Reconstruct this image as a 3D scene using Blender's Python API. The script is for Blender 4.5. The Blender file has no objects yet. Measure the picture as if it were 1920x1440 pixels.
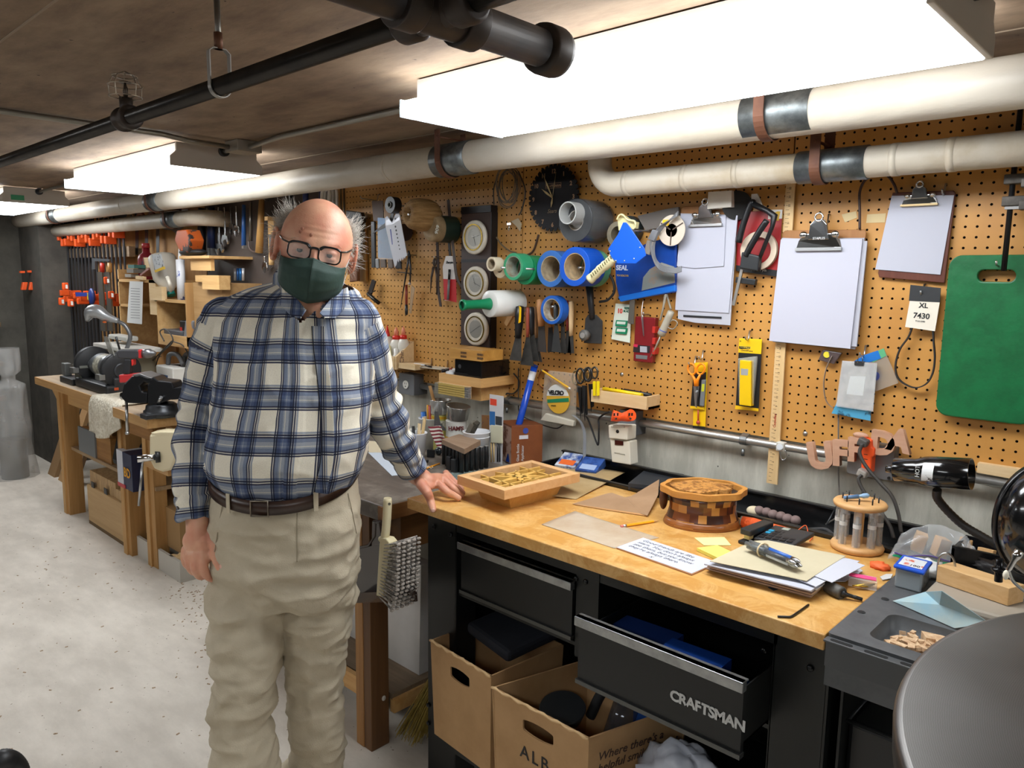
import bpy, bmesh, math, random
import numpy as np
from mathutils import Vector, Matrix, noise
random.seed(7)
PI=math.pi
scn=bpy.context.scene
col=scn.collection
# ---------- camera model of the photograph (recovered from the peg-board grid) ----------
F,YAW,PIT,ROL=1421.4,.7542,.1392,.0149
CAM=np.array([0,-2.121,1.55])
cy,sy=math.cos(YAW),math.sin(YAW); cp,sp=math.cos(PIT),math.sin(PIT); cr,sr=math.cos(ROL),math.sin(ROL)
fw=np.array([-sy*cp,cy*cp,-sp]); rt=np.array([cy,sy,0.]); up=np.cross(rt,fw)
RM=np.array([cr*rt+sr*up,-sr*rt+cr*up,fw])
HF=np.array([-sy,cy,0.]); HR=np.array([cy,sy,0.])
def ray(u,v): return RM.T@np.array([(u-960)/F,-(v-720)/F,1])
def W(u,v,y=0.):
    d=ray(u,v); return Vector(CAM+d*((y-CAM[1])/d[1]))
def H(u,v,z=.90):
    d=ray(u,v); return Vector(CAM+d*((z-CAM[2])/d[2]))
def XX(u,v,x):
    d=ray(u,v); return Vector(CAM+d*((x-CAM[0])/d[0]))
def D(u,v,dep):
    d=ray(u,v); return Vector(CAM+d*(dep/(d@HF)))
V=Vector
# ---------- materials ----------
MC={}
def nodes(name):
    m=bpy.data.materials.new(name); m.use_nodes=True; nt=m.node_tree
    return m,nt,nt.nodes['Principled BSDF']
def N(nt,t,**k):
    n=nt.nodes.new(t)
    for a,b in k.items():
        if a.startswith('i_'):
            key=a[2:]
            n.inputs[int(key) if key.isdigit() else key.replace('_',' ')].default_value=b
        else: setattr(n,a,b)
    return n
def c4(c): return (c[0],c[1],c[2],1) if len(c)==3 else c
def srgb(h):
    h=h.lstrip('#'); r=[int(h[i:i+2],16)/255 for i in (0,2,4)]
    return tuple((x/12.92 if x<=.04045 else ((x+.055)/1.055)**2.4) for x in r)
def mat(col_,rough=.5,metal=0.,n=None,b=None,key=None,coat=0,alpha=1,trans=0,emit=None,emis=0,spec=.5,stretch=(1,1,1),sss=0):
    """plain or softly mottled material; n=(scale, colour2, lo, hi), b=(scale,strength)"""
    if isinstance(col_,str): col_=srgb(col_)
    k=(tuple(col_),rough,metal,n,b,coat,alpha,trans,emit,emis,spec,stretch,sss)
    if k in MC: return MC[k]
    m,nt,p=nodes(key or 'mat')
    p.inputs['Base Color'].default_value=c4(col_); p.inputs['Roughness'].default_value=rough
    p.inputs['Metallic'].default_value=metal; p.inputs['Coat Weight'].default_value=coat
    p.inputs['Alpha'].default_value=alpha; p.inputs['Transmission Weight'].default_value=trans
    p.inputs['Specular IOR Level'].default_value=spec
    if sss:
        p.inputs['Subsurface Weight'].default_value=sss; p.inputs['Subsurface Radius'].default_value=(.01,.004,.002); p.inputs['Subsurface Scale'].default_value=1.
    if emit: p.inputs['Emission Color'].default_value=c4(emit); p.inputs['Emission Strength'].default_value=emis
    if n or b:
        tc=N(nt,'ShaderNodeTexCoord'); mp=N(nt,'ShaderNodeMapping'); mp.inputs['Scale'].default_value=stretch
        nt.links.new(tc.outputs['Object'],mp.inputs['Vector'])
    if n:
        c2=srgb(n[1]) if isinstance(n[1],str) else n[1]
        nz=N(nt,'ShaderNodeTexNoise',i_Scale=n[0],i_Detail=6.,i_Roughness=.62); nt.links.new(mp.outputs[0],nz.inputs['Vector'])
        lo,hi=(n[2],n[3]) if len(n)>3 else (.35,.65)
        mr=N(nt,'ShaderNodeMapRange'); mr.inputs[1].default_value=lo; mr.inputs[2].default_value=hi
        nt.links.new(nz.outputs[0],mr.inputs[0])
        mx=N(nt,'ShaderNodeMix',data_type='RGBA'); mx.inputs[6].default_value=c4(col_); mx.inputs[7].default_value=c4(c2)
        nt.links.new(mr.outputs[0],mx.inputs[0]); nt.links.new(mx.outputs[2],p.inputs['Base Color'])
    if b:
        nz=N(nt,'ShaderNodeTexNoise',i_Scale=b[0],i_Detail=5.); nt.links.new(mp.outputs[0],nz.inputs['Vector'])
        bp=N(nt,'ShaderNodeBump',i_Strength=b[1],i_Distance=.01); nt.links.new(nz.outputs[0],bp.inputs['Height']); nt.links.new(bp.outputs[0],p.inputs['Normal'])
    MC[k]=m; return m
def wood(c1,c2,axis='x',rough=.55,sc=1.,key='wood',stain=None):
    """long-grained wood; axis is the grain direction"""
    c1=srgb(c1) if isinstance(c1,str) else c1; c2=srgb(c2) if isinstance(c2,str) else c2
    k=('w',c1,c2,axis,rough,sc,stain)
    if k in MC: return MC[k]
    m,nt,p=nodes(key); p.inputs['Roughness'].default_value=rough
    tc=N(nt,'ShaderNodeTexCoord'); mp=N(nt,'ShaderNodeMapping')
    s={'x':(1.2,22,22),'y':(22,1.2,22),'z':(22,22,1.2)}[axis]
    mp.inputs['Scale'].default_value=tuple(q*sc for q in s); nt.links.new(tc.outputs['Object'],mp.inputs['Vector'])
    nz=N(nt,'ShaderNodeTexNoise',i_Scale=1.5,i_Detail=8.,i_Roughness=.65,i_Distortion=.6); nt.links.new(mp.outputs[0],nz.inputs['Vector'])
    mr=N(nt,'ShaderNodeMapRange'); mr.inputs[1].default_value=.3; mr.inputs[2].default_value=.7; nt.links.new(nz.outputs[0],mr.inputs[0])
    mx=N(nt,'ShaderNodeMix',data_type='RGBA'); mx.inputs[6].default_value=c4(c1); mx.inputs[7].default_value=c4(c2)
    nt.links.new(mr.outputs[0],mx.inputs[0]); out=mx.outputs[2]
    if stain:
        n2=N(nt,'ShaderNodeTexNoise',i_Scale=stain[1],i_Detail=6.,i_Roughness=.7); nt.links.new(tc.outputs['Object'],n2.inputs['Vector'])
        m2=N(nt,'ShaderNodeMapRange'); m2.inputs[1].default_value=stain[2]; m2.inputs[2].default_value=stain[3]; nt.links.new(n2.outputs[0],m2.inputs[0])
        x2=N(nt,'ShaderNodeMix',data_type='RGBA'); x2.inputs[7].default_value=c4(srgb(stain[0])); nt.links.new(out,x2.inputs[6]); nt.links.new(m2.outputs[0],x2.inputs[0]); out=x2.outputs[2]
    nt.links.new(out,p.inputs['Base Color'])
    bp=N(nt,'ShaderNodeBump',i_Strength=.12,i_Distance=.004); nt.links.new(nz.outputs[0],bp.inputs['Height']); nt.links.new(bp.outputs[0],p.inputs['Normal'])
    MC[k]=m; return m
# ---------- mesh builder ----------
def basis(d):
    d=V(d).normalized(); a=V((0,0,1)) if abs(d.z)<.9 else V((1,0,0))
    x=a.cross(d).normalized(); return x,d.cross(x).normalized(),d
class B:
    def __init__(s): s.v=[]; s.f=[]; s.sm=[]
    def add(s,vs,fs,smooth=False):
        o=len(s.v); s.v+=[V(q) for q in vs]; s.f+=[tuple(i+o for i in f) for f in fs]; s.sm+=[smooth]*len(fs); return s
    def box(s,c,d,M=None):
        c=V(c); h=[q/2 for q in d]; vs=[]
        for x in(-1,1):
            for y in(-1,1):
                for z in(-1,1):
                    p=V((x*h[0],y*h[1],z*h[2])); p=M@p if M else p; vs.append(c+p)
        return s.add(vs,[(0,1,3,2),(4,6,7,5),(0,4,5,1),(2,3,7,6),(0,2,6,4),(1,5,7,3)])
    def bb(s,a,b):  # box between two corners
        return s.box([(a[i]+b[i])/2 for i in range(3)],[max(abs(a[i]-b[i]),1e-4) for i in range(3)])
    def par(s,p0,a,b,c): # parallelepiped
        p0,a,b,c=V(p0),V(a),V(b),V(c)
        vs=[p0,p0+c,p0+b,p0+b+c,p0+a,p0+a+c,p0+a+b,p0+a+b+c]
        return s.add(vs,[(0,1,3,2),(4,6,7,5),(0,4,5,1),(2,3,7,6),(0,2,6,4),(1,5,7,3)])
    def prism(s,pts,vec,smooth=False):
        pts=[V(p) for p in pts]; n=len(pts); vec=V(vec)
        s.add(pts+[p+vec for p in pts],[tuple(range(n)),tuple(range(2*n-1,n-1,-1))],False)
        o=len(s.v)-2*n
        for i in range(n):
            j=(i+1)%n; s.f.append((o+i,o+n+i,o+n+j,o+j)); s.sm.append(smooth)
        return s
    def ringprism(s,outer,inner,vec): # frame with a hole (same point count)
        n=len(outer); vec=V(vec); o=len(s.v)
        s.v+=[V(p) for p in outer]+[V(p) for p in inner]+[V(p)+vec for p in outer]+[V(p)+vec for p in inner]
        for i in range(n):
            j=(i+1)%n
            for f in ((o+i,o+j,o+n+j,o+n+i),(o+2*n+i,o+3*n+i,o+3*n+j,o+2*n+j),(o+i,o+2*n+i,o+2*n+j,o+j),(o+n+i,o+n+j,o+3*n+j,o+3*n+i)):
                s.f.append(f); s.sm.append(False)
        return s
    def cyl(s,p0,p1,r,r1=None,n=24,cap=True,smooth=True):
        return s.lathe(p0,V(p1)-V(p0),[(0,r),((V(p1)-V(p0)).length,r if r1 is None else r1)],n,cap,smooth)
    def lathe(s,p0,ax,prof,n=28,cap=True,smooth=True,sx=1.,sy=1.,xdir=None):
        x,y,d=basis(ax); p0=V(p0)
        if xdir is not None:
            x=V(xdir).normalized(); y=d.cross(x).normalized()
        o=len(s.v)
        for (h,r) in prof:
            for i in range(n):
                a=2*PI*i/n; s.v.append(p0+d*h+x*(math.cos(a)*r*sx)+y*(math.sin(a)*r*sy))
        for k in range(len(prof)-1):
            for i in range(n):
                j=(i+1)%n; s.f.append((o+k*n+i,o+k*n+j,o+(k+1)*n+j,o+(k+1)*n+i)); s.sm.append(smooth)
        if cap:
            if prof[0][1]>1e-6: s.f.append(tuple(o+i for i in range(n-1,-1,-1))); s.sm.append(False)
            if prof[-1][1]>1e-6: s.f.append(tuple(o+(len(prof)-1)*n+i for i in range(n))); s.sm.append(False)
        return s
    def ring(s,p0,ax,ro,ri,t,n=36): # tube with wall (tape roll)
        return s.lathe(p0,ax,[(0,ri),(0,ro),(t,ro),(t,ri),(0,ri)],n,False,False)
    def tube(s,pts,r,n=10,cap=True):
        pts=[V(p) for p in pts]; o=len(s.v); m=len(pts); rr=r if hasattr(r,'__len__') else [r]*m
        px=None
        for k,p in enumerate(pts):
            t=(pts[min(k+1,m-1)]-pts[max(k-1,0)]).normalized()
            if px is None: px,py,_=basis(t)
            px=(px-t*px.dot(t)); px=px.normalized() if px.length>1e-6 else basis(t)[0]
            py=t.cross(px)
            for i in range(n):
                a=2*PI*i/n; s.v.append(p+px*(math.cos(a)*rr[k])+py*(math.sin(a)*rr[k]))
        for k in range(m-1):
            for i in range(n):
                j=(i+1)%n; s.f.append((o+k*n+i,o+k*n+j,o+(k+1)*n+j,o+(k+1)*n+i)); s.sm.append(True)
        if cap:
            s.f.append(tuple(o+i for i in range(n-1,-1,-1))); s.sm.append(False)
            s.f.append(tuple(o+(m-1)*n+i for i in range(n))); s.sm.append(False)
        return s
    def strap(s,pts,w,t): # flat band along pts; w = width vector
        pts=[V(p) for p in pts]; w=V(w); m=len(pts); o=len(s.v)
        for k,p in enumerate(pts):
            tg=(pts[min(k+1,m-1)]-pts[max(k-1,0)]).normalized(); nn=tg.cross(w.normalized())*t
            s.v+=[p-w/2,p+w/2,p+w/2+nn,p-w/2+nn]
        for k in range(m-1):
            for i in range(4):
                j=(i+1)%4; s.f.append((o+k*4+i,o+k*4+j,o+(k+1)*4+j,o+(k+1)*4+i)); s.sm.append(False)
        s.f+=[(o+3,o+2,o+1,o),tuple(o+(m-1)*4+i for i in range(4))]; s.sm+=[False]*2
        return s
    def ell(s,c,r,M=None,n=24,m=14,fn=None):
        c=V(c); o=len(s.v)
        for k in range(m+1):
            th=PI*k/m
            for i in range(n):
                ph=2*PI*i/n; q=V((math.sin(th)*math.cos(ph),math.sin(th)*math.sin(ph),math.cos(th)))
                f=fn(q) if fn else 1.
                q=V((q.x*r[0]*f,q.y*r[1]*f,q.z*r[2]*f)); s.v.append(c+(M@q if M else q))
        for k in range(m):
            for i in range(n):
                j=(i+1)%n; s.f.append((o+k*n+i,o+(k+1)*n+i,o+(k+1)*n+j,o+k*n+j)); s.sm.append(True)
        return s
    def sheet(s,fn,nu,nv,t=0.): # surface fn(a,b) -> point
        o=len(s.v); g=[[V(fn(i/nu,j/nv)) for i in range(nu+1)] for j in range(nv+1)]
        for r_ in g: s.v+=r_
        for j in range(nv):
            for i in range(nu):
                a=o+j*(nu+1)+i; s.f.append((a,a+1,a+nu+2,a+nu+1)); s.sm.append(True)
        return s
ORG={}
KIND=None
def fin(o,label,cat,group,kind):
    if label: o['label']=label
    if cat: o['category']=cat
    if group: o['group']=group
    if kind: o['kind']=kind
def obj(name,b,m,parent=None,label=None,cat=None,group=None,kind=None,bev=0,loc=None,solid=0,sub=0,uv=None,weld=False):
    """link a builder as ONE mesh object (a part when it has a parent)"""
    if parent is None:
        if loc is None:
            n=len(b.v); c=V((sum(q.x for q in b.v)/n,sum(q.y for q in b.v)/n,min(q.z for q in b.v)))
        else: c=V(loc)
    else: c=ORG[parent.name]
    me=bpy.data.meshes.new(name); me.from_pydata([q-c for q in b.v],[],b.f)
    me.polygons.foreach_set('use_smooth',b.sm)
    bm=bmesh.new(); bm.from_mesh(me)
    if weld: bmesh.ops.remove_doubles(bm,verts=bm.verts,dist=1e-5)
    bmesh.ops.recalc_face_normals(bm,faces=bm.faces); bm.to_mesh(me); bm.free()
    if m: me.materials.append(m)
    o=bpy.data.objects.new(name,me); col.objects.link(o)
    if parent is None: o.location=c
    else: o.parent=parent
    ORG[o.name]=c
    if bev:
        md=o.modifiers.new('bevel','BEVEL'); md.width=bev; md.segments=2; md.limit_method='ANGLE'; md.angle_limit=.7
    if solid:
        md=o.modifiers.new('solid','SOLIDIFY'); md.thickness=solid; md.offset=0
    if sub:
        md=o.modifiers.new('sub','SUBSURF'); md.levels=sub; md.render_levels=sub
    fin(o,label,cat,group,kind); return o
def thing(name,label,cat,loc,group=None,kind=None):
    o=bpy.data.objects.new(name,None); col.objects.link(o); o.location=V(loc); o.empty_display_size=.05
    ORG[o.name]=V(loc); fin(o,label,cat,group,kind); return o
def part(name,b,m,p,**k): return obj(name,b,m,p,**k)
def struct(name,b,m,**k): return obj(name,b,m,kind='structure',**k)
def dup(root,loc,label=None,rotz=0,keep=()):
    r=root.copy(); col.objects.link(r); r.location=V(loc); r.rotation_euler=(0,0,rotz)
    if label: r['label']=label
    for ch in list(root.children):
        c=ch.copy(); col.objects.link(c); c.parent=r
        for g in ch.children:
            d=g.copy(); col.objects.link(d); d.parent=c
    return r
def text(name,s,org,xd,yd,size,m,parent=None,depth=.0004,align='LEFT',shear=0,bold=0,space=1.,**k):
    """lettering as thin mesh; xd = reading direction, yd = up direction"""
    cu=bpy.data.curves.new(name,'FONT'); cu.body=s; cu.size=size; cu.extrude=depth; cu.align_x=align; cu.shear=shear; cu.offset=bold; cu.space_character=space
    cu.resolution_u=3
    t=bpy.data.objects.new(name,cu); col.objects.link(t)
    dg=bpy.context.evaluated_depsgraph_get(); me=bpy.data.meshes.new_from_object(t.evaluated_get(dg)); bpy.data.objects.remove(t)
    x=V(xd).normalized(); y=V(yd).normalized(); z=x.cross(y).normalized(); y=z.cross(x)
    Mx=Matrix((x,y,z)).transposed().to_4x4(); Mx.translation=V(org)-(ORG[parent.name] if parent else V((0,0,0)))
    me.transform(Mx); me.materials.clear(); me.materials.append(m)
    o=bpy.data.objects.new(name,me); col.objects.link(o)
    if parent: o.parent=parent
    fin(o,k.get('label'),k.get('cat'),k.get('group'),k.get('kind')); ORG[o.name]=ORG[parent.name] if parent else V((0,0,0))
    return o
def wpts(px,y): return [W(u,v,y) for u,v in px]
def wslab(name,px,y,t,m,parent=None,**k): # flat piece parallel to the wall, front face at depth y, thickness t
    return obj(name,B().prism(wpts(px,y),(0,t,0)),m,parent,**k)
def hslab(name,px,z,t,m,parent=None,**k): # flat piece lying level, top face at height z
    return obj(name,B().prism([H(u,v,z) for u,v in px],(0,0,-t)),m,parent,**k)
def arc(c,a,b,r,t0,t1,n=16):
    c,a,b=V(c),V(a),V(b); return [c+a*(r*math.cos(t0+(t1-t0)*i/n))+b*(r*math.sin(t0+(t1-t0)*i/n)) for i in range(n+1)]
def spl(pts,n=8): # Catmull-Rom through points
    P=[V(p) for p in pts]; P=[P[0]*2-P[1]]+P+[P[-1]*2-P[-2]]; out=[]
    for i in range(1,len(P)-2):
        for k in range(n):
            t=k/n; a,b,c,d=P[i-1:i+3]
            out.append(.5*((2*b)+(c-a)*t+(2*a-5*b+4*c-d)*t*t+(3*b-a-3*c+d)*t**3))
    out.append(P[-2]); return out
def rrect(cx,cy,w,h,r,n=5):
    o=[]
    for (sx,sy_,a0) in((1,1,0),(-1,1,PI/2),(-1,-1,PI),(1,-1,1.5*PI)):
        for i in range(n+1):
            a=a0+PI/2*i/n; o.append((cx+sx*(w/2-r)+r*math.cos(a),cy+sy_*(h/2-r)+r*math.sin(a)))
    return o
Xv,Yv,Zv=V((1,0,0)),V((0,1,0)),V((0,0,1))
# common materials
BLK=mat('#17181a',.45); BLKM=mat('#1b1c1e',.35,.3); STEEL=mat('#b8b9ba',.28,1.); GALV=mat('#9a9c9c',.42,.9,n=(14,'#6d7071')); CHR=mat('#d9dadb',.12,1.)
DKST=mat('#3c3d3f',.4,.8); WHT=mat('#cfcfcd',.5); CREAM=mat('#e9e3cf',.5); PAPER=mat('#c4c7d3',.7); KRAFT=mat('#a98d68',.75,n=(9,'#97794f'))
ORNG=mat('#ee5a1c',.45); REDP=mat('#b51d1d',.4); YEL=mat('#f2c400',.45); BLUE=mat('#1450b4',.45); GREEN=mat('#0f7a4c',.45); RUB=mat('#202022',.7)
PINEX=wood('#d8ad72','#c08f52','x'); PINEY=wood('#d8ad72','#c08f52','y'); PINEZ=wood('#d8ad72','#c08f52','z')
PALE=wood('#e0c59b','#cfae7d','x'); PALEZ=wood('#e0c59b','#cfae7d','z')
CLEAR=mat('#e6ebee',.15,0,alpha=.28,spec=.8); INK=mat('#16161a',.6)
CRAFTG=mat('#b6b8b9',.35,.7)
# ================= ROOM =================
def concrete(name,a,b_,sc,pits,rough=.85,stretch=(1,1,1),form=None):
    m,nt,p=nodes(name); p.inputs['Roughness'].default_value=rough
    tc=N(nt,'ShaderNodeTexCoord'); mp=N(nt,'ShaderNodeMapping'); mp.inputs['Scale'].default_value=stretch; nt.links.new(tc.outputs['Object'],mp.inputs['Vector'])
    nz=N(nt,'ShaderNodeTexNoise',i_Scale=sc,i_Detail=9.,i_Roughness=.66); nt.links.new(mp.outputs[0],nz.inputs['Vector'])
    mr=N(nt,'ShaderNodeMapRange'); mr.inputs[1].default_value=.36; mr.inputs[2].default_value=.64; nt.links.new(nz.outputs[0],mr.inputs[0])
    mx=N(nt,'ShaderNodeMix',data_type='RGBA'); mx.inputs[6].default_value=c4(srgb(a)); mx.inputs[7].default_value=c4(srgb(b_)); nt.links.new(mr.outputs[0],mx.inputs[0])
    n2=N(nt,'ShaderNodeTexNoise',i_Scale=pits[0],i_Detail=2.); nt.links.new(tc.outputs['Object'],n2.inputs['Vector'])
    m2=N(nt,'ShaderNodeMapRange'); m2.inputs[1].default_value=pits[1]; m2.inputs[2].default_value=pits[1]+.03; nt.links.new(n2.outputs[0],m2.inputs[0])
    x2=N(nt,'ShaderNodeMix',data_type='RGBA'); x2.inputs[7].default_value=c4(srgb(pits[2])); nt.links.new(mx.outputs[2],x2.inputs[6]); nt.links.new(m2.outputs[0],x2.inputs[0])
    nt.links.new(x2.outputs[2],p.inputs['Base Color'])
    bp=N(nt,'ShaderNodeBump',i_Strength=.25,i_Distance=.01); nt.links.new(nz.outputs[0],bp.inputs['Height']); nt.links.new(bp.outputs[0],p.inputs['Normal'])
    return m
mfloor=concrete('floor_concrete','#d6cec2','#bfb7ab',3.2,(70,.72,'#6e5a48'),.6,(1,2.2,1))
mceil=concrete('ceiling_concrete','#8f7a63','#6b5746',3.0,(45,.73,'#3f332a'),.9,(1,2.5,1))
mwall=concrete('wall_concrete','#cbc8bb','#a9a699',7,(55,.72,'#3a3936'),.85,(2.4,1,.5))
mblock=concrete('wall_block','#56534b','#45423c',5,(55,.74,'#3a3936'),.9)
CZ=2.05
struct('floor',B().bb((-7.6,-6,-.1),(3.5,.06,0)),mfloor)
struct('ceiling',B().bb((-7.6,-6,CZ),(3.5,.06,CZ+.12)),mceil)
struct('wall_back',B().bb((-7.6,.022,0),(3.5,.2,CZ)),mwall)
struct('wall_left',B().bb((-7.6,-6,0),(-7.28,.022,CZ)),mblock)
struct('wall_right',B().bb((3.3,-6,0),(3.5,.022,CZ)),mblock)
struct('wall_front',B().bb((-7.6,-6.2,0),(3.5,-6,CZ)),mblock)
# block pilaster in the far corner
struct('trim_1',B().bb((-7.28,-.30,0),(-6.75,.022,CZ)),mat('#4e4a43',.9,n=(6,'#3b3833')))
# board-form ridges printed in the ceiling
b=B()
for y in (-1.62,-1.1,-.30): b.bb((-7.2,y-.002,CZ-.0025),(3.2,y+.002,CZ+.01))
struct('trim_2',b,mat('#8c7a66',.9))
# peg-board sheets: hardboard with a one inch grid of holes
def pegmat(ox,oz,tone=('#c8924a','#b98340')):
    m,nt,p=nodes('pegboard'); p.inputs['Roughness'].default_value=.42
    g=N(nt,'ShaderNodeNewGeometry'); sx=N(nt,'ShaderNodeSeparateXYZ'); nt.links.new(g.outputs['Position'],sx.inputs[0])
    L=nt.links
    def ma(op,a,b_=None):
        n=N(nt,'ShaderNodeMath',operation=op)
        for i,q in enumerate((a,b_)):
            if q is None: continue
            if isinstance(q,(int,float)): n.inputs[i].default_value=q
            else: L.new(q,n.inputs[i])
        return n.outputs[0]
    def cell(o,off):
        t=ma('DIVIDE',ma('SUBTRACT',o,off),.0254); return ma('MULTIPLY',ma('SUBTRACT',t,ma('ROUND',t)),.0254)
    dx,dz=cell(sx.outputs[0],ox),cell(sx.outputs[2],oz)
    r=ma('SQRT',ma('ADD',ma('MULTIPLY',dx,dx),ma('MULTIPLY',dz,dz)))
    hole=ma('LESS_THAN',r,.0032)
    nz=N(nt,'ShaderNodeTexNoise',i_Scale=6.,i_Detail=6.); L.new(g.outputs['Position'],nz.inputs['Vector'])
    mr=N(nt,'ShaderNodeMapRange'); mr.inputs[1].default_value=.35; mr.inputs[2].default_value=.65; L.new(nz.outputs[0],mr.inputs[0])
    mx=N(nt,'ShaderNodeMix',data_type='RGBA'); mx.inputs[6].default_value=c4(srgb(tone[0])); mx.inputs[7].default_value=c4(srgb(tone[1])); L.new(mr.outputs[0],mx.inputs[0])
    x2=N(nt,'ShaderNodeMix',data_type='RGBA'); x2.inputs[7].default_value=(.006,.004,.003,1); L.new(mx.outputs[2],x2.inputs[6]); L.new(hole,x2.inputs[0]); L.new(x2.outputs[2],p.inputs['Base Color'])
    sp_=ma('SUBTRACT',.5,ma('MULTIPLY',hole,.5)); L.new(sp_,p.inputs['Specular IOR Level'])
    return m
PB=1.094
obj('pegboard',B().bb((-.926,0,PB),(.30,.006,CZ-.01)),pegmat(-.8950,1.3586),label='tan pegboard sheet at the right, holding the green board and two clipboards',cat='pegboard')
obj('pegboard',B().bb((-1.948,0,PB),(-.930,.006,CZ-.01)),pegmat(-1.3511,1.3069),label='tan pegboard sheet in the middle, behind the saw blade clock and tape rolls',cat='pegboard')
obj('pegboard',B().bb((-3.150,0,PB),(-1.952,.006,CZ-.01)),pegmat(-2.2873,1.4039,('#c39250','#b3803f')),label='tan pegboard sheet at the left, behind the glue shelf and twine',cat='pegboard')
obj('hardboard_sheet',B().bb((-4.55,0,1.05),(-3.155,.006,CZ-.01)),mat('#463c36',.6,n=(4,'#3a312c')),label='dark brown hardboard panel behind the wrenches and hammer',cat='panel')
obj('plywood_sheet',B().bb((-6.45,0,.86),(-4.56,.012,CZ-.01)),wood('#b98c55','#a17440','z',.7),label='plywood panel behind the shelves and saws',cat='panel')
obj('dark_board',B().bb((-6.75,-.01,.5),(-6.46,.012,CZ-.01)),mat('#2c2a29',.8),label='dark narrow board beside the plywood, behind the bar clamps',cat='panel')
# ---- fluorescent lights ----
mdiff,nt,p=nodes('diffuser')
p.inputs['Base Color'].default_value=(.9,.93,.97,1); p.inputs['Roughness'].default_value=.3
p.inputs['Emission Color'].default_value=(.93,.97,1,1); p.inputs['Emission Strength'].default_value=9.
mhouse=mat('#d3cfc8',.45)
def light(x0,lab):
    x1=x0+1.22; yc=-.67; t=thing('ceiling_light',lab,'light fixture',((x0+x1)/2,yc,1.95),'wraparound fluorescent fixtures in a row')
    b=B()
    pr=[(-.185,1.954),(-.172,1.953),(.172,1.953),(.185,1.954),(.183,1.992),(.15,2.0),(-.15,2.0),(-.183,1.992)]
    b.prism([(x0,yc+a,z) for a,z in pr],(1.22,0,0)); part('diffuser',b,mdiff,t,bev=.004)
    b=B().bb((x0+.02,yc-.15,1.998),(x1-.02,yc+.15,2.046)); part('housing',b,mhouse,t)
    b=B(); pr=[(-.188,1.955),(.188,1.955),(.188,1.99),(.165,2.012),(.165,2.045),(-.165,2.045),(-.165,2.012),(-.188,1.99)]
    b.prism([(x1,yc+a,z) for a,z in pr],(.012,0,0)); part('end_plate',b,mat('#b5aca0',.5),t,bev=.002)
    b=B().bb((x0-.004,yc-.188,1.952),(x0+.0,yc+.188,1.995)); part('end_rim',b,mat('#dfe9ef',.2,alpha=.6),t)
    b=B().cyl((x1+.01,yc+.02,2.03),(x1+.03,yc+.02,2.03),.02); part('conduit_collar',b,DKST,t)
    return t
t=light(-1.590,'wide fluorescent ceiling light nearest the camera, over the workbench')
light(-4.21,'fluorescent ceiling light behind the black pipe, second along the row')
t3=light(-6.62,'farthest fluorescent ceiling light, green sticker on its end')
part('sticker',B().bb((-5.388,-.80,1.97),(-5.386,-.73,2.0)),mat('#2f8a5c',.5),t3)
light(1.0,'fluorescent ceiling light next in the row, beyond the right side')
for x_,l_ in ((-5.4,'added fluorescent fill light, unseen behind the camera, far left'),(-2.8,'added fluorescent fill light, unseen behind the camera, in the middle'),(-.2,'added fluorescent fill light, unseen behind the camera, nearest')):
    o_=light(x_,l_); o_.location.y-=2.35  # unseen second row of fixtures, added behind the camera as fill light
# ---- pipes ----
WP=mat('#c2bbae',.45,n=(3,'#aca18e',.45,.7),b=(16,.35),stretch=(.6,1,1)); WP2=mat('#bdb4a4',.5,n=(4,'#a18d6d',.5,.75),b=(22,.3))
p0,p1=V((-7.25,-.30,1.953)),V((1.2,-.30,1.948))
b=B().tube([V((x,-.30,1.95+.003*math.sin(x*2.1))) for x in np.linspace(-7.25,1.2,60)],.0525,28)
hp=obj('insulated_pipe',b,WP,label='long white insulated pipe running under the ceiling beside the lights',cat='pipe')
def jacket_ring(x,yc,zc,r,par):
    part('seam_band',B().lathe((x,yc,zc),Xv,[(0,r),(0,r+.0012),(.016,r+.0012),(.016,r)],28),WP2,par)
for x in (-4.95,-2.35,.1): jacket_ring(x,-.30,1.951,.0525,hp)
zl=1.841; yl=-.15
pth=[V((-1.488,yl,CZ-.01))]+[V((-1.488,yl,zl+.07))]+arc((-1.488+.07,yl,zl+.07),-Xv,-Zv,.07,0,PI/2,8)[1:]+[V((1.2,yl,zl+.0))]
lw=obj('insulated_pipe',B().tube(pth,.0375,28),WP2,label='lower white insulated pipe, elbow above the duct tape spool',cat='pipe')
for x in (-1.38,-1.18,-1.02,-.62,-.50): jacket_ring(x,yl,zl,.0375,lw)
pth=[V((-7.25,-.17,1.86)),V((-4.35,-.17,1.86))]+arc((-4.35,-.17+.09,1.86),-Yv,Xv,.09,0,PI/2,8)+[V((-4.26,.0,1.86))]
lw2=obj('insulated_pipe',B().tube(pth,.045,24),WP2,label='lower white insulated pipe turning into the wall above the wrenches',cat='pipe')
RUST=mat('#6d4632',.6,.3,n=(20,'#553426')); SAD=mat('#868c8d',.4,.85,n=(25,'#5d6264'))
def hanger(x,y,z,r,lab):
    t=thing('pipe_hanger',lab,'pipe hanger',(x,y,z))
    part('saddle',B().lathe((x-.055,y,z),Xv,[(0,r+.001),(0,r+.0035),(.17,r+.0035),(.17,r+.001)],28),SAD,t)
    rr=r+.006; pts=[V((x,y-rr,CZ-.005))]+arc((x,y,z),-Yv,-Zv,rr,0,PI,16)+[V((x,y+rr,CZ-.005))]
    part('strap',B().strap(pts,(.026,0,0),.003),RUST,t)
    part('bolt',B().cyl((x,y-rr-.008,z+r+.018),(x,y+rr+.008,z+r+.018),.0035,n=10),RUST,t)
    return t
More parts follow.
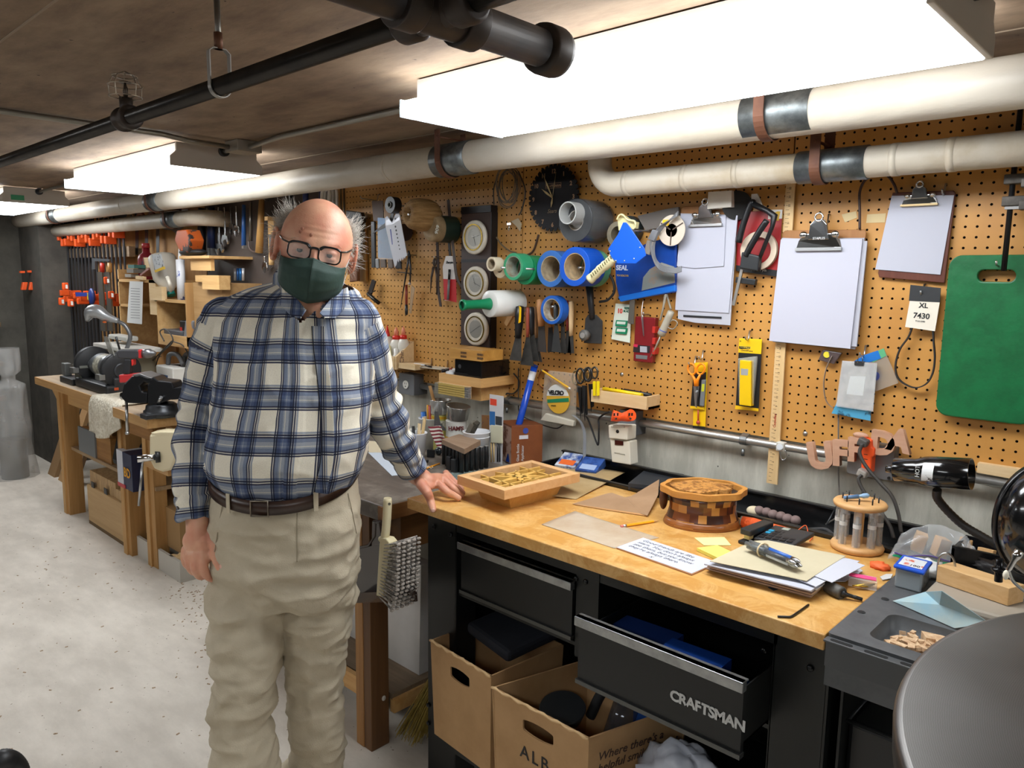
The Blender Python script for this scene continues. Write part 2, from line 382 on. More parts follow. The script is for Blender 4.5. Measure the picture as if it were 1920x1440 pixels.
for x,l in ((-.865,'rusty strap hanger on the upper white pipe, under the nearest light'),(-2.02,'rusty strap hanger on the upper white pipe, left of the nearest light'),(-4.52,'tan strap hanger on the upper pipe in front of the second light'),(-6.3,'far strap hanger on the upper white pipe at the left')):
    hanger(x,-.30,1.951,.0525,l)
hanger(-.79,yl,zl,.0375,'rusty strap hanger on the lower white pipe, right of its sister')
hanger(-4.62,-.17,1.86,.045,'strap hanger on the lower left pipe near the wrenches')
# black sprinkler main with cross fitting
BP=mat('#2c2a29',.28,.55,n=(9,'#3b3733')); BPF=mat('#2b2522',.5,.4,n=(18,'#3c322b'))
py,pz=-1.42,1.897
t=thing('sprinkler_pipe','long black sprinkler pipe crossing the ceiling','pipe',(-3,py,pz))
part('pipe_run',B().cyl((-7.2,py,pz),(-.86,py,pz),.0165,n=24),BP,t)
part('pipe_run',B().cyl((-.74,py,pz),(1.5,py,pz),.0165,n=24),BP,t)
b=B()
for x in (-.875,-.765): b.lathe((x,py,pz),Xv,[(-.004,.0165),(-.004,.026),(.002,.029),(.03,.029),(.036,.0245)],24)
b.lathe((-.875,py,pz),Xv,[(0,.024),(.14,.024)],24)
for y0,y1 in ((-1.49,-1.455),(-1.385,-1.35)): b.cyl((-.805,y0,pz),(-.805,y1,pz),.036,n=24)
b.cyl((-.805,-1.48,pz),(-.805,-1.36,pz),.031,n=24)
part('cross_fitting',b,BPF,t,bev=.002)
part('branch_pipe',B().cyl((-.805,-2.0,pz),(-.805,-1.18,pz),.0275,n=28),BPF,t)
b=B().lathe((-.805,-1.215,pz),Yv,[(0,.0275),(0,.036),(.008,.038),(.035,.038),(.043,.036),(.043,.0)],28); part('end_coupling',b,BPF,t)
xf=W(237,205,py).x
b=B()
b.lathe((xf-.03,py,pz),Xv,[(0,.0165),(0,.026),(.012,.0275),(.016,.022),(.044,.022),(.048,.0275),(.06,.026),(.06,.0165)],24)
b.cyl((xf,py,pz+.01),(xf,py,pz+.045),.014,n=16); part('tee_fitting',b,BPF,t)
sh=part('sprinkler_head',B().tube([(xf-.008,py,pz+.045),(xf-.011,py,pz+.062),(xf,py,pz+.078),(xf+.011,py,pz+.062),(xf+.008,py,pz+.045)],.002,8).cyl((xf,py,pz+.045),(xf,py,pz+.078),.0025,n=8),mat('#4c4036',.4,.6),t,label='wire caged sprinkler head')
part('deflector',B().cyl((xf,py,pz+.078),(xf,py,pz+.0795),.014,n=16),mat('#3c332c',.4,.6),sh)
b=B(); c=V((xf,py,pz+.06))
for k,(dz,r) in enumerate(((-.013,.034),(.012,.036),(.032,.026))):
    b.tube([c+V((math.cos(a)*r,math.sin(a)*r,dz)) for a in np.linspace(0,2*PI,25)],.0013,6,False)
for a in np.arange(5)*2*PI/5+.3:
    e=V((math.cos(a),math.sin(a),0)); b.tube([c+e*.012+V((0,0,-.018)),c+e*.034+V((0,0,-.013)),c+e*.036+V((0,0,.012)),c+e*.026+V((0,0,.032)),c+V((0,0,.043))],.0013,6)
part('wire_cage',b,mat('#a39787',.35,.9),sh)
xh=W(412,150,py).x
t=thing('pipe_hanger','grey clevis ring holding the black pipe from the ceiling','pipe hanger',(xh,py,pz))
part('rod',B().cyl((xh,py,pz+.066),(xh,py,CZ+.004),.0055,n=12),mat('#77736c',.4,.8),t)
part('coupling',B().cyl((xh,py,pz+.066),(xh,py,pz+.096),.008,n=12),mat('#6b4a38',.5,.6),t)
part('strap',B().strap([(xh,py-.012,pz+.066),(xh,py-.019,pz+.06)]+arc((xh,py,pz),-Yv,-Zv,.019,-.15,PI+.15,16)+[(xh,py+.019,pz+.06),(xh,py+.012,pz+.066),(xh,py-.012,pz+.066)],(.012,0,0),.002),mat('#9c9a95',.4,.8),t)
# ceiling conduit and box
CON=mat('#8f8a80',.4,.8)
obj('junction_box',B().bb((-2.86,-.70,CZ-.042),(-2.76,-.60,CZ)),mat('#8b8275',.5,.5),bev=.003,label='square metal junction box on the ceiling between two lights',cat='junction box')
obj('conduit',B().tube([(-2.83,-2.6,CZ-.012),(-2.83,-.95,CZ-.012),(-2.83,-.85,CZ-.022),(-2.83,-.70,CZ-.024)],.0095,12),CON,label='thin metal conduit crossing the ceiling towards the junction box',cat='conduit')
obj('conduit',B().tube([(-2.76,-.65,CZ-.024),(-2.66,-.65,CZ-.018),(-2.55,-.65,CZ-.012),(-1.62,-.65,CZ-.012)],.0095,12),CON,label='thin metal conduit from the junction box to the nearest light',cat='conduit')
obj('conduit',B().tube([(-2.87,-.65,CZ-.02),(-2.975,-.65,CZ-.02)],.0095,12),CON,label='short conduit stub from the junction box to the second light',cat='conduit')
obj('conduit',B().tube([(-4.21,-.65,CZ-.02),(-4.6,-.65,CZ-.012),(-5.36,-.65,CZ-.02)],.009,12),CON,label='conduit between the second and the farthest light',cat='conduit')
obj('conduit',B().cyl((-.34,-.62,2.03),(.7,-.62,2.03),.0095,n=12),CON,label='conduit leaving the right end of the nearest light',cat='conduit')
# ---- camera, light, render look ----
cam=bpy.data.cameras.new('camera'); co=bpy.data.objects.new('camera',cam); col.objects.link(co); scn.camera=co
cam.sensor_width=36; cam.lens=F/1920*36; cam.clip_start=.02
M=Matrix((RM[0],RM[1],-RM[2])).transposed().to_4x4(); M.translation=V(CAM); co.matrix_world=M
w=bpy.data.worlds.new('world'); scn.world=w; w.use_nodes=True; w.node_tree.nodes['Background'].inputs[0].default_value=(.9,.87,.82,1); w.node_tree.nodes['Background'].inputs[1].default_value=.12
scn.view_settings.view_transform='Standard'; scn.view_settings.look='None'; scn.view_settings.gamma=1; scn.view_settings.exposure=.72; scn.view_settings.use_curve_mapping=False
# ================= STEEL WORKBENCH WITH BUTCHER-BLOCK TOP =================
def blockmat():
    m,nt,p=nodes('butcher_block'); L=nt.links
    p.inputs['Roughness'].default_value=.42
    tc=N(nt,'ShaderNodeTexCoord'); g=N(nt,'ShaderNodeMapping'); g.inputs['Scale'].default_value=(1,1,1); L.new(tc.outputs['Object'],g.inputs[0])
    br=N(nt,'ShaderNodeTexBrick',offset=.37); L.new(g.outputs[0],br.inputs['Vector'])
    for k,v in (('Scale',1.),('Mortar Size',.0006),('Brick Width',.55),('Row Height',.04)): br.inputs[k].default_value=v
    br.inputs['Color1'].default_value=c4(srgb('#cf9d55')); br.inputs['Color2'].default_value=c4(srgb('#bf8a42')); br.inputs['Mortar'].default_value=c4(srgb('#b98242'))
    n1=N(nt,'ShaderNodeTexNoise',i_Scale=13.,i_Detail=8.,i_Roughness=.75,i_Distortion=.8); L.new(tc.outputs['Object'],n1.inputs[0])
    mr=N(nt,'ShaderNodeMapRange'); mr.inputs[1].default_value=.45; mr.inputs[2].default_value=.62; L.new(n1.outputs[0],mr.inputs[0])
    x=N(nt,'ShaderNodeMix',data_type='RGBA'); x.inputs[7].default_value=c4(srgb('#d8ad6d')); L.new(br.outputs[0],x.inputs[6]); L.new(mr.outputs[0],x.inputs[0])
    n2=N(nt,'ShaderNodeTexNoise',i_Scale=3.2,i_Detail=9.,i_Roughness=.8); L.new(tc.outputs['Object'],n2.inputs[0])
    m2=N(nt,'ShaderNodeMapRange'); m2.inputs[1].default_value=.54; m2.inputs[2].default_value=.72; m2.inputs[4].default_value=.75; L.new(n2.outputs[0],m2.inputs[0])
    x2=N(nt,'ShaderNodeMix',data_type='RGBA'); x2.inputs[7].default_value=c4(srgb('#a8712f')); L.new(x.outputs[2],x2.inputs[6]); L.new(m2.outputs[0],x2.inputs[0])
    L.new(x2.outputs[2],p.inputs['Base Color'])
    bp=N(nt,'ShaderNodeBump',i_Strength=.08,i_Distance=.003); L.new(n1.outputs[0],bp.inputs['Height']); L.new(bp.outputs[0],p.inputs['Normal'])
    return m
bench=thing('workbench','black steel workbench with worn butcher block top and drawers','workbench',(-1.1,-.4,0))
BS=mat('#1c1d1d',.38,.35,n=(5,'#262725',.4,.75))
part('worktop',B().bb((-1.712,-.745,.868),(-.484,-.20,.90)),blockmat(),bench,bev=.0025)
for x0,x1,xs,xi in ((-1.688,-1.568,-1.69,-1.568),(-.605,-.497,-.495,-.605)):
    part('end_frame',B().bb((x0,-.68,0),(x1,-.675,.868)).bb((xs-.003,-.68,0),(xs+.003,-.06,.868)).bb((x0,-.065,0),(x1,-.06,.868)).bb((xi-.002,-.68,0),(xi+.002,-.60,.868)),BS,bench)
b=B().bb((-1.568,-.680,.815),(-.60,-.675,.868)).bb((-1.12,-.682,.60),(-1.05,-.60,.868)).bb((-1.60,-.67,.62),(-.56,-.06,.63)) 
b.bb((-1.12,-.60,.63),(-1.05,-.08,.80))
part('drawer_carcase',b,BS,bench)
part('back_panel',B().bb((-1.69,-.06,.15),(-.495,-.055,.868)),mat('#121314',.6),bench)
part('lower_shelf',B().bb((-1.60,-.69,.175),(-.55,-.08,.19)).bb((-1.568,-.695,.13),(-.60,-.69,.19)),BS,bench)
for u,v in ((813,988),(845,1002),(803,1322),(803,1356),(1080,1085),(1098,1091),(1432,1220),(1519,1253)): part('bolt',B().lathe(W(u,v,-.6825),-Yv,[(-.001,.0075),(.003,.0065),(.0045,.003)],10),mat('#2c2d2e',.3,.8),bench)
tr=obj('bench_tray',B().bb((-1.70,-.195,.868),(-.50,-.03,.873)).bb((-1.70,-.198,.868),(-.50,-.190,.912)).bb((-1.70,-.040,.868),(-.50,-.03,.935)).bb((-1.705,-.198,.868),(-1.695,-.03,.912)).bb((-1.70,-.204,.906),(-.50,-.188,.914)).bb((-1.70,-.048,.932),(-.50,-.03,.938)),mat('#141415',.25,0,spec=.7),bev=.002,label='long narrow black tray along the back edge of the workbench top',cat='tray')
def drawer(x0,x1,y,zt,zb,yb,lab=None):
    d=part('drawer',B().bb((x0,y,zb),(x1,y+.012,zt-.012)).bb((x0+.01,y+.012,zb+.005),(x0+.013,yb,zt-.03)).bb((x1-.013,y+.012,zb+.005),(x1-.01,yb,zt-.03)).bb((x0+.01,y+.012,zb+.005),(x1-.01,yb,zb+.009)),mat('#1b1c1c',.35,.3),bench)
    part('handle',B().bb((x0-.004,y-.014,zt-.022),(x1+.004,y+.004,zt)).bb((x0-.004,y-.014,zt-.004),(x1+.004,y+.012,zt)),mat('#8f9191',.35,.9,n=(30,'#a9abab')),d,bev=.002)
    part('bottom_rail',B().bb((x0-.002,y-.006,zb-.006),(x1+.002,y+.012,zb+.004)),mat('#5b5c5b',.35,.9),d)
    return d
drawer(-1.535,-1.125,-.690,.800,.650,-.10)
d2=drawer(-.998,-.598,-.825,.797,.640,-.30)
text('brand_lettering','CRAFTSMAN',W(1256,1310,-.8262),Xv,Zv,.0305,mat('#b9bbbb',.4,.5),bench and d2,bold=.0012,space=.93,depth=.0006)
# things in the open drawer
hz=.70
def boxat(name,c,d,rz,m,**k):
    return obj(name,B().box(c,d,Matrix.Rotation(rz,3,'Z')),m,**k)
boxat('cardboard_box',(-.90,-.70,.715),(.15,.08,.070),.05,mat('#0f2f6c',.5),label='dark blue carton at the left inside the open drawer',cat='box')
t=thing('cardboard_box','blue carton marked the Easy Way in the open drawer','box',(-.77,-.70,.69))
part('carton',B().box((-.755,-.735,.722),(.14,.065,.075),Matrix.Rotation(.04,3,'Z')),mat('#0f3f93',.45),t)
text('lettering','the Easy Way!',(-.800,-.7685,.744),(1,.04,0),Zv,.012,WHT,t)
for i,(x,y,lab) in enumerate(((-.715,-.70,'blue and orange wrapper nearest the right corner of the open drawer'),(-.665,-.69,'dark blue wrapper in the right corner of the open drawer'))):
    def fn(q): return 1+.18*noise.noise(q*3+V((i*5,0,0)))
    obj('packet',B().ell((x+.01,y-.03,.705),(.038,.036,.028),fn=fn),mat('#134a9a',.35,n=(12,('#e2703a','#0f6f8a')[i],.6,.66)),label=lab,cat='packet')
# small knob-like bits: storage cubby side shelves right of the bench
rk=thing('storage_rack','black plastic bins under the grey side panel of the workbench','storage rack',(-.3,-.45,.1))
b=B()
for z in (.33,.56): b.bb((-.47,-.62,z),(-.10,-.20,z+.12)) 
part('bins',b,mat('#161617',.4),rk,bev=.01)
part('side',B().bb((-.475,-.66,0),(-.470,-.08,.83)).bb((-.09,-.66,0),(-.085,-.08,.83)),BS,rk)
for z in (.33,.56): part('rim',B().tube([(-.47,-.63,z+.125),(-.10,-.63,z+.125)],.004,8).tube([(-.468,-.63,z+.125),(-.468,-.2,z+.125)],.004,8),mat('#3a3b3c',.3,.6),rk)
# grey side panel with recess
sp=thing('side_tray','grey plastic side tray with slotted edge joined to the workbench end','tray',(-.3,-.4,.84))
GP=mat('#57595b',.5,n=(14,'#4a4c4e',.4,.6))
x0,x1,y0,y1=-.482,-.10,-.738,-.06; rx0,rx1,ry0,ry1=-.425,-.18,-.70,-.56
def rp(cx,cy_,w,h,r,z): return [V((a,b_,z)) for a,b_ in rrect(cx,cy_,w,h,r)]
rc=((rx0+rx1)/2,(ry0+ry1)/2,rx1-rx0,ry1-ry0)
outer=rp((x0+x1)/2,(y0+y1)/2,x1-x0,y1-y0,.008,.903); inner=rp(*rc,.022,.903)
b=B().ringprism(outer,inner,(0,0,-.012))
o=len(b.v); inn2=rp(rc[0],rc[1],rc[2]-.012,rc[3]-.012,.016,.868)
n=len(inner); b.v+=inner+inn2
for i in range(n):
    j=(i+1)%n; b.f.append((o+i,o+j,o+n+j,o+n+i)); b.sm.append(True)
b.f.append(tuple(o+n+i for i in range(n))); b.sm.append(False)
b.bb((x0,y0,.80),(x1,y0+.006,.893)).bb((x0,y0,.80),(x0+.004,y1,.893))
part('panel',b,GP,sp)
part('front_rail',B().bb((x0,y0-.006,.84),(x1,y0,.896)).bb((x0,y0-.02,.893),(x1,y0,.897)),mat('#4b4d4f',.45),sp,bev=.001)
for k in range(6): cx=-.452+k*.06; part('slot',B().prism([V((a,c,.8965)) for a,c in rrect(cx,y0-.011,.04,.009,.0044)],(0,0,.0012)),mat('#0c0c0d',.8),sp)
for q in ((-.468,-.60,.903),(-.455,-.50,.903)): part('screw',B().lathe(q,Zv,[(0,.008),(.001,.007)],14),mat('#303234',.5,.5),sp)
# wood scraps
PLY=wood('#e3c8a2','#a87c58','z',.7,2.)
for k in range(46):
    a=random.uniform(0,6.28); x=rc[0]-.05+random.gauss(0,.038); y=rc[1]+random.gauss(0,.028)
    x=max(rx0+.03,min(rx1-.03,x)); y=max(ry0+.022,min(ry1-.022,y)); s=random.uniform(.006,.016)
    M3=Matrix.Rotation(a,3,'Z')@Matrix.Rotation(random.uniform(-.5,.5),3,'X')
    obj('wood_scrap',B().box((x,y,.872+.004+random.random()*.011),(s*1.7,s,.007),M3),PLY,label='small chip of plywood in the heap in the grey side tray',cat='wood scrap',group='plywood chips in the side tray')
pts=[(-.365,-.575),(-.35,-.60),(-.335,-.595),(-.325,-.615),(-.30,-.612),(-.275,-.62),(-.25,-.61),(-.245,-.592),(-.27,-.585),(-.30,-.575),(-.33,-.568)]
obj('wood_scrap',B().prism([V((x,y,.869)) for x,y in pts],(0,0,.022)),PLY,label='largest curved plywood offcut behind the chips in the side tray',cat='wood scrap')
for x,y in ((-.30,-.665),(-.325,-.685)):
    obj('paper_scrap',B().ell((x,y,.885),(.013,.010,.007),fn=lambda q:1+.3*noise.noise(q*4)),WHT,label='white crumpled paper bit among the plywood chips',cat='paper',group='white paper bits in the side tray')
# ---------- things on the butcher block ----------
def quad(name,px,z,t,m,lab,cat,**k): return hslab(name,px,z,t,m,label=lab,cat=cat,**k)
Z0=.90
# boxed frame on tapered base (kumiko lid)
t=thing('wooden_frame_box','maple frame box with openwork star lid on a tapered base','wooden box',H(1000,945,.90))
zt=.972
FL,FF,FR,FB=[H(u,v,zt) for u,v in ((857,892),(947,921),(1089,888),(995,860))]
c0=(FL+FF+FR+FB)/4; ax=(FR-FF).normalized(); ax.z=0; ay=V((-ax.y,ax.x,0)); w2=(FR-FF).length/2; h2=(FL-FF).length/2
def fp(x,y,z): return V((c0.x,c0.y,0))+ax*x+ay*y+V((0,0,z))
MAP=wood('#e0b583','#cf9d66','x',.45); MAPY=wood('#e3b765','#d4a24c','x',.45)
for i,(sx,sy_,L_,vert) in enumerate(((0,-1,w2,0),(0,1,w2,0),(-1,0,h2,1),(1,0,h2,1))):
    b=B(); wd=.024
    if vert: P0=fp(sx*(w2-wd/2),0,0); pts=[fp(sx*w2,-h2,zt),fp(sx*(w2-wd),-h2+wd,zt),fp(sx*(w2-wd),h2-wd,zt),fp(sx*w2,h2,zt)]
    else: pts=[fp(-w2,sy_*h2,zt),fp(-w2+wd,sy_*(h2-wd),zt),fp(w2-wd,sy_*(h2-wd),zt),fp(w2,sy_*h2,zt)]
    b.prism(pts,(0,0,-.027)); part('frame_side',b,MAP,t,bev=.0008)
b=B()
zi=zt-.006; wi=w2-.024; hi=h2-.024
for x in (-wi*.62,wi*.62): b.par(fp(x-.003,-hi,zi),ax*.006,ay*2*hi,(0,0,-.012))
for y in (-hi*.55,hi*.55): b.par(fp(-wi,y-.003,zi),ax*2*wi,ay*.006,(0,0,-.012))
for k in range(8):
    a=k*PI/4+.2; r=(wi*1.0 if k%2==0 else wi*.62); e=ax*math.cos(a)*r+ay*math.sin(a)*min(r,hi*1.05); s=ax*-math.sin(a)*.011+ay*math.cos(a)*.011
    cc=fp(0,0,zi); b.prism([cc+e,cc+e*.16+s,cc-e*.04,cc+e*.16-s],(0,0,-.012))
b.cyl(fp(0,0,zi-.012),fp(0,0,zi+.001),.012,n=10); part('star_lattice',b,MAPY,t)
part('dark_panel',B().par(fp(-wi,-hi,zt-.024),ax*2*wi,ay*2*hi,(0,0,-.002)),mat('#2c221f',.6),t)
b=B(); lo=[fp(sx*w2*.60,sy_*h2*.62,.90) for sx,sy_ in((-1,-1),(1,-1),(1,1),(-1,1))]; hi_=[fp(sx*w2*.72,sy_*h2*.72,zt-.027) for sx,sy_ in((-1,-1),(1,-1),(1,1),(-1,1))]
b.add(lo+hi_,[(3,2,1,0),(4,5,6,7)]+[(i,(i+1)%4,4+(i+1)%4,4+i) for i in range(4)]); part('base',b,wood('#d6a860','#c3924b','x',.5),t)
# kraft papers
def paper(name,px,z,m,lab,curl=.004,lift=None,t=.0008,cat='paper',**k):
    """thin sheet lying on the bench, bilinear between four corners, slightly curled"""
    P=[H(u,v,z) for u,v in px]; lift=lift or (0,0,0,0)
    P=[p+V((0,0,l)) for p,l in zip(P,lift)]
    def fn(a,b_):
        p=P[0]*(1-a)*(1-b_)+P[1]*a*(1-b_)+P[2]*a*b_+P[3]*(1-a)*b_
        return p+V((0,0,.0012+curl*(.5+.5*math.sin(a*4+b_*3))*(a*(1-a)+b_*(1-b_))))
    return obj(name,B().sheet(fn,14,14),m,solid=t,label=lab,cat=cat,**k)
KR=mat('#b39a70',.7,n=(7,'#a58a5e',.4,.6)); KR2=mat('#a98868',.75,n=(8,'#9a7959'))
paper('kraft_sheet',((1000,932),(1048,872),(1172,893),(1080,937)),.90,KR,'tan kraft sheet under the right side of the star lid box',curl=.02,lift=(0,.002,.012,0))
b=B(); px=[(1073,945),(1140,925),(1147,924),(1163,934),(1185,930),(1236,899),(1234,928),(1214,967),(1200,963)]
hts=[0,.012,.014,.006,.012,.03,.022,.004,.0]
P=[H(u,v,.902+h) for (u,v),h in zip(px,hts)]; c=sum(P,V((0,0,0)))/len(P)
b.add(P+[c],[(i,(i+1)%len(P),len(P)) for i in range(len(P))])
obj('torn_envelope',b,KR2,solid=.001,label='torn brown paper with ragged edge beside the round wooden box',cat='envelope')
obj('torn_envelope_fold',B().prism([H(1075,946,.9015),H(1140,957,.9015),H(1200,966,.9015),H(1213,968,.9015),H(1190,958,.9015)],(0,0,.001)),mat('#bb8a55',.7),label='orange tinted lower layer of the torn brown paper',cat='paper')
paper('waxed_sheet',((1015,984),(1152,1029),(1236,1009),(1078,959)),.9003,mat('#cdb79a',.35,0,alpha=.6,n=(9,'#ded0bb')),'thin translucent waxed sheet lying between the pencil and bench edge',curl=.001,t=.0004)
t=thing('pencil','yellow pencil with pink eraser lying on the butcher block','pencil',H(1200,982,.90))
pa,pb=H(1164,987,.904),H(1236,976,.904); dv=(pb-pa)
part('shaft',B().cyl(pa+dv*.13,pb-dv*.15,.0036,n=6,smooth=False),mat('#f0a91c',.4),t)
part('eraser',B().cyl(pa,pa+dv*.07,.0035,n=12),mat('#dd7f74',.7),t); part('ferrule',B().cyl(pa+dv*.06,pa+dv*.14,.0038,n=12),mat('#cfcfd0',.3,.9),t)
part('tip',B().cyl(pb-dv*.15,pb,.0035,.0003,n=8),mat('#c79a63',.6),t)
# handwriting sheet
t=thing('lettered_sheet','white sheet on thin board with handwritten lines about good friends','paper',H(1240,1045,.90))
A_,B_,C_,D_=[H(u,v,.9045) for u,v in ((1156,1026),(1206,1008),(1345,1054),(1297,1075))]
part('board',B().prism([H(1156,1027,.9035),H(1206,1009,.9035),H(1345,1055,.9035),H(1297,1077,.9035)],(0,0,-.003)),mat('#b4845c',.7),t)
part('sheet',B().prism([A_,B_,C_,D_],(0,0,-.0008)),PAPER,t)
dx=(C_-B_).normalized(); dy=(B_-A_).normalized()
for k,s in enumerate(('Good friends are like','stars. You don\'t always','see them, but you know','they\'re always there.','x')):
    text('handwriting',s,B_-dy*(.022+.0185*k)+dx*(.012 if k<4 else .09),dx,dy,.0175,INK,t,shear=.35,depth=.0002)
quad('sticky_note',((1302,1008),(1358,1007),(1371,1022),(1320,1022)),.902,.0015,mat('#e9e59b',.7),'pale yellow sticky note against the round wooden box','note')
b=B().prism([H(u,v,.909) for u,v in((1307,1027),(1345,1022),(1377,1037),(1345,1045))],(0,0,-.008))
obj('sticky_note_pad',b,mat('#f0e26c',.7),label='brighter yellow sticky note pad in front of the single note',cat='note')
# round lidded box with carved bear
cx,cy_=-.978,-.322; c=V((cx,cy_,.90)); xd=V((.80,.60,0))
t=thing('carved_lid_box','round segmented wooden box with carved wolf lid and scalloped rim','wooden box',c)
def segmat():
    m,nt,p=nodes('segmented_wood'); L=nt.links; p.inputs['Roughness'].default_value=.3; p.inputs['Coat Weight'].default_value=.3
    tc=N(nt,'ShaderNodeTexCoord'); sx=N(nt,'ShaderNodeSeparateXYZ'); L.new(tc.outputs['Object'],sx.inputs[0])
    at=N(nt,'ShaderNodeMath',operation='ARCTAN2'); L.new(sx.outputs[1],at.inputs[0]); L.new(sx.outputs[0],at.inputs[1])
    cb=N(nt,'ShaderNodeCombineXYZ'); mu=N(nt,'ShaderNodeMath',operation='MULTIPLY'); mu.inputs[1].default_value=.1; L.new(at.outputs[0],mu.inputs[0]); L.new(mu.outputs[0],cb.inputs[0]); L.new(sx.outputs[2],cb.inputs[1])
    br=N(nt,'ShaderNodeTexBrick',offset=.43); L.new(cb.outputs[0],br.inputs[0])
    for k,v in (('Scale',1.),('Mortar Size',.0),('Brick Width',.03),('Row Height',.021),('Bias',.0)): br.inputs[k].default_value=v
    br.inputs['Color1'].default_value=(1,1,1,1); br.inputs['Color2'].default_value=(0,0,0,1)
    cr_=N(nt,'ShaderNodeValToRGB'); cr_.color_ramp.interpolation='CONSTANT'; e=cr_.color_ramp.elements
    e[0].color=c4(srgb('#3a2018')); e[0].position=0; e[1].position=.28; e[1].color=c4(srgb('#a96a2c'))
    for ps,cc in ((.5,'#7a4420'),(.66,'#c48a45'),(.85,'#5b2f1a')):
        q=e.new(ps); q.color=c4(srgb(cc))
    L.new(br.outputs[0],cr_.inputs[0]); L.new(cr_.outputs[0],p.inputs['Base Color']); return m
part('body',B().lathe(c,Zv,[(0,.098),(.006,.100),(.022,.092),(.045,.086),(.07,.087),(.084,.092)],56,xdir=xd,sx=1.02,sy=.80),segmat(),t)
part('foot',B().lathe(c,Zv,[(0,.100),(.003,.101),(.014,.097),(.019,.0935)],56,xdir=xd,sx=1.02,sy=.80),wood('#a0642f','#8a4f22','x',.3),t)
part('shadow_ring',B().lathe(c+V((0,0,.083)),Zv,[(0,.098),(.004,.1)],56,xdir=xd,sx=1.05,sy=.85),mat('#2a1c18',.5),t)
yd=Zv.cross(xd)
def sc(r,th,z): return c+xd*(math.cos(th)*r*1.05)+yd*(math.sin(th)*r*.85)+V((0,0,z))
n=72; out=[];inn=[]
for i in range(n):
    th=2*PI*i/n; r=.106*(1+.035*math.cos(8*th)); out.append(sc(r,th,.103)); inn.append(sc(r-.013,th,.103))
part('scalloped_rim',B().ringprism(out,inn,(0,0,-.016)),wood('#d3974c','#b87a35','x',.45),t)
part('lid_plate',B().prism([sc(.094,2*PI*i/40,.089) for i in range(40)],(0,0,-.005)),mat('#2f241f',.5),t)
hd=[]
HP=[(-.93,.12),(-.80,.30),(-.62,.42),(-.42,.60),(-.2,.72),(.0,.78),(.10,.92),(.2,.82),(.36,.66),(.52,.5),(.8,.42),(.86,.30),(.60,.16),(.66,-.02),(.74,-.22),(.62,-.40),(.36,-.44),(.30,-.60),(.05,-.78),(-.2,-.92),(-.48,-.74),(-.72,-.56),(-.84,-.30),(-.9,-.1)]
part('carved_wolf',B().prism([sc(.092*math.hypot(a,b_),math.atan2(b_,a),.089) for a,b_ in HP],(0,0,.016)),mat('#c48a44',.5,n=(60,'#8d5a26',.5,.56),b=(90,.9)),t,bev=.002)
part('side_tab',B().ell(c-xd*.104+V((0,0,.066)),(.010,.016,.032)),mat('#7c4423',.35,n=(20,'#3a2018')),t)
# black folder case in the tray
quad('black_case',((1178,906),(1214,877),(1282,889),(1262,915)),.925,.02,mat('#2b2e33',.5),'flat black case leaning in the bench tray behind the torn paper','case')
for i,(x,lab) in enumerate(((-1.612,'blue and white fastener box at the left end of the bench tray'),(-1.522,'dark blue hardware box beside the blue and white one in the tray'))):
    t=thing('hardware_box',lab,'box',(x,-.12,.873))
    M3=Matrix.Rotation(.25,3,'Z')@Matrix.Rotation(.35,3,'X')
    part('carton',B().box((x,-.105,.915),(.075,.085,.028),M3),mat(('#c9cfd8','#213f7d')[i],.4,n=(14,('#2a4d92','#3b5fa5')[i],.45,.55)),t)
    part('label',B().box(V((x,-.105,.915))+M3@V((.0,-.018,.0145)),(.055,.03,.001),M3),mat(('#e0672c','#9fb3d6')[i],.5),t)
# spools, stones
t=thing('twine_spool','orange twine wound on a spool against the bench tray','spool',H(1440,985,.90))
a,b0=H(1392,978,.915),H(1490,1000,.912)
part('spool_end',B().cyl(a-(b0-a)*.03,a,.0145),mat('#8d8577',.6),t)
part('twine',B().lathe(a,b0-a,[(0,.015),(.03,.0165),(.07,.013),((b0-a).length,.010)],24),mat('#f2642a',.6,b=(120,.6)),t)
obj('twine_tail',B().tube(spl([H(1492,998,.91),H(1510,985,.93),H(1516,1000,.915),H(1524,1005,.905),H(1518,1015,.905)]),.0012,6),mat('#f2642a',.6),label='loose orange twine tail over the calculator corner',cat='twine')
obj('stone',B().ell(W(1414,958,-.10),(.022,.018,.014)),mat('#d8c9aa',.7),label='cream rounded pebble leftmost in the bench tray',cat='stone')
for k in range(6):
    p=V((-.92+k*.021,-.10+.004*(k%2),.900-.001*k)); obj('cork_disc',B().ell(p,(.014,.016,.013)),mat('#8a7571',.7,n=(9,'#75615d')),label='mauve brown rounded knob in the row along the bench tray',cat='knob',group='brown knobs in the bench tray')
obj('dark_strap',B().strap(spl([W(1478,985,-.12),W(1510,992,-.12),W(1545,992,-.12),W(1562,1003,-.12)]),(0,.012,0),.003),mat('#4b4b4d',.5),label='grey flat strap lying in the right part of the bench tray',cat='strap')
obj('screwdriver_shaft',B().cyl(W(1549,985,-.12),W(1573,941,-.04),.0022,n=8),DKST,label='thin steel rod leaning from the tray against the wall',cat='rod')
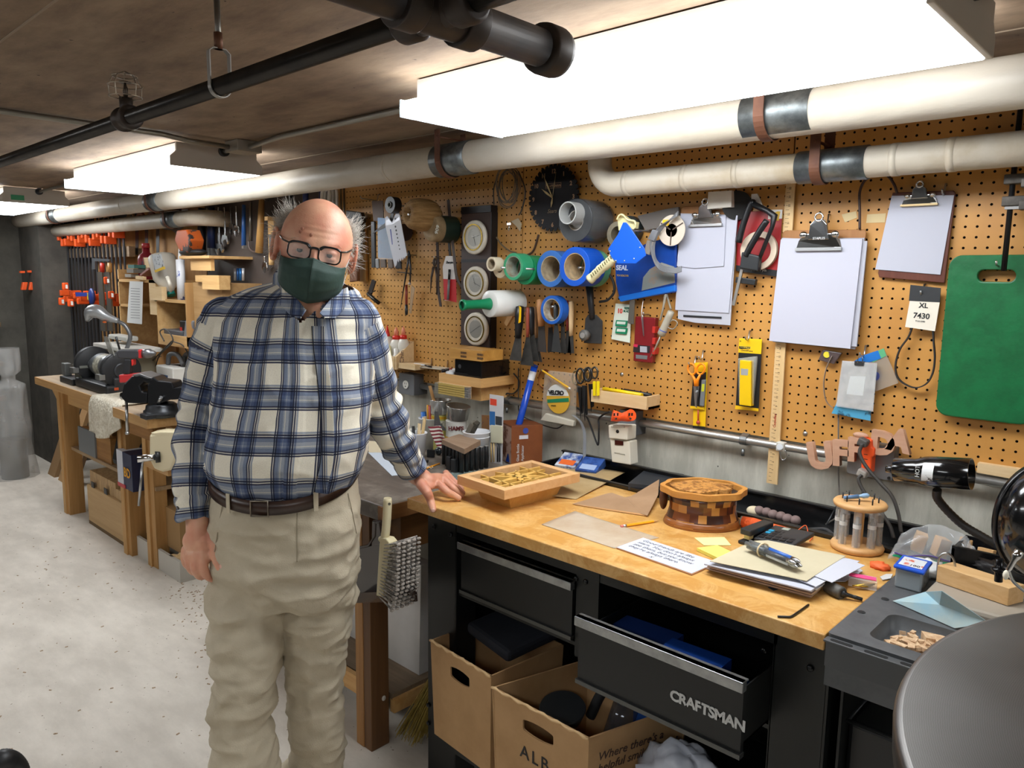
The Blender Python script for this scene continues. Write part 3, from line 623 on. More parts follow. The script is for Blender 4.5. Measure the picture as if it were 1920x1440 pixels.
# stapler
t=thing('stapler','black stapler under the calculator','stapler',H(1410,1010,.90))
s0=H(1398,1000,.928); xdv=(H(1450,980,.928)-s0); xdv.z=0; xdv.normalize(); ydv=V((-xdv.y,xdv.x,0))
part('arm',B().par(s0-ydv*.014-V((0,0,.006)),xdv*.11,ydv*.030,(0,0,.016)),mat('#26282a',.4),t,bev=.003)
part('magazine',B().par(s0-ydv*.008+xdv*.004-V((0,0,.016)),xdv*.02,ydv*.014,(0,0,.01)),mat('#d3c68c',.4,.3),t)
part('base',B().par(s0-ydv*.014-xdv*.010-V((0,0,.027)),xdv*.12,ydv*.028,(0,0,.008)),mat('#202224',.4),t,bev=.002)
part('magazine_block',B().par(s0-ydv*.006+xdv*.024-V((0,0,.026)),xdv*.06,ydv*.02,(0,0,.02)),mat('#17181a',.5),t)
# calculator
t=thing('calculator','black desk calculator with two blue keys','calculator',H(1475,1005,.90))
q=[H(u,v,z) for u,v,z in ((1413,1008,.916),(1453,984,.930),(1528,998,.934),(1488,1022,.916))]
part('body',B().prism([q[0],q[3],q[2],q[1]],(0,0,-.011)),mat('#2e3033',.4),t,bev=.0025)
ex=(q[3]-q[0]); ey=(q[1]-q[0]); nn=ex.cross(ey).normalized()*-1
if nn.z<0: nn=-nn
def cal(a,b_,w,h,m,nm): part(nm,B().prism([q[0]+ex*x+ey*y+nn*.0002 for x,y in((a,b_),(a+w,b_),(a+w,b_+h),(a,b_+h))],nn*.0025),m,t)
cal(.30,.74,.42,.14,mat('#9fa79b',.3),'display')
for r_ in range(4):
    for c_ in range(5):
        cal(.08+c_*.175,.08+r_*.15,.12,.09,mat('#2a9ec9',.4) if (c_==0 and r_ in(2,3)) else mat('#15161a',.5),'key')
# paper stack and folder
t=thing('paper_stack','thick untidy stack of papers with brown worn edges under the folder','papers',H(1450,1085,.90))
for k,(sh,m_) in enumerate((((0,0),'#8f7564'),((2,-1),'#b9a38a'),((-1,1),'#a2897a'),((4,-2),'#c9b795'),((1,0),'#937a6b'),((6,-4),'#c0c4d2'),((14,-6),'#c8cad4'),((-2,-2),'#bdc0ce'))):
    px=[(1326,1066),(1405,1030),(1590,1062),(1520,1118)]; z=.9035+.0032*k
    jj=[(random.uniform(-4,4),random.uniform(-1.5,1.5)) for _ in px]
    part('sheet',B().prism([H(u+sh[0]+j[0],v+sh[1]+j[1]-1.1*k,z) for (u,v),j in zip(px,jj)],(0,0,-.0026)),mat(m_,.75),t)
for k,(px,z) in enumerate(((((1480,1080),(1560,1040),(1612,1052),(1530,1100)),.931),(((1500,1070),(1575,1044),(1622,1060),(1560,1092)),.9335),(((1530,1090),(1592,1050),(1618,1070),(1585,1090)),.906))):
    part('loose_sheet',B().prism([H(u,v,z) for u,v in px],(0,0,-.001)),mat('#c3c5d0',.7),t)
f=obj('folder',B().prism([H(u,v,.9345) for u,v in ((1331,1052),(1412,1014),(1440,1013),(1586,1042),(1560,1058),(1512,1089),(1480,1082),(1400,1066))],(0,0,-.0012)),mat('#c9bfa2',.7,n=(4,'#bdb294')),label='cream manila folder lying on the paper stack',cat='folder')
pens=thing('pen_bundle','bundle of four pens held by a rubber band on the folder','pens',H(1450,1050,.936))
pa,pb=H(1406,1024,.945),H(1498,1062,.947); dv=pb-pa; L_=dv.length; dv.normalize(); sd=dv.cross(Zv).normalized()
for k,(o1,o2,c1) in enumerate(((-.0065,.0,'#2159b6'),(.0065,.0,'#d7dbe2'),(0,.0105,'#3166bd'),(.013,.009,'#4a4d52'))):
    s=pa+sd*o1+V((0,0,o2))
    pe=part('pen',B().cyl(s+dv*L_*.40,s+dv*L_*.86,.0056,n=14),mat(c1,.3),pens)
    part('cap',B().cyl(s,s+dv*L_*.42,.0050,.0060,n=14),mat('#6f7476',.2,alpha=.75),pe)
    part('tip',B().lathe(s+dv*L_*.86,dv,[(0,.0056),(.014,.0052),(.02,.003),(.024,.0)],14),STEEL,pe)
part('rubber_band',B().tube([pa+dv*L_*.3+sd*(.003+.0165*math.cos(a))+V((0,0,.0055+.0145*math.sin(a))) for a in np.linspace(0,2*PI,30)],.0022,8,False),mat('#d9c39c',.6),pens)
quad('hex_key_card',((1440,1101),(1452,1098),(1464,1103),(1450,1107)),.9012,.001,mat('#3a3f47',.6),'small dark printed scrap at the front edge of the paper stack','paper')
# hex key
k0,k1,k2=H(1458,1156,.9025),H(1483,1157,.9025),H(1516,1134,.9025)
obj('hex_key',B().tube([k0,k0+(k1-k0)*.9,k1+(k2-k1)*.08,k2],.0022,6),mat('#3b3b3e',.35,.8),label='small black hex key lying near the right front edge',cat='hex key')
# socket adapter
t=thing('rotary_bit','grey cylindrical tool bit with hex shank on the bench','tool',H(1580,1108,.90))
a,b0=H(1550,1098,.914),H(1577,1112,.912); d_=(b0-a)
part('drum',B().lathe(a,d_,[(0,.011),(.002,.0135),(d_.length,.014),(d_.length+.004,.012)],24),mat('#6c6a66',.6,.4,n=(40,'#45433f')),t)
e1=b0+d_.normalized()*.012; e2=H(1617,1124,.905)
part('shank',B().lathe(b0,e2-b0,[(0,.0085),(.01,.006),(.012,.0045),((e2-b0).length*.6,.0038),((e2-b0).length*.65,.0045),((e2-b0).length,.0035)],12),DKST,t)
# pink capped bit boxes
t=thing('bit_case','clear plastic case with pink label holding brass bits','case',H(1615,1095,.90))
part('case',B().par(H(1590,1098,.903),(.055,.012,0),(-.012,.035,0),(0,0,.018)),CLEAR,t); part('label',B().par(H(1592,1080,.922),(.052,.012,0),(-.006,.018,0),(0,0,.0015)),mat('#ee4d86',.5),t)
for k in range(4): part('bit',B().cyl(H(1598+k*6,1098-k*.8,.909),H(1628+k*4,1100-k*1.5,.909),.002,n=8),mat('#c9a443',.3,.9),t)
obj('orange_netting',B().ell(H(1650,1062,.905),(.022,.016,.010),fn=lambda q:1+.35*noise.noise(q*5)),mat('#f06a33',.6),label='crumpled orange netting behind the pink labelled case',cat='netting')
obj('white_tag',B().prism([H(u,v,.9035) for u,v in((1650,1081),(1662,1076),(1674,1076),(1670,1084),(1655,1087))],(0,0,-.002)),WHT,label='small white oval tag beside the blue lidded tub',cat='tag')
# blue lidded tub
t=thing('plastic_tub','clear tub with blue lid and printed label','tub',H(1710,1105,.90))
b=B().par(H(1676,1100,.903),(.053,.0,0),(-.005,.075,0),(0,0,.042)); q0=H(1676,1100,.903)
part('tub',b,mat('#9aa3a8',.2,0,alpha=.75),t,bev=.004)
part('contents',B().par(q0+V((.004,.004,.002)),(.045,0,0),(-.005,.066,0),(0,0,.03)),mat('#c6cbcf',.5),t)
part('lid',B().par(q0+V((-.004,-.004,.042)),(.061,0,0),(-.005,.083,0),(0,0,.008)),mat('#1e56c8',.35),t,bev=.003)
lb=part('label',B().par(q0+V((.003,.006,.0505)),(.046,0,0),(-.004,.058,0),(0,0,.0006)),mat('#d5d9dd',.5,n=(40,'#d06a52',.55,.6)),t)
text('lettering','100',q0+V((.022,.012,.0513)),Xv,Yv,.014,INK,t)
# bit holder carousel
c=V((-.607,-.224,.90)); t=thing('bit_carousel','round wooden bit holder with clear tubes and pins','tool holder',c)
MW=wood('#dfb27a','#c8955c','x',.45)
part('base',B().lathe(c,Zv,[(0,.056),(.003,.060),(.010,.062),(.016,.058),(.018,.05)],40),MW,t)
part('top_disc',B().lathe(c+V((0,0,.107)),Zv,[(0,.052),(.003,.060),(.010,.062),(.015,.058),(.016,.045)],40),MW,t)
part('centre_post',B().box(c+V((0,0,.062)),(.02,.02,.092),Matrix.Rotation(.5,3,'Z')),PINEZ,t)
for k in range(8):
    a=k*PI/4+.25; q=c+V((math.cos(a)*.045,math.sin(a)*.045,.018)); tb=part('tube',B().cyl(q,q+V((0,0,.09)),.0095,n=16,cap=False),CLEAR,t)
    part('drill_bit',B().cyl(q,q+V((0,0,.075)),.0042,n=8),mat('#9a9488',.4,.6),tb)
    part('paper_band',B().lathe(q+V((0,0,.048)),Zv,[(0,.0097),(.010,.0097)],16,False),WHT,tb)
    q=c+V((math.cos(a)*.04,math.sin(a)*.04,.12)); part('pin',B().cyl(q,q+V((0,0,.018)),.0018,n=8),DKST,t)
t2=thing('paint_knife','small tool with blue and cream handle resting on the bit holder','tool',c+V((0,0,.124)))
a=c+V((-.03,-.030,.130)); d_=V((.045,.035,.008)); part('grip',B().cyl(a,a+d_*.6,.0045,.0055,n=12),mat('#5b7ea6',.4),t2); part('handle_end',B().lathe(a+d_*.6,d_,[(0,.004),(.006,.004),(.012,.0065),(.022,.006),(.026,.002)],12),mat('#8fb0cf',.4),t2)
# zip bag and blocks
def crumple(seed,amp): 
    return lambda p: p+V((0,0,amp*noise.noise(V((p.x*14,p.y*14,seed)))))
P0,P1,P2,P3=H(1664,1048,.905),H(1852,1072,.905),H(1818,1012,.96),H(1690,1000,.965)
def fn(a,b_):
    p=P0*(1-a)*(1-b_)+P1*a*(1-b_)+P2*a*b_+P3*(1-a)*b_; return p+V((0,0,.03*math.sin(PI*a)*b_+.012*noise.noise(V((a*5,b_*5,3)))))
t=thing('zip_bag','clear zip bag with green seal line lying behind the blue lidded tub','plastic bag',H(1750,1060,.90))
part('film',B().sheet(fn,22,14),mat('#e6e9eb',.12,0,alpha=.28,spec=1.),t,solid=.0006)
part('seal_strip',B().strap([fn(a,.04)+V((0,-.0,.003)) for a in np.linspace(.05,.72,12)],(0.002,.009,0.003),.001),mat('#129163',.4),t)
part('zip_line',B().strap([fn(a,.13)+V((0,0,.003)) for a in np.linspace(.05,.70,12)],(.0,.003,.001),.001),mat('#6b4fa0',.4),t)
for k,(u,v,lab) in enumerate(((1722,1018,'small maple block seen through the zip bag, left one'),(1762,1028,'larger maple block seen through the zip bag, right one'),(1812,1030,'maple block behind the right end of the zip bag'),(1846,1050,'tall maple block beside the gooseneck base'))):
    p=H(u,v+14,.905); obj('maple_block',B().box(p+V((0,0,.022)),(.026,.032,.045),Matrix.Rotation(.3+.4*k,3,'Z')@Matrix.Rotation(.25,3,'Y')),wood('#ddb079','#cf9f66','z',.5),label=lab,cat='wood block',bev=.001)
obj('white_cloth',B().ell(H(1735,1065,.92),(.04,.03,.02),fn=lambda q:1+.35*noise.noise(q*3)),mat('#e8e9e8',.7),label='crumpled white tissue behind the blue lidded tub',cat='tissue')
# beige machine base with block, sandpaper
P=H(1790,1130,.93); 
obj('beige_case',B().par((-.392,-.50,.903),(.20,0,0),(0,.24,0),(0,0,.028)),mat('#9c9284',.5),bev=.008,label='low beige plastic case under the maple block at the right',cat='case')
t=thing('black_bin','black plastic bin with a wire handle behind the maple block','bin',(-.33,-.2,.90))
part('bin',B().bb((-.40,-.235,.903),(-.19,-.225,.965)).bb((-.40,-.235,.903),(-.394,-.11,.96)).bb((-.40,-.235,.903),(-.19,-.11,.907)).bb((-.40,-.115,.903),(-.19,-.11,.96)),mat('#131315',.25),t)
wx=H(1757,1085,.935); part('wire_handle',B().tube(spl([wx,wx+V((.0,0,.045)),wx+V((.012,.004,.058)),wx+V((.026,.008,.045)),wx+V((.034,.010,.0))]),.0022,8),STEEL,t)
obj('grey_bag',B().ell((-.29,-.262,.945),(.06,.022,.016),Matrix.Rotation(-.2,3,'Z'),fn=lambda q:1+.4*noise.noise(q*4)),mat('#2f2f31',.35,alpha=.9),label='crumpled dark plastic bag behind the maple block',cat='plastic bag')
q=H(1740,1122,.932)
t=obj('maple_block',B().par(V((-.388,-.40,.932)),(.135,-.035,0),(.018,.045,0),(0,0,.036)),wood('#dcb684','#c79a62','x',.5,2.),bev=.0012,label='long maple block on the beige case, sandpaper against it',cat='wood block')
obj('marker_stub',B().cyl((-.225,-.33,.932),(-.219,-.325,.985),.005,n=12),mat('#1c1c1e',.4),label='upright black marker stub beside the long maple block',cat='marker')
P=[H(u,v,z) for u,v,z in ((1674,1127,.905),(1735,1110,.934),(1766,1108,.968),(1855,1168,.934),(1790,1178,.905))]
c=sum(P,V((0,0,0)))/5+V((0,0,.004))
obj('sandpaper',B().add(P+[c],[(i,(i+1)%5,5) for i in range(5)]),mat('#8fb2c0',.9,n=(9,'#aab9b6',.4,.6)),solid=.0012,label='light blue sandpaper sheet leaning on the long maple block',cat='sandpaper')
# ---------- black lamp ----------
t=thing('machine_lamp','glossy black cylinder lamp on a gooseneck in front of the pegboard','lamp',(-.33,-.3,.92))
GB=mat('#0b0b0c',.16,0,coat=.6,n=(8,'#1a1a1b',.5,.7)); ly=-.32
a,b0=W(1676,880,ly),W(1822,889,ly); d_=b0-a; L_=d_.length
part('shade',B().lathe(a,d_,[(0,.020),(.003,.0260),(L_*.30,.0270),(L_*.33,.0280),(L_*.42,.0325),(L_*.47,.0335),(L_,.0335),(L_,.0325),(L_*.6,.031),(L_*.58,.0)],40),GB,t)
part('neck_stub',B().lathe(a,-d_,[(0,.0085),(.016,.0085)],16),GB,t)
part('bulb',B().ell(a+d_*.80,(.018,.018,.018)),mat('#cfc8b0',.2),t)
part('warning_label',B().strap([a+d_.normalized()*(L_*.5)+V((0,-math.cos(q)*.0342,math.sin(q)*.0342)) for q in np.linspace(-.45,.75,9)],d_.normalized()*.022,-.0004),mat('#dfe0e0',.5,n=(70,'#4c4c50',.55,.58)),t)
text('lettering','HOT',a+d_.normalized()*(L_*.40)+V((0,-.0344,-.008)),Zv,-Xv,.012,WHT,t)
g0=V((b0.x-.062,ly,a.z-.028)); pts=spl([g0,W(1760,938,ly+.01),W(1800,980,ly+.02),W(1845,1008,ly+.02),W(1900,1040,ly+.02),W(1960,1090,ly+.02)],14)
part('gooseneck',B().tube(pts,[.0085+.0009*(k%2) for k in range(len(pts))],14),mat('#2d2a27',.45,.3),t)
# machine head at the right edge
t=thing('machine_guard','glossy black round machine guard with chrome clamp at right edge','machine',(-.10,-.6,.95))
c=D(1985,990,1.42); 
part('dome',B().lathe(c+V(HF)*.05,-V(HF),[(0,.088),(.012,.094),(.05,.09),(.075,.07),(.088,.04),(.092,0)],48,xdir=Zv,sx=1.25,sy=1.0),GB,t)
part('rim',B().lathe(c+V(HF)*.05,-V(HF),[(-.004,.094),(-.004,.0965),(.003,.0965),(.008,.095)],48,True,True,1.25,1.0,Zv),mat('#141416',.25,.2),t)
a,b0=D(1912,1032,1.30),D(1886,1078,1.30)
part('lever',B().lathe(a,b0-a,[(0,.0),(.001,.008),(.012,.008),(.02,.005),((b0-a).length-.012,.0045),((b0-a).length,.0)],16),CHR,t)
part('lever_grip',B().ell(b0,(.005,.005,.009)),CREAM,t)
part('clamp_screw',B().cyl(D(1874,1048,1.36),D(1872,1090,1.36),.007,n=14).ell(D(1872,1068,1.36),(.012,.012,.006)),mat('#202021',.2,.8),t)
part('mount',B().tube([D(1960,1060,1.45),D(1960,1200,1.45)],.02,16),GB,t)
part('chrome_ring',B().tube(spl([D(1889,1065,1.31),D(1900,1090,1.31),D(1925,1112,1.31)]),.003,10),CHR,t)
# round machine table
h=.30; cT=V((.3446*h/.55,-2.121+1.187*h/.55,1.55-h)); R_=.632*h/.55
def steeltab():
    m,nt,p=nodes('turned_steel'); L=nt.links; p.inputs['Metallic'].default_value=.9; p.inputs['Roughness'].default_value=.38
    tc=N(nt,'ShaderNodeTexCoord'); wv=N(nt,'ShaderNodeTexWave',wave_type='RINGS',rings_direction='Z',i_Scale=220.,i_Distortion=3.); L.new(tc.outputs['Object'],wv.inputs[0])
    nz=N(nt,'ShaderNodeTexNoise',i_Scale=9.,i_Detail=7.); L.new(tc.outputs['Object'],nz.inputs[0])
    mx=N(nt,'ShaderNodeMix',data_type='RGBA'); mx.inputs[6].default_value=(.055,.05,.046,1); mx.inputs[7].default_value=(.17,.165,.16,1); L.new(nz.outputs[0],mx.inputs[0])
    x2=N(nt,'ShaderNodeMix',data_type='RGBA'); x2.inputs[0].default_value=.025; L.new(mx.outputs[2],x2.inputs[6]); L.new(wv.outputs[0],x2.inputs[7])
    L.new(x2.outputs[2],p.inputs['Base Color'])
    ng=N(nt,'ShaderNodeMapRange'); ng.inputs[3].default_value=.28; ng.inputs[4].default_value=.55; L.new(nz.outputs[0],ng.inputs[0]); L.new(ng.outputs[0],p.inputs['Roughness'])
    return m
t=thing('machine_table','large round grey steel machine table in the lower right corner','machine table',(cT.x,cT.y,0))
part('disc',B().lathe(cT+V((0,0,-.026)),Zv,[(0,R_-.006),(.003,R_-.001),(.020,R_),(.0245,R_-.002),(.026,R_-.006)],120),steeltab(),t)
part('underside_rib',B().lathe(cT+V((0,0,-.05)),Zv,[(0,R_*.9),(.024,R_*.93)],80),mat('#55565a',.5,.6),t)
part('column',B().cyl((cT.x,cT.y,0),(cT.x,cT.y,cT.z-.05),.045),mat('#3c3d40',.4,.6),t)
part('foot',B().cyl((cT.x,cT.y,0),(cT.x,cT.y,.03),.22),mat('#2c2d30',.5,.4),t)
# ---------- under the bench ----------
CB=mat('#b08b60',.8,n=(6,'#a17c52',.4,.65)); CBI=mat('#6f5334',.9)
def carton(name,P,z0,z1,lab,flare=.0,hole=True):
    """open carton: P = 4 corners (front-left, front-right, back-right, back-left) at the top"""
    P=[V((p[0],p[1],0)) for p in P]; c=sum(P,V((0,0,0)))/4; Q=[c+(p-c)*(1-flare) for p in P]
    t=thing(name,lab,'cardboard box',(c.x,c.y,z0)); th=.005
    for i,nm in enumerate(('front','side','back','side')):
        j=(i+1)%4; a,b_=P[i],P[j]; qa,qb=Q[i],Q[j]; nrm=(b_-a).cross(Zv).normalized()*-th
        A0=qa+V((0,0,z0)); B0=qb+V((0,0,z0)); A1=a+V((0,0,z1)); B1=b_+V((0,0,z1))
        bb=B()
        if i==0 and hole:
            def pt(x,y): return (A0*(1-x)+B0*x)*(1-y)+(A1*(1-x)+B1*x)*y
            hx,hy,hw,hh=.5,.80,.16,.11; m_=24
            inner=[pt(hx+(hw*max(-1,min(1,1.35*math.cos(q)))),hy+hh*.62*math.sin(q)) for q in np.linspace(0,2*PI,m_,endpoint=False)]
            outer=[]
            for q in np.linspace(0,2*PI,m_,endpoint=False):
                cx_,sy__=math.cos(q),math.sin(q); s=1/max(abs(cx_),abs(sy__)); x=.5+.5*cx_*s; y=.5+.5*sy__*s; outer.append(pt(x,y))
            bb.ringprism(outer,inner,nrm)
        else:
            bb.prism([A0,B0,B1,A1],nrm)
        part(nm+'_panel',bb,CB,t)
    part('bottom_panel',B().prism([q+V((0,0,z0)) for q in Q],(0,0,.004)),CB,t)
    e=[]
    b=B(); pts=[P[0]*(1-s)+P[1]*s+V((0,-.002,z1+.0025*math.sin(s*37))) for s in np.linspace(0,1,24)]
    b.tube(pts,[.0035+.0012*math.sin(k*2.1) for k in range(24)],7); part('torn_edge',b,mat('#c9a87b',.85),t)
    return t
zb=.195
b1=carton('cardboard_box',[(-1.606,-.745,0),(-1.335,-.765,0),(-1.31,-.49,0),(-1.585,-.47,0)],zb,.492,'open brown carton at the left under the workbench',.06)
b2=carton('cardboard_box',[(-1.306,-.790,0),(-.986,-.790,0),(-.895,-.50,0),(-1.22,-.49,0)],zb,.483,'open brown carton marked AL B, right of the plain one',.05)
text('handwriting','ALB',(-1.205,-.7885,.335),Xv,Zv,.048,INK,b2,depth=.0006,space=1.3)
sdv=V((.091,.29,0)).normalized()
text('printed_lettering','Where there\'s a\nhelpful smile in ev...!',V((-.974,-.775,.425))+V((.004,0,0)),sdv,Zv,.030,mat('#3c2820',.8),b2,depth=.0006,shear=.25)
text('printed_lettering','HuVal',V((-.974,-.775,.285))+V((.004,0,0)),sdv,Zv,.10,mat('#a5351f',.8),b2,depth=.0006,shear=.3)
obj('folded_cloth',B().par((-1.545,-.66,.505),(.20,-.03,-.012),(.05,.32,.03),(0,0,.035)),mat('#15171f',.8,n=(10,'#1d2029')),bev=.012,label='dark navy padded cushion lying across the left carton',cat='cushion')
obj('metal_dish',B().lathe((-1.17,-.66,.40),(.1,-.2,1),[(0,.05),(.03,.062),(.034,.06)],32),mat('#5c6064',.35,.8),label='round grey metal dish in the AL B carton',cat='dish')
obj('glass_jar',B().cyl((-1.045,-.60,.36),(-1.02,-.58,.475),.035),mat('#4a4d52',.1,.3,alpha=.6),label='dark glass jar standing in the AL B carton',cat='jar')
obj('dark_grip',B().tube(spl([(-1.14,-.58,.38),(-1.11,-.56,.46),(-1.06,-.52,.49)]),.014,12),RUB,label='black curved tool grip sticking up in the AL B carton',cat='tool')
obj('clear_wrap',B().ell((-1.06,-.53,.46),(.06,.035,.028),fn=lambda q:1+.4*noise.noise(q*4)),mat('#b7bdc4',.15,0,alpha=.5,spec=1.),label='crumpled clear wrap at the back of the AL B carton',cat='plastic wrap')
obj('blue_packet',B().box((-.985,-.56,.43),(.05,.03,.07),Matrix.Rotation(.5,3,'Z')),mat('#1b4d9c',.5),label='small blue packet in the right corner of the AL B carton',cat='packet')
obj('red_card',B().box((-1.09,-.70,.38),(.05,.004,.07),Matrix.Rotation(.7,3,'Y')),mat('#5e2a24',.6),label='dark red card stuck upright in the AL B carton',cat='card')
t=thing('shopping_bag','white plastic shopping bag with green print on the lower shelf','plastic bag',(-.80,-.62,.19))
part('bag',B().ell((-.79,-.66,.33),(.14,.09,.14),n=40,m=28,fn=lambda q:1+.30*noise.noise(q*2.6)+.12*noise.noise(q*7)),mat('#b4b8c2',.35,0,sss=.0),t)
part('print',B().ell((-.745,-.715,.40),(.045,.034,.03),fn=lambda q:1+.35*noise.noise(q*4)),mat('#1a7a4a',.5),t)
part('handle',B().tube(spl([(-.90,-.69,.40),(-.95,-.72,.36),(-.97,-.72,.28),(-.96,-.70,.22)]),.006,8).tube(spl([(-.88,-.70,.41),(-.93,-.735,.37),(-.955,-.735,.27),(-.945,-.70,.22)]),.006,8),mat('#bdb9b2',.5),t)
# ================= THINGS ON THE PEGBOARD (right to left) =================
def hook(u,v,y,lab):
    p=W(u,v,0); d=p+V((0,-.0,0))
    o=obj('peg_hook',B().tube([p+V((0,.004,0)),p+V((0,-.008,.0)),p+V((.0,-.012,-.022)),p+V((0,-.018,-.028)),p+V((0,y,-.024)),p+V((0,y-.004,-.016))],.0023,8),STEEL,label=lab,cat='hook'); return o
def cable(name,px,y,r,m,lab,cat='cable',n=8,**k):
    P=[W(q[0],q[1],q[2] if len(q)>2 else y) for q in px]
    return obj(name,B().tube(spl(P,n),r,8),m,label=lab,cat=cat,**k)
# conduit along the lower edge of the pegboard
cnd=obj('conduit',B().cyl((-3.3,-.013,1.077),(.6,-.013,1.077),.0115,n=16),mat('#b4b3af',.38,.85),label='long metal conduit along the lower edge of the pegboard',cat='conduit')
for u,v,lab in ((1394,818,'conduit strap below the yellow knife pack'),(950,748,'conduit strap beside the brush card')):
    p=W(u,v,-.02); t=thing('conduit_strap',lab,'strap',(p.x,-.013,1.06))
    part('saddle',B().strap([(p.x,.0,1.095)]+arc((p.x,-.013,1.077),Zv,-Yv,.013,0,PI,10)+[(p.x,.018,1.062)],(.022,0,0),.002),GALV,t)
    part('screw',B().cyl((p.x,-.018,1.05),(p.x,-.018,1.03),.005,n=10),GALV,t)
# green cutting board with handle slot
t=thing('cutting_board','dark green painted board with handle slot hanging at the right','board',W(1840,790,-.02))
GRN=mat('#0d6a3a',.42,n=(16,'#0a5c31',.4,.6),b=(35,.12))
y=-.03; a,b_=W(1786,478,y),W(1752,775,y)
cx_=W(1868,520,y).x; X0,X1=a.x-.006,2*cx_-a.x+.006; z1=W(1840,478,y).z; z0=b_.z-.003
outer=[V((p,y,q)) for p,q in rrect((X0+X1)/2,(z0+z1)/2,X1-X0,z1-z0,.028,8)]
sc_=W(1868,517,y); n=len(outer)
inner=[V((p,y,q)) for p,q in rrect(sc_.x,sc_.z,.078,.028,.0138,8)]
part('board',B().ringprism(outer,inner,(0,.016,0)),GRN,t,bev=.003)
hook(1879,478,-.05,'black peg hook holding the green board')
# bar clamp hanging over the pipe
t=thing('bar_clamp','black pipe clamp hanging at the far right above the green board','clamp',W(1882,500,-.07))
x=W(1890,430,-.07).x
part('bar',B().cyl((x,-.07,W(1881,508,-.07).z),(x,-.07,2.02),.006,n=12),mat('#1b1b1d',.3,.5),t)
for v in (337,378): p=W(1895,v,-.07); part('jaw',B().box((x+.012,-.07,p.z),(.055,.03,.022)).box((x+.03,-.09,p.z-.012),(.016,.03,.02)),mat('#3a3632',.4,.6,n=(30,'#55504a')),t,bev=.002)
part('pad',B().box((x+.006,-.07,W(1895,388,-.07).z),(.03,.022,.012)),mat('#8d8c8a',.4,.7),t)
obj('shelf_panel',B().par((-.50,-.05,1.868),(.5,0,0),(0,.05,0),(0,0,.004)),mat('#7d8088',.4,.3),label='grey flat sheet lying above the lower pipe at upper right',cat='sheet')
# drive belt with card
t=thing('drive_belt','black drive belt with white XL 7430 card','belt',W(1725,730,-.02)); y=-.02
pts=[(1713,600),(1703,630),(1686,655),(1678,685),(1682,708),(1698,722),(1718,728),(1738,720),(1750,700),(1754,672),(1752,640),(1750,600)]
part('belt',B().strap(spl([W(u,v,y) for u,v in pts],6),(0,.009,0),.003),RUB,t)
part('card',B().prism(wpts([(1706,563),(1762,566),(1753,621),(1697,613)],y-.008),(0,.002,0)),mat('#ded7c8',.6),t)
part('card_header',B().prism(wpts([(1707,534),(1764,540),(1762,567),(1704,564)],y-.0085),(0,.0025,0)),mat('#26282b',.6),t)
def wtext(s,u,v,y,size,m,par,ang=0,**k):
    c_,s_=math.cos(ang),math.sin(ang); return text('lettering',s,W(u,v,y),(c_,0,s_),(-s_,0,c_),size,m,par,align='CENTER',**k)
wtext('XL',1731,577,y-.0086,.017,INK,t,-.05,bold=.0004); wtext('7430',1727,597,y-.0086,.019,INK,t,-.05,bold=.0004); wtext('T1A1090',1725,604,y-.0086,.006,INK,t,-.05)
hook(1735,533,-.03,'peg hook holding the drive belt card')
# clipboards
def clip(t,p,w,h,y,gold=False):
    """big spring clip: base plate, body, finger loop"""
    part('clip_plate',B().prism([p+V((-w/2,0,-h*.34)),p+V((w/2,0,-h*.34)),p+V((w/2*.9,0,-h*.12)),p+V((w*.32,-.004,h*.05)),p+V((-w*.32,-.004,h*.05)),p+V((-w/2*.9,0,-h*.12))],(0,.010,0)),CHR,t,bev=.0015)
    part('clip_jaw',B().bb(p+V((-w/2,-.006,-h*.38)),p+V((w/2,.004,-h*.30))),mat('#c9b184',.3,.5) if gold else STEEL,t)
    part('clip_body',B().prism([p+V((-w*.22,-.008,-h*.1)),p+V((w*.22,-.008,-h*.1)),p+V((w*.18,-.012,h*.28)),p+V((w*.07,-.012,h*.42)),p+V((-w*.07,-.012,h*.42)),p+V((-w*.18,-.012,h*.28))],(0,.010,0)),mat('#8b8c8e',.25,1.),t,bev=.002)
    part('finger_loop',B().tube([p+V((math.cos(a)*w*.085,-.010,h*.46+math.sin(a)*w*.085)) for a in np.linspace(0,2*PI,20)],.0028,8,False),CHR,t)
    for sx in(-1,1): part('clip_foot',B().ell(p+V((sx*w*.34,-.002,h*.03)),(w*.09,.006,h*.09)),CHR,t)
def clipboard(lab,board,papers,cx,cw,ch,y,bm,tone,gold=False,th=.004):
    t=thing('clipboard',lab,'clipboard',W(board[2][0],board[2][1],y),'clipboards hanging on the pegboard')
    part('board',B().prism(wpts(board,y),(0,.004,0)),bm,t,bev=.002)
    z=y
    for k,px in enumerate(papers):
        yy=y-.0012-(k+1)*th/len(papers); part('papers',B().prism(wpts(px,yy),(0,th/len(papers)*.9,0)),mat(tone[min(k,len(tone)-1)],.7),t)
    clip(t,W(cx[0],cx[1],y-th-.004),cw,ch,y-th,gold); return t
HB=wood('#a5723f','#93602f','z',.5); MAH=wood('#6c3a2a','#552a1e','z',.4)
clipboard('dark red clipboard at the right with one white sheet and gold clip edge',[(1673,361),(1788,357),(1792,363),(1771,531),(1648,520),(1646,512)],[[(1672,367),(1789,366),(1763,515),(1641,505)]],(1725,368),.085,.062,-.014,MAH,('#b4b6c3',),True,.002)
t=clipboard('middle clipboard holding the largest thick pad of white paper',[(1467,436),(1472,432),(1621,430),(1624,436),(1601,648),(1448,636)],[[(1471,447),(1621,446),(1603,655),(1449,641)],[(1466,446),(1626,452),(1606,650),(1446,637)],[(1464,449),(1617,448),(1594,654),(1442,639)]],(1536,442),.125,.105,-.016,HB,('#9c9ca6','#aeafba','#b9bac8'),False,.018)
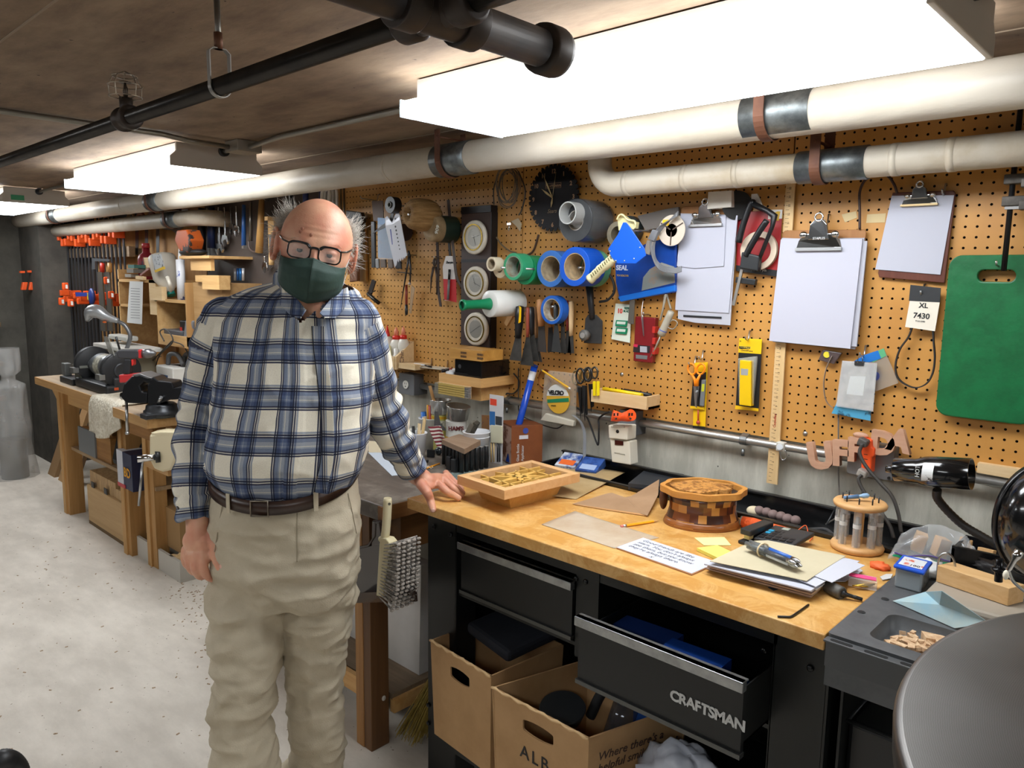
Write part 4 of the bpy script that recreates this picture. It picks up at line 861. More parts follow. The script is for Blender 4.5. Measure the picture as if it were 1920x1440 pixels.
t2=clipboard('left clipboard with small sheets folded over longer papers',[(1277,391),(1282,387),(1379,384),(1384,390),(1370,590),(1264,580)],[[(1276,400),(1383,403),(1369,610),(1302,605),(1271,598)],[(1277,402),(1383,404),(1366,587),(1266,581)],[(1277,409),(1361,405),(1357,499),(1302,503),(1269,499)]],(1324,404),.110,.085,-.018,HB,('#aeafb9','#b4b6c3','#b2b4c2'),False,.010)
part('pencil_line',B().bb(W(1281,594,-.0245),W(1353,594,-.0243)),INK,t2)
wtext('STAPLES',1535,449,-.0475,.009,mat('#dcdcdc',.3,.8),t)
for u,v,l in ((1556,402,'peg hook above the middle clipboard'),(1338,372,'dark peg hook above the left clipboard'),(1775,345,'peg hook behind the right clipboard')): hook(u,v,-.03,l)
for px,l in ((((1578,402),(1605,396),(1607,408),(1584,417)),'short masking tape piece with curled end on the pegboard'),(((1626,402),(1661,400),(1659,417),(1624,418)),'flat masking tape piece left of the red clipboard')):
    wslab('masking_tape',px,-.001,.001,mat('#cdb88c',.8),label=l,cat='tape')
cable('brown_cable',[(1612,430,-.02),(1612,395,-.02),(1612,360,-.02),(1622,338,-.025),(1640,328,-.03),(1662,328,-.03),(1676,345,-.03),(1682,362,-.02)],-.02,.0035,mat('#3a241e',.5),'dark brown cord looped left of the red clipboard','cord')
cable('brown_cable',[(1612,440,-.01),(1618,520,-.012),(1612,600,-.012),(1606,640,-.01)],-.01,.003,mat('#6d5a4c',.6),'grey brown cord hanging behind the middle clipboard','cord')
# yardstick
t=thing('yardstick','pale wooden yardstick hanging vertically between two pegboard sheets','ruler',W(1447,905,-.014))
YS=wood('#dcbd8c','#ccaa76','z',.5)
part('stick',B().prism(wpts([(1474,340),(1491,340),(1457,909),(1437,905)],-.014),(0,.006,0)),YS,t)
b=B(); P0,P1=W(1476,345,-.0143),W(1441,900,-.0143)
for k in range(73):
    q=P0.lerp(P1,k/72); l=.010 if k%2==0 else .006; b.bb(q+V((0,-.0002,-.0004)),q+V((l,.0004,.0004)))
part('scale_marks',b,mat('#4a3526',.7),t)
for k in range(1,36): 
    q=P0.lerp(P1,(k*2-.6)/72); text('numeral',str(36-k),q+V((.0125,0,0)),Zv,-Xv,.008,mat('#4a3526',.7),t)
text('lettering','Canadian',W(1454,802,-.0146),Zv,-Xv,.011,mat('#b5402c',.6),t)
t=thing('hose_clamp','white wire clamp hanging beside the yardstick end','clamp',W(1466,862,-.02))
part('strap',B().bb(W(1455,828,-.03),W(1475,846,-.01)),mat('#c9c6bc',.4),t,bev=.003); part('dial',B().cyl(W(1462,838,-.03),W(1462,838,-.036),.009,n=16),STEEL,t)
part('wire_loop',B().tube(spl([W(1461,844,-.022),W(1466,862,-.022),W(1475,858,-.022),W(1472,844,-.022)]),.0022,8),STEEL,t)
# carded knife, yellow packs, scissors
YB=mat('#f0c011',.4); BB=mat('#17181a',.45)
def corner(px,y,t_,m,par,nm,bev=.002): return part(nm,B().prism(wpts(px,y),(0,t_,0)),m,par,bev=bev)
t=thing('blade_pack','black and yellow carded box of utility blades below the middle clipboard','package',W(1400,770,-.012)); y=-.012
corner([(1386,634),(1429,636),(1422,771),(1379,766)],y,.002,BB,t,'card'); corner([(1386,634),(1429,636),(1427,664),(1384,661)],y-.0008,.001,YB,t,'card_header'); corner([(1379,760),(1422,766),(1422,771),(1378,767)],y-.0008,.001,YB,t,'card_footer',0)
part('blister',B().prism(wpts([(1383,672),(1418,668),(1410,762),(1385,758)],y-.014),(0,.013,0)),mat('#c9ccc4',.2,0,alpha=.35),t,bev=.003)
bx=corner([(1387,675),(1408,677),(1408,762),(1386,759)],y-.022,.020,mat('#e6bd0d',.35),t,'blade_box',.0015)
part('window',B().prism(wpts([(1389,691),(1403,692),(1402,704),(1389,703)],y-.0224),(0,.0006,0)),mat('#b7b9ba',.3,.4),bx)
wtext('STANLEY',1398,653,y-.0012,.0085,mat('#d9c14e',.5),t,-.04); part('brand_badge',B().prism(wpts([(1386,649),(1407,650),(1406,654.5),(1386,654)],y-.001),(0,.0004,0)),BB,t)
wtext('QuickPoint',1400,659,y-.0012,.0085,INK,t,-.04); wtext('25',1388,641,y-.0012,.006,INK,t)
hook(1408,620,-.03,'peg hook holding the carded blade box')
t=thing('knife_pack','tall yellow carded knife hanging behind the orange scissors','package',W(1310,806,-.01)); y=-.010
corner([(1301,680),(1327,679),(1322,807),(1299,805)],y,.002,YB,t,'card'); corner([(1299,798),(1322,800),(1322,807),(1299,805)],y-.0005,.001,BB,t,'card_footer',0)
part('red_ball',B().ell(W(1309,792,y-.008),(.0065,.006,.0065)),mat('#b33f2c',.4),t); part('red_rod',B().cyl(W(1309,768,y-.006),W(1309,790,y-.006),.0022,n=8),mat('#b33f2c',.4),t)
t=thing('knife_pack','black and yellow carded knife in front of the tall yellow card','package',W(1306,767,-.016)); y=-.016
corner([(1302,680),(1325,681),(1320,768),(1294,766)],y,.002,BB,t,'card'); corner([(1302,680),(1325,681),(1324,698),(1301,697)],y-.0006,.001,YB,t,'card_header'); corner([(1294,761),(1320,763),(1320,768),(1294,766)],y-.0006,.001,YB,t,'card_footer',0)
corner([(1315,712),(1323,712),(1319,762),(1311,761)],y-.008,.007,mat('#6f7376',.4),t,'knife')
part('knife_print',B().prism(wpts([(1316,720),(1321,720),(1320,734),(1315,734)],y-.009),(0,.0006,0)),mat('#b9bf2b',.5),t)
t=thing('scissors','orange handled scissors on a peg hook over yellow knife packs','scissors',W(1306,760,-.03)); y=-.032
for cxp,a in ((1297,-.12),(1314,.12)):
    c=W(cxp,692,y); part('handle',B().tube([c+V((math.cos(q)*.0135+math.sin(a)*math.sin(q)*.02,0,math.sin(q)*.0165)) for q in np.linspace(0,2*PI,22)],.0032,8,False).tube([c+V((0,0,-.015)),W(1303 if a<0 else 1308,712,y),W(1304 if a<0 else 1307,724,y)],[.0035,.005,.005],8),mat('#f58a12',.35),t)
part('blade',B().prism(wpts([(1300,724),(1306,724),(1307,740),(1306,765),(1303,762)],y),(0,.002,0)),STEEL,t); part('blade',B().prism(wpts([(1304,724),(1311,724),(1309,742),(1304,760)],y+.003),(0,.002,0)),STEEL,t)
part('pivot',B().cyl(W(1306,734,y-.001),W(1306,734,y+.004),.0035,n=12),CHR,t)
hook(1307,668,-.045,'peg hook holding the orange scissors'); hook(1321,657,-.03,'peg hook behind the yellow knife packs')
# blade refill card, red bit case, multitool, trouble light
t=thing('blade_card','pale card of ten refill blades with two green packs','package',W(1165,643,-.01)); y=-.01
corner([(1154,569),(1184,571),(1181,643),(1146,636)],y,.0015,mat('#d9dfd0',.6),t,'card')
for v0 in (600,614): p_=corner([(1155,v0),(1176,v0+1.5),(1174,v0+13),(1153,v0+11)],y-.006,.005,mat('#118058',.4),t,'blade_pack',.001); part('label',B().prism(wpts([(1157,v0+2.5),(1173,v0+3.5),(1172,v0+8.5),(1156,v0+7.5)],y-.0066),(0,.0004,0)),mat('#cfd6cc',.5),p_)
wtext('10',1162,587,y-.0012,.021,mat('#d8432a',.5),t,-.03,bold=.0008); wtext('REFILL\nBLADES',1177,580,y-.0012,.010,mat('#14604a',.5),t,-.03,bold=.0003)
t=thing('bit_case','red transparent drill bit case hanging on the pegboard','case',W(1205,680,-.02)); y=-.026
corner([(1191,593),(1229,596),(1222,681),(1187,677)],y,.022,mat('#7d2125',.25,0,alpha=.93),t,'case',.003)
for v0 in (612,633,652): corner([(1223,v0),(1229,v0+.5),(1227,v0+13),(1222,v0+12)],y-.003,.024,mat('#b8302a',.3),t,'latch',.001)
corner([(1188,646),(1219,649),(1218,662),(1187,660)],y-.001,.001,mat('#2a2024',.4),t,'label',0); corner([(1200,649),(1213,650),(1213,661),(1200,660)],y-.0014,.0008,mat('#a7a9b2',.4),t,'label_picture',0); corner([(1188,645),(1196,646),(1195,651),(1188,650)],y-.0016,.0008,mat('#c8274c',.4),t,'brand_patch',0)
part('contents',B().prism(wpts([(1192,665),(1214,667),(1213,674),(1192,672)],y-.0012),(0,.001,0)),mat('#9c9ea0',.3,.6),t)
t=thing('multitool','folded steel multitool hanging before the refill card','tool',W(1183,610,-.03)); y=-.03
for k in range(3): part('handle',B().prism(wpts([(1181+k*2,562),(1186+k*2,562),(1183+k*2.4,608),(1177+k*2,606)],y-.004*k),(0,.003,0)),mat('#8c877e',.35,.8),t)
cable('chain_ring',[(1206,562,-.02),(1203,590,-.035),(1207,630,-.035),(1205,590,-.04)],-.03,.0013,STEEL,'thin steel wire hanging over the red bit case','wire')
t=thing('soldering_tool','beige cylinder tool with blue ring and bundled cord','tool',W(1243,620,-.03)); y=-.035
a,b_=W(1259,583,y),W(1240,627,y); ax_=b_-a
part('body',B().lathe(a,ax_,[(0,.006),(.002,.0105),(.02,.0115),(ax_.length*.75,.0120),(ax_.length*.8,.0135),(ax_.length,.0135),(ax_.length+.004,.009)],20),mat('#a39c8c',.45),t)
part('blue_ring',B().lathe(a+ax_*.80,ax_,[(0,.0139),(.003,.0139)],20,False),mat('#4a63b5',.4),t)
part('stem',B().tube([b_,W(1230,650,y+.006),W(1219,671,y+.012)],.003,8),mat('#b5b1a4',.35,.7),t)
part('cord',B().tube(spl([W(1258,580,y),W(1252,560,y+.01),W(1248,548,y+.012),W(1243,580,y-.004),W(1238,600,y-.004),W(1244,575,y-.01),W(1249,552,y)]),.0032,8).tube(spl([W(1250,608,y),W(1262,600,y),W(1270,606,y),W(1262,617,y),W(1250,613,y)]),.002,8),mat('#8f8778',.6),t)
# coping saw, strip pack
t=thing('weatherstrip_pack','red and white carded tape pack behind the black hacksaw','package',W(1430,515,-.01)); y=-.010
corner([(1383,398),(1467,393),(1459,518),(1380,506)],y,.002,mat('#9c1f22',.4),t,'card'); corner([(1440,393),(1467,393),(1466,410),(1440,411)],y-.0006,.001,mat('#d7d3ca',.5),t,'card_header',0); corner([(1380,497),(1459,507),(1459,519),(1380,508)],y-.0006,.001,BB,t,'card_footer',0)
part('tape_roll',B().ring(W(1425,470,y-.004),-Yv,.055,.038,.012),mat('#cbb9a4',.6),t); part('round_badge',B().cyl(W(1459,405,y),W(1459,405,y-.002),.013),mat('#c9a227',.5),t)
text('lettering','9 ft. x 5 yds',W(1408,508,y-.0008),(1,0,-.02),Zv,.010,WHT,t)
t=thing('hacksaw','black compact hacksaw hanging over the red tape pack','saw',W(1400,500,-.04)); y=-.045
HK=mat('#131417',.38)
part('frame',B().tube(spl([W(1385,455,y),W(1394,420,y),W(1408,382,y),W(1414,381,y)],6),.009,12).tube([W(1411,382,y),W(1440,396,y),W(1452,405,y),W(1448,425,y),W(1418,500,y)],[.009,.008,.010,.006,.0055],10),HK,t)
part('handle',B().tube(spl([W(1438,413,y-.01),W(1420,440,y-.01),W(1404,468,y-.01),W(1398,480,y-.01)],6),[.009]*25 and .009,14),HK,t)
part('grip_block',B().prism(wpts([(1390,472),(1423,480),(1420,509),(1386,503)],y-.012),(0,.024,0)),mat('#1d2023',.45),t,bev=.004)
wslab('white_bracket',[(1409,364),(1420,363),(1430,385),(1436,387),(1430,392),(1408,384)],-.03,.004,mat('#d3cdc4',.5),label='white plastic bracket on top of the hacksaw',cat='bracket')
wslab('white_box',[(1328,360),(1372,357),(1371,388),(1326,392)],-.05,.045,mat('#d7d2c8',.6),label='white box behind the left clipboard under the pipe',cat='box')
obj('sanding_disc',B().cyl(W(1382,385,-.02),W(1382,385,-.028),.042,n=40),mat('#1d1d1d',.8),label='black disc half hidden behind the hacksaw',cat='disc')
t=thing('clamp_square','black clamp head on a grey bar below the red pack','clamp',W(1405,530,-.03)); y=-.03
part('head',B().prism(wpts([(1379,519),(1417,524),(1415,535),(1378,530)],y),(0,.014,0)),mat('#1e2022',.4),t,bev=.002); part('bar',B().prism(wpts([(1388,505),(1393,506),(1377,573),(1372,572)],y-.004),(0,.005,0)),mat('#a5a39e',.35,.8),t)
# zip bags, pouch on hook
y=-.03
t=thing('parts_bag','clear hanging bags with printed clock card and binder clip','bag',W(1600,780,y))
part('blue_bag',B().prism(wpts([(1579,735),(1635,745),(1632,789),(1559,775)],y+.006),(0,.002,0)),mat('#4f9cc0',.3,n=(30,'#2b3d4d',.5,.6)),t)
part('card',B().prism(wpts([(1580,677),(1643,680),(1636,770),(1569,760)],y),(0,.003,0)),mat('#b9b0a6',.3,n=(18,'#8f8279',.45,.6)),t)
part('inner_card',B().prism(wpts([(1594,705),(1623,706),(1618,742),(1587,739)],y-.0015),(0,.001,0)),mat('#d9d8d2',.5),t)
part('film',B().prism(wpts([(1579,676),(1645,682),(1637,772),(1567,762)],y-.004),(0,.0008,0)),mat('#dfe5e8',.1,0,alpha=.28,spec=1.),t)
part('binder_clip',B().prism(wpts([(1602,677),(1620,678),(1619,686),(1602,685)],y-.006),(0,.008,0)),mat('#2b2b2d',.4),t)
part('clip_wire',B().tube(spl([W(1608,680,y-.006),W(1610,669,y-.006),W(1616,668,y-.006),W(1618,680,y-.006)]),.0012,6),CHR,t)
t=thing('zip_bag','clear bag with blue tape and green strip behind the clock card','bag',W(1650,730,-.015)); y=-.016
part('film',B().prism(wpts([(1600,680),(1657,653),(1685,718),(1625,740)],y),(0,.002,0)),mat('#b8aa98',.2,0,alpha=.5),t)
part('green_strip',B().prism(wpts([(1640,660),(1657,653),(1662,667),(1636,680)],y-.001),(0,.0005,0)),mat('#5aa87a',.4),t); part('blue_strip',B().prism(wpts([(1600,678),(1622,665),(1646,657),(1652,672),(1628,680)],y-.0015),(0,.0005,0)),mat('#1c6fc0',.4),t)
part('bulb_shape',B().ell(W(1644,705,y+.004),(.014,.005,.019)),mat('#3f4a8c',.5),t)
hook(1625,648,-.045,'peg hook holding the clear bags')
t=thing('small_pouch','small clear pouch with yellow round sticker below the middle clipboard','pouch',W(1560,680,-.02)); y=-.02
part('pouch',B().prism(wpts([(1542,656),(1578,662),(1563,683),(1534,675)],y),(0,.012,0)),mat('#5d4f4e',.25,0,alpha=.8),t,bev=.002); part('sticker',B().cyl(W(1550,665,y-.001),W(1550,665,y-.002),.0085),mat('#d9c92e',.5),t)
part('pull_band',B().strap(spl([W(1560,667,y-.004),W(1549,690,y-.004),W(1544,720,y-.004),W(1548,750,y-.004),W(1560,764,y),W(1572,766,y+.004)]),(0,.006,0),.0015),mat('#8b7c70',.5),t)
cable('grey_cable',[(1572,778,-.012),(1572,830,-.012),(1572,880,-.01),(1572,960,-.03),(1549,983,-.1)],-.012,.0022,mat('#6f6a64',.5),'thin grey cord dropping from the clear bags to the tray')
# UFF DA wooden sign
t=thing('wooden_sign','cut-out wooden letters reading UFF DA resting on the conduit','sign',W(1600,850,-.05))
MP=wood('#c39a80','#b2876c','x',.6); y=-.055
for ch,u,v,sz,a in (('U',1543,876,.098,.22),('F',1577,870,.090,.08),('F',1604,862,.082,.05),('D',1654,850,.080,-.02),('A',1684,843,.072,-.10)):
    c_,s_=math.cos(a),math.sin(a); text('letter',ch,W(u,v,y),(c_,0,s_),(-s_,0,c_),sz,MP,t,align='CENTER',depth=.009,bold=.0046)
part('curl',B().ell(W(1614,816,y+.002),(.020,.009,.008)),MP,t)
text('letter','-',W(1625,850,y+.01),Xv,Zv,.07,MP,t,align='CENTER',depth=.008,bold=.004)
# outlet box with orange tap and plugs
def outlet_box(px,y,lab,screws=True):
    t=thing('outlet_box',lab,'outlet box',W(px[0][0],px[1][1],y)); a,b_=W(px[0][0],px[0][1],y),W(px[1][0],px[1][1],y)
    part('box',B().bb((a.x,y+.004,b_.z),(b_.x,.02,a.z)),mat('#66676a',.5,.4),t,bev=.002)
    part('cover',B().prism([V((p,y+.004,q)) for p,q in rrect((a.x+b_.x)/2,(a.z+b_.z)/2,b_.x-a.x,a.z-b_.z,.006)],(0,-.004,0)),mat('#84868a',.42,.5),t); return t,a,b_
t,a,b_=outlet_box(((1592,826),(1672,902)),-.04,'grey steel outlet box behind the UFF DA letters')
for s in((.06,.9),(.94,.08)): part('screw',B().cyl((a.x+(b_.x-a.x)*s[0],-.04,b_.z+(a.z-b_.z)*s[1]),(a.x+(b_.x-a.x)*s[0],-.044,b_.z+(a.z-b_.z)*s[1]),.004,n=10),DKST,t)
OR=mat('#f2561f',.42)
t=thing('outlet_tap','orange three way outlet tap at the right, with two grey plugs','outlet adapter',W(1630,870,-.08)); y=-.075
part('body',B().prism(wpts([(1614,822),(1634,825),(1634,838),(1639,842),(1638,856),(1634,858),(1632,888),(1614,886),(1615,860),(1611,850),(1613,838)],y),(0,.035,0)),OR,t,bev=.004)
part('slots',B().bb(W(1620,851,y-.0006),W(1627,853,y+.001)).bb(W(1620,860,y-.0006),W(1627,862,y+.001)),BLK,t)
PG=mat('#4b4845',.5)
for k,(pts,lab) in enumerate(((((1617,832),(1612,850),(1625,876),(1650,905),(1672,930),(1684,962),(1690,1000)),'dark grey power cord plugged into the top of the orange tap'),(((1616,890),(1610,900),(1622,925),(1648,955),(1668,985),(1676,1010)),'grey power cord plugged into the bottom of the orange tap'))):
    q=thing('power_cable',lab,'cord',W(*pts[0],y-.02)); p0_=W(*pts[0],y-.022)
    part('plug',B().box(W(pts[0][0]+2,pts[0][1]-3,y-.012),(.024,.026,.020),Matrix.Rotation(.3,3,'Y')),PG if k==0 else mat('#9a948c',.5),q,bev=.004)
    part('cord',B().tube(spl([W(u,v,y-.025-.004*i) for i,(u,v) in enumerate(pts)]),.0045,10),mat('#3b3835',.5),q)
wslab('wood_strip',[(1833,868),(1925,882),(1925,903),(1831,886)],-.02,.02,PALE,label='pale wood strip screwed on at the right end of the conduit',cat='wood strip')
# ---------- tape gun, spools, cable ----------
obj('clear_tape_roll',B().ring(W(1172,440,-.035),-Yv,.040,.024,.045),mat('#8f8672',.25,0,alpha=.85,n=(12,'#6d6757')),label='brown clear tape roll on the tape gun',cat='tape roll')
obj('duct_tape_roll',B().ring(W(1185,432,-.005),-Yv,.046,.020,.026),mat('#23292a',.3),label='dark green taped roll behind the tape gun',cat='tape roll')
t=thing('tape_gun','blue plate tape gun with cream grip','tape dispenser',W(1160,470,-.1)); y=-.175
BG=mat('#0f55c4',.32)
part('side_plate',B().prism(wpts([(1168,417),(1174,417),(1180,424),(1208,466),(1211,479),(1192,494),(1158,494),(1146,482),(1140,467),(1158,440)],y),(0,.003,0)),BG,t,bev=.001)
for u,v in ((1144,471),(1155,489),(1171,489),(1189,485),(1200,464)): part('rivet',B().lathe(W(u,v,y),-Yv,[(0,.0032),(.002,.002),(.0025,0)],10),CHR,t)
part('hub',B().tube(spl([W(1157,412,y+.01),W(1161,404,y+.01),W(1168,403,y+.01),W(1177,412,y+.01),W(1190,415,y+.01),W(1191,425,y+.01),W(1186,430,y+.01)],5),.003,8).prism(wpts([(1158,412),(1166,404),(1178,413),(1190,416),(1188,428),(1160,432)],y+.02),(0,.025,0)),mat('#d8cf9a',.5),t)
gp=[W(1150,484,y+.01),W(1140,494,y+.01),W(1128,503,y+.01),W(1117,514,y+.01),W(1106,524,y+.01)]
part('grip',B().tube(spl(gp,4),[.017,.0145,.015,.0165,.014,.0155,.0165,.014,.015,.016,.014,.015,.0155,.0145,.015,.016,.0165],14),mat('#e0d9ae',.5),t)
for k in range(11): q=W(1145-k*3.6,483+k*3.4,y-.006); part('grip_rib',B().box(q,(.0016,.006,.010),Matrix.Rotation(-.5,3,'Y')),mat('#6d6744',.7),t)
t=thing('string_loop_spool','white cable spool with yellow sticker beside the left clipboard','spool',W(1262,440,-.05)); c=W(1259,432,-.06)
part('flange',B().cyl(c,c+V((0,.004,0)),.047,n=36),mat('#cfc3b3',.5),t); part('back_flange',B().cyl(c+V((0,.04,0)),c+V((0,.044,0)),.047,n=36),mat('#cfc3b3',.5),t); part('core',B().cyl(c,c+V((0,.044,0)),.02),mat('#3c3c3e',.6),t)
part('yellow_sticker',B().bb(c+V((-.033,-.0005,.015)),c+V((-.010,.0,.033))),YEL,t)
for k in range(3): a=k*2.09+.5; part('spoke_slot',B().box(c+V((math.cos(a)*.025,-.0004,math.sin(a)*.025)),(.04,.001,.004),Matrix.Rotation(-a,3,'Y')),mat('#4b3b30',.6),t)
t=thing('cable_bundle','looped bundle of grey flat cable hanging beside the tape gun','cable',W(1245,500,-.07)); y=-.07
for k in range(6):
    o_=k*1.7; part('strand',B().tube(spl([W(1272-o_*.2,396+o_,y-.002*k),W(1245-o_,425,y-.002*k),W(1229-o_,450,y-.002*k),W(1228-o_*.6,480,y-.002*k),W(1240-o_*.4,497+o_,y-.002*k),W(1264,503+o_,y-.002*k),W(1278,500+o_,y+.004)]),.0022,7),mat('#77787b',.4,.1),t)
part('connector',B().prism(wpts([(1223,430),(1234,433),(1226,452),(1214,448)],y-.012),(0,.012,0)),mat('#7d7f84',.4),t,bev=.001)
part('connector_block',B().prism(wpts([(1213,450),(1225,454),(1217,478),(1207,474)],y-.008),(0,.010,0)),mat('#9a938b',.45),t,bev=.001)
t=thing('seal_bag','dark blue printed plastic bag of parts below the tape gun','bag',W(1210,550,-.03)); y=-.035
part('bag',B().prism(wpts([(1152,480),(1215,455),(1268,440),(1266,548),(1162,566),(1154,530)],y),(0,.012,0)),mat('#173a86',.22,n=(7,'#1d48a0')),t,bev=.004)
part('bottom_band',B().prism(wpts([(1158,556),(1266,534),(1266,546),(1163,566)],y-.002),(0,.014,0)),mat('#1f6fd2',.25),t,bev=.003)
part('clear_window',B().prism(wpts([(1203,545),(1206,520),(1218,505),(1240,492),(1264,500),(1265,530)],y-.001),(0,.004,0)),mat('#8e9696',.15,n=(14,'#a58f7e',.5,.6)),t)
text('lettering','SEAL',W(1155,506,y-.0008),(1,0,-.02),Zv,.022,mat('#b9c3d6',.4),t,bold=.0008); text('lettering','TO SOLDER',W(1156,518,y-.0008),(1,0,-.02),Zv,.009,mat('#c9a92c',.4),t)
wslab('grey_bag',[(1195,405),(1248,392),(1272,388),(1275,420),(1210,432)],-.02,.008,mat('#6d6762',.3),label='grey plastic bag behind the cable bundle',cat='bag')
# trowel & knobbed scraper, loops
t=thing('scraper','black bent scraper with round grey knob','scraper',W(1110,645,-.03)); y=-.035
part('blade',B().prism(wpts([(1097,598),(1102,590),(1117,590),(1129,602),(1127,645),(1094,643)],y),(0,.006,0)),mat('#2a2a2b',.5,n=(25,'#3b3a39')),t,bev=.002)
part('shank',B().tube([W(1105,535,y),W(1108,570,y),W(1111,598,y)],[.013,.011,.010],12),mat('#232325',.45),t)
p=W(1104,628,y); part('knob',B().lathe(p,-Yv,[(0,.010),(.012,.013),(.018,.019),(.028,.020),(.034,.017),(.036,0)],24),mat('#5d5a55',.5),t); part('knob_cap',B().lathe(p+V((0,-.034,0)),-Yv,[(0,.010),(.003,.010)],18),mat('#8f8c87',.4),t)
cable('rubber_belt',[(1125,500,-.03),(1146,520,-.03),(1152,545,-.03),(1140,562,-.03),(1124,566,-.03)],-.03,.0045,RUB,'thin black rubber belt arc right of the scraper','belt')
# ---------- rolls of tape ----------
def roll(u,v,y,ro,ri,t_,m,lab,core='#b9a98c',cat='tape roll',grp=None):
    c=W(u,v,y); t=thing('tape_roll',lab,cat,c,grp)
    part('tape',B().ring(c,Yv,ro,ri+.003,t_,44),m,t,bev=.001); part('core',B().ring(c+V((0,.001,0)),Yv,ri+.003,ri,t_-.002,44),mat(core,.6,n=(30,'#8b7c66')),t); return t
MT=mat('#d9cdb4',.6)
roll(921,495,-.20,.025,.016,.04,MT,'small cream tape roll leftmost in the row of rolls')
roll(937,504,-.16,.033,.012,.04,mat('#cbb999',.6),'cream tape roll just behind the smallest one')
roll(962,500,-.175,.047,.034,.055,mat('#2f9467',.42,n=(9,'#3fa377')),'open green tape roll, front one with grey core','#9fb0a4')
roll(984,506,-.115,.052,.034,.075,mat('#188a57',.4),'green tape roll behind the open green one','#7b8a80')
roll(1032,504,-.13,.062,.041,.06,mat('#2c63ad',.42,n=(8,'#3a70b8')),'dusty blue tape roll next to the green rolls')
roll(1052,506,-.065,.060,.041,.05,mat('#4c5866',.5),'grey tape roll behind the dusty blue one')
roll(1077,500,-.15,.064,.042,.085,mat('#1152bd',.4),'bright blue wide tape roll, right one of the row','#c3a67c')
roll(1108,503,-.06,.062,.04,.03,mat('#5fa382',.5),'pale green tape roll behind the bright blue one')
roll(1034,581,-.10,.050,.036,.035,mat('#1d5cb6',.42),'blue tape roll hanging lower over the brushes','#c9c6bd')
t=roll(1079,413,-.14,.069,.030,.115,mat('#383a3d',.25,.1,n=(6,'#494b4d')),'large wrapped grey duct tape roll in front of the clock','#c9c9c7')
part('protruding_core',B().ring(W(1064,399,-.185),Yv,.036,.032,.05),mat('#a9aaa8',.4),t)
part('wrap_film',B().lathe(W(1079,413,-.145),Yv,[(0,.071),(.12,.072),(.135,.06)],40,False),mat('#9fa3a6',.15,0,alpha=.25,spec=1.),t)
for u,v,y0,l in ((731,384,-.16,'long peg through the small black tape roll'),(765,402,-.19,'long peg through the twine ball'),(940,502,-.19,'long peg through the cream tape rolls'),(985,504,-.16,'long peg through the green tape rolls'),(1050,506,-.12,'long peg through the dusty blue tape roll'),(1085,502,-.14,'long peg through the bright blue tape roll'),(1034,575,-.09,'peg through the lower blue tape roll'),(1082,408,-.17,'long peg through the wrapped duct tape roll'),(1172,430,-.17,'long peg holding the tape gun')):
    p=W(u,v,y0); obj('long_peg',B().cyl((p.x,.004,p.z),(p.x,y0,p.z),.004,n=8),STEEL,label=l,cat='peg')
for u,v,y0,l in ((975,577,-.10,'peg bar behind the leftmost putty knives'),(1045,566,-.075,'peg bar behind the brushes'),(1096,700,-.07,'peg bar holding the scissors'),(764,478,-.05,'peg holding the steel divider'),(815,484,-.04,'peg holding the dark pliers'),(1107,540,-.035,'peg holding the black scraper'),(741,412,-.13,'peg holding the white spreader'),(1255,548,-.03,'peg holding the beige tool cord'),(1207,590,-.03,'peg holding the red bit case')):
    p=W(u,v,y0); obj('short_peg',B().tube([(p.x,.004,p.z),(p.x,y0,p.z),(p.x,y0-.004,p.z+.008)],.0025,8),STEEL,label=l,cat='peg')
# bracket between
cable('brown_strap',[(1010,440,-.01),(1000,470,-.012),(985,480,-.02)],-.01,.004,mat('#463021',.5),'brown strap end below the saw blade clock','strap')
for v,(x_,l) in ((552,(956,'steel bolt head under the green tape rolls, left')),(551,(963,'steel bolt head under the green tape rolls, right'))):
    obj('bolt_head',B().lathe(W(x_,v,-.0),-Yv,[(0,.006),(.006,.006),(.009,.003)],12),CHR,label=l,cat='bolt')
# putty knives and brushes
def knife(u,v0,v1,v2,w1,w2,y,hm,lab,bm=None,tip=0,lean=0):
    w1*=1.2; w2*=1.3
    t=thing('putty_knife',lab,'putty knife',W(u,v2,y)); a,c_,e=W(u,v0,y),W(u+lean*.4,v1,y),W(u+lean,v2,y)
    b=B(); n_=9; xs=[]
    part('handle',B().lathe(a,c_-a,[(0,.004),(.004,w1*.45),((c_-a).length*.3,w1*.5),((c_-a).length*.7,w1*.42),((c_-a).length,w1*.36)],16,sx=1,sy=.65),hm,t)
    part('blade',B().prism([c_+V((-w1*.35,0,.002)),c_+V((w1*.35,0,.002)),e+V((w2/2,0,0)),e+V((-w2/2,0,0))],(0,.002,0)),bm or mat('#4c4b49',.45,.7,n=(20,'#605e5b')),t); return t
t=knife(975,573,634,676,.034,.046,-.10,mat('#19191b',.4),'large black handled putty knife with yellow inlay, leftmost',lean=-9)
part('yellow_inlay',B().prism([W(u,v,-.113) for u,v in ((968,577),(973,574),(976,577),(975,604),(971,607),(966,603))],(0,.006,0)),YEL,t,bev=.0015)
knife(990,576,632,685,.016,.05,-.085,mat('#8c3f2c',.5),'putty knife with red white and brown handle',lean=-2)
knife(996,575,628,676,.024,.04,-.07,mat('#1a1a1c',.4),'black handled putty knife behind the red one',lean=4)
knife(1003,575,634,678,.018,.036,-.05,mat('#7e5c3d',.5),'brown wooden putty knife at the right of the first group',lean=4)
knife(1014,560,612,660,.034,.032,-.06,wood('#b98456','#a26f42','z'),'wide wooden handled brush with two screws',mat('#3a3532',.7),lean=2)
knife(1031,562,614,660,.022,.026,-.055,wood('#a5713f','#8f5c30','z'),'wooden handled brush seen through the blue tape roll',mat('#1d1c1d',.8),lean=2)
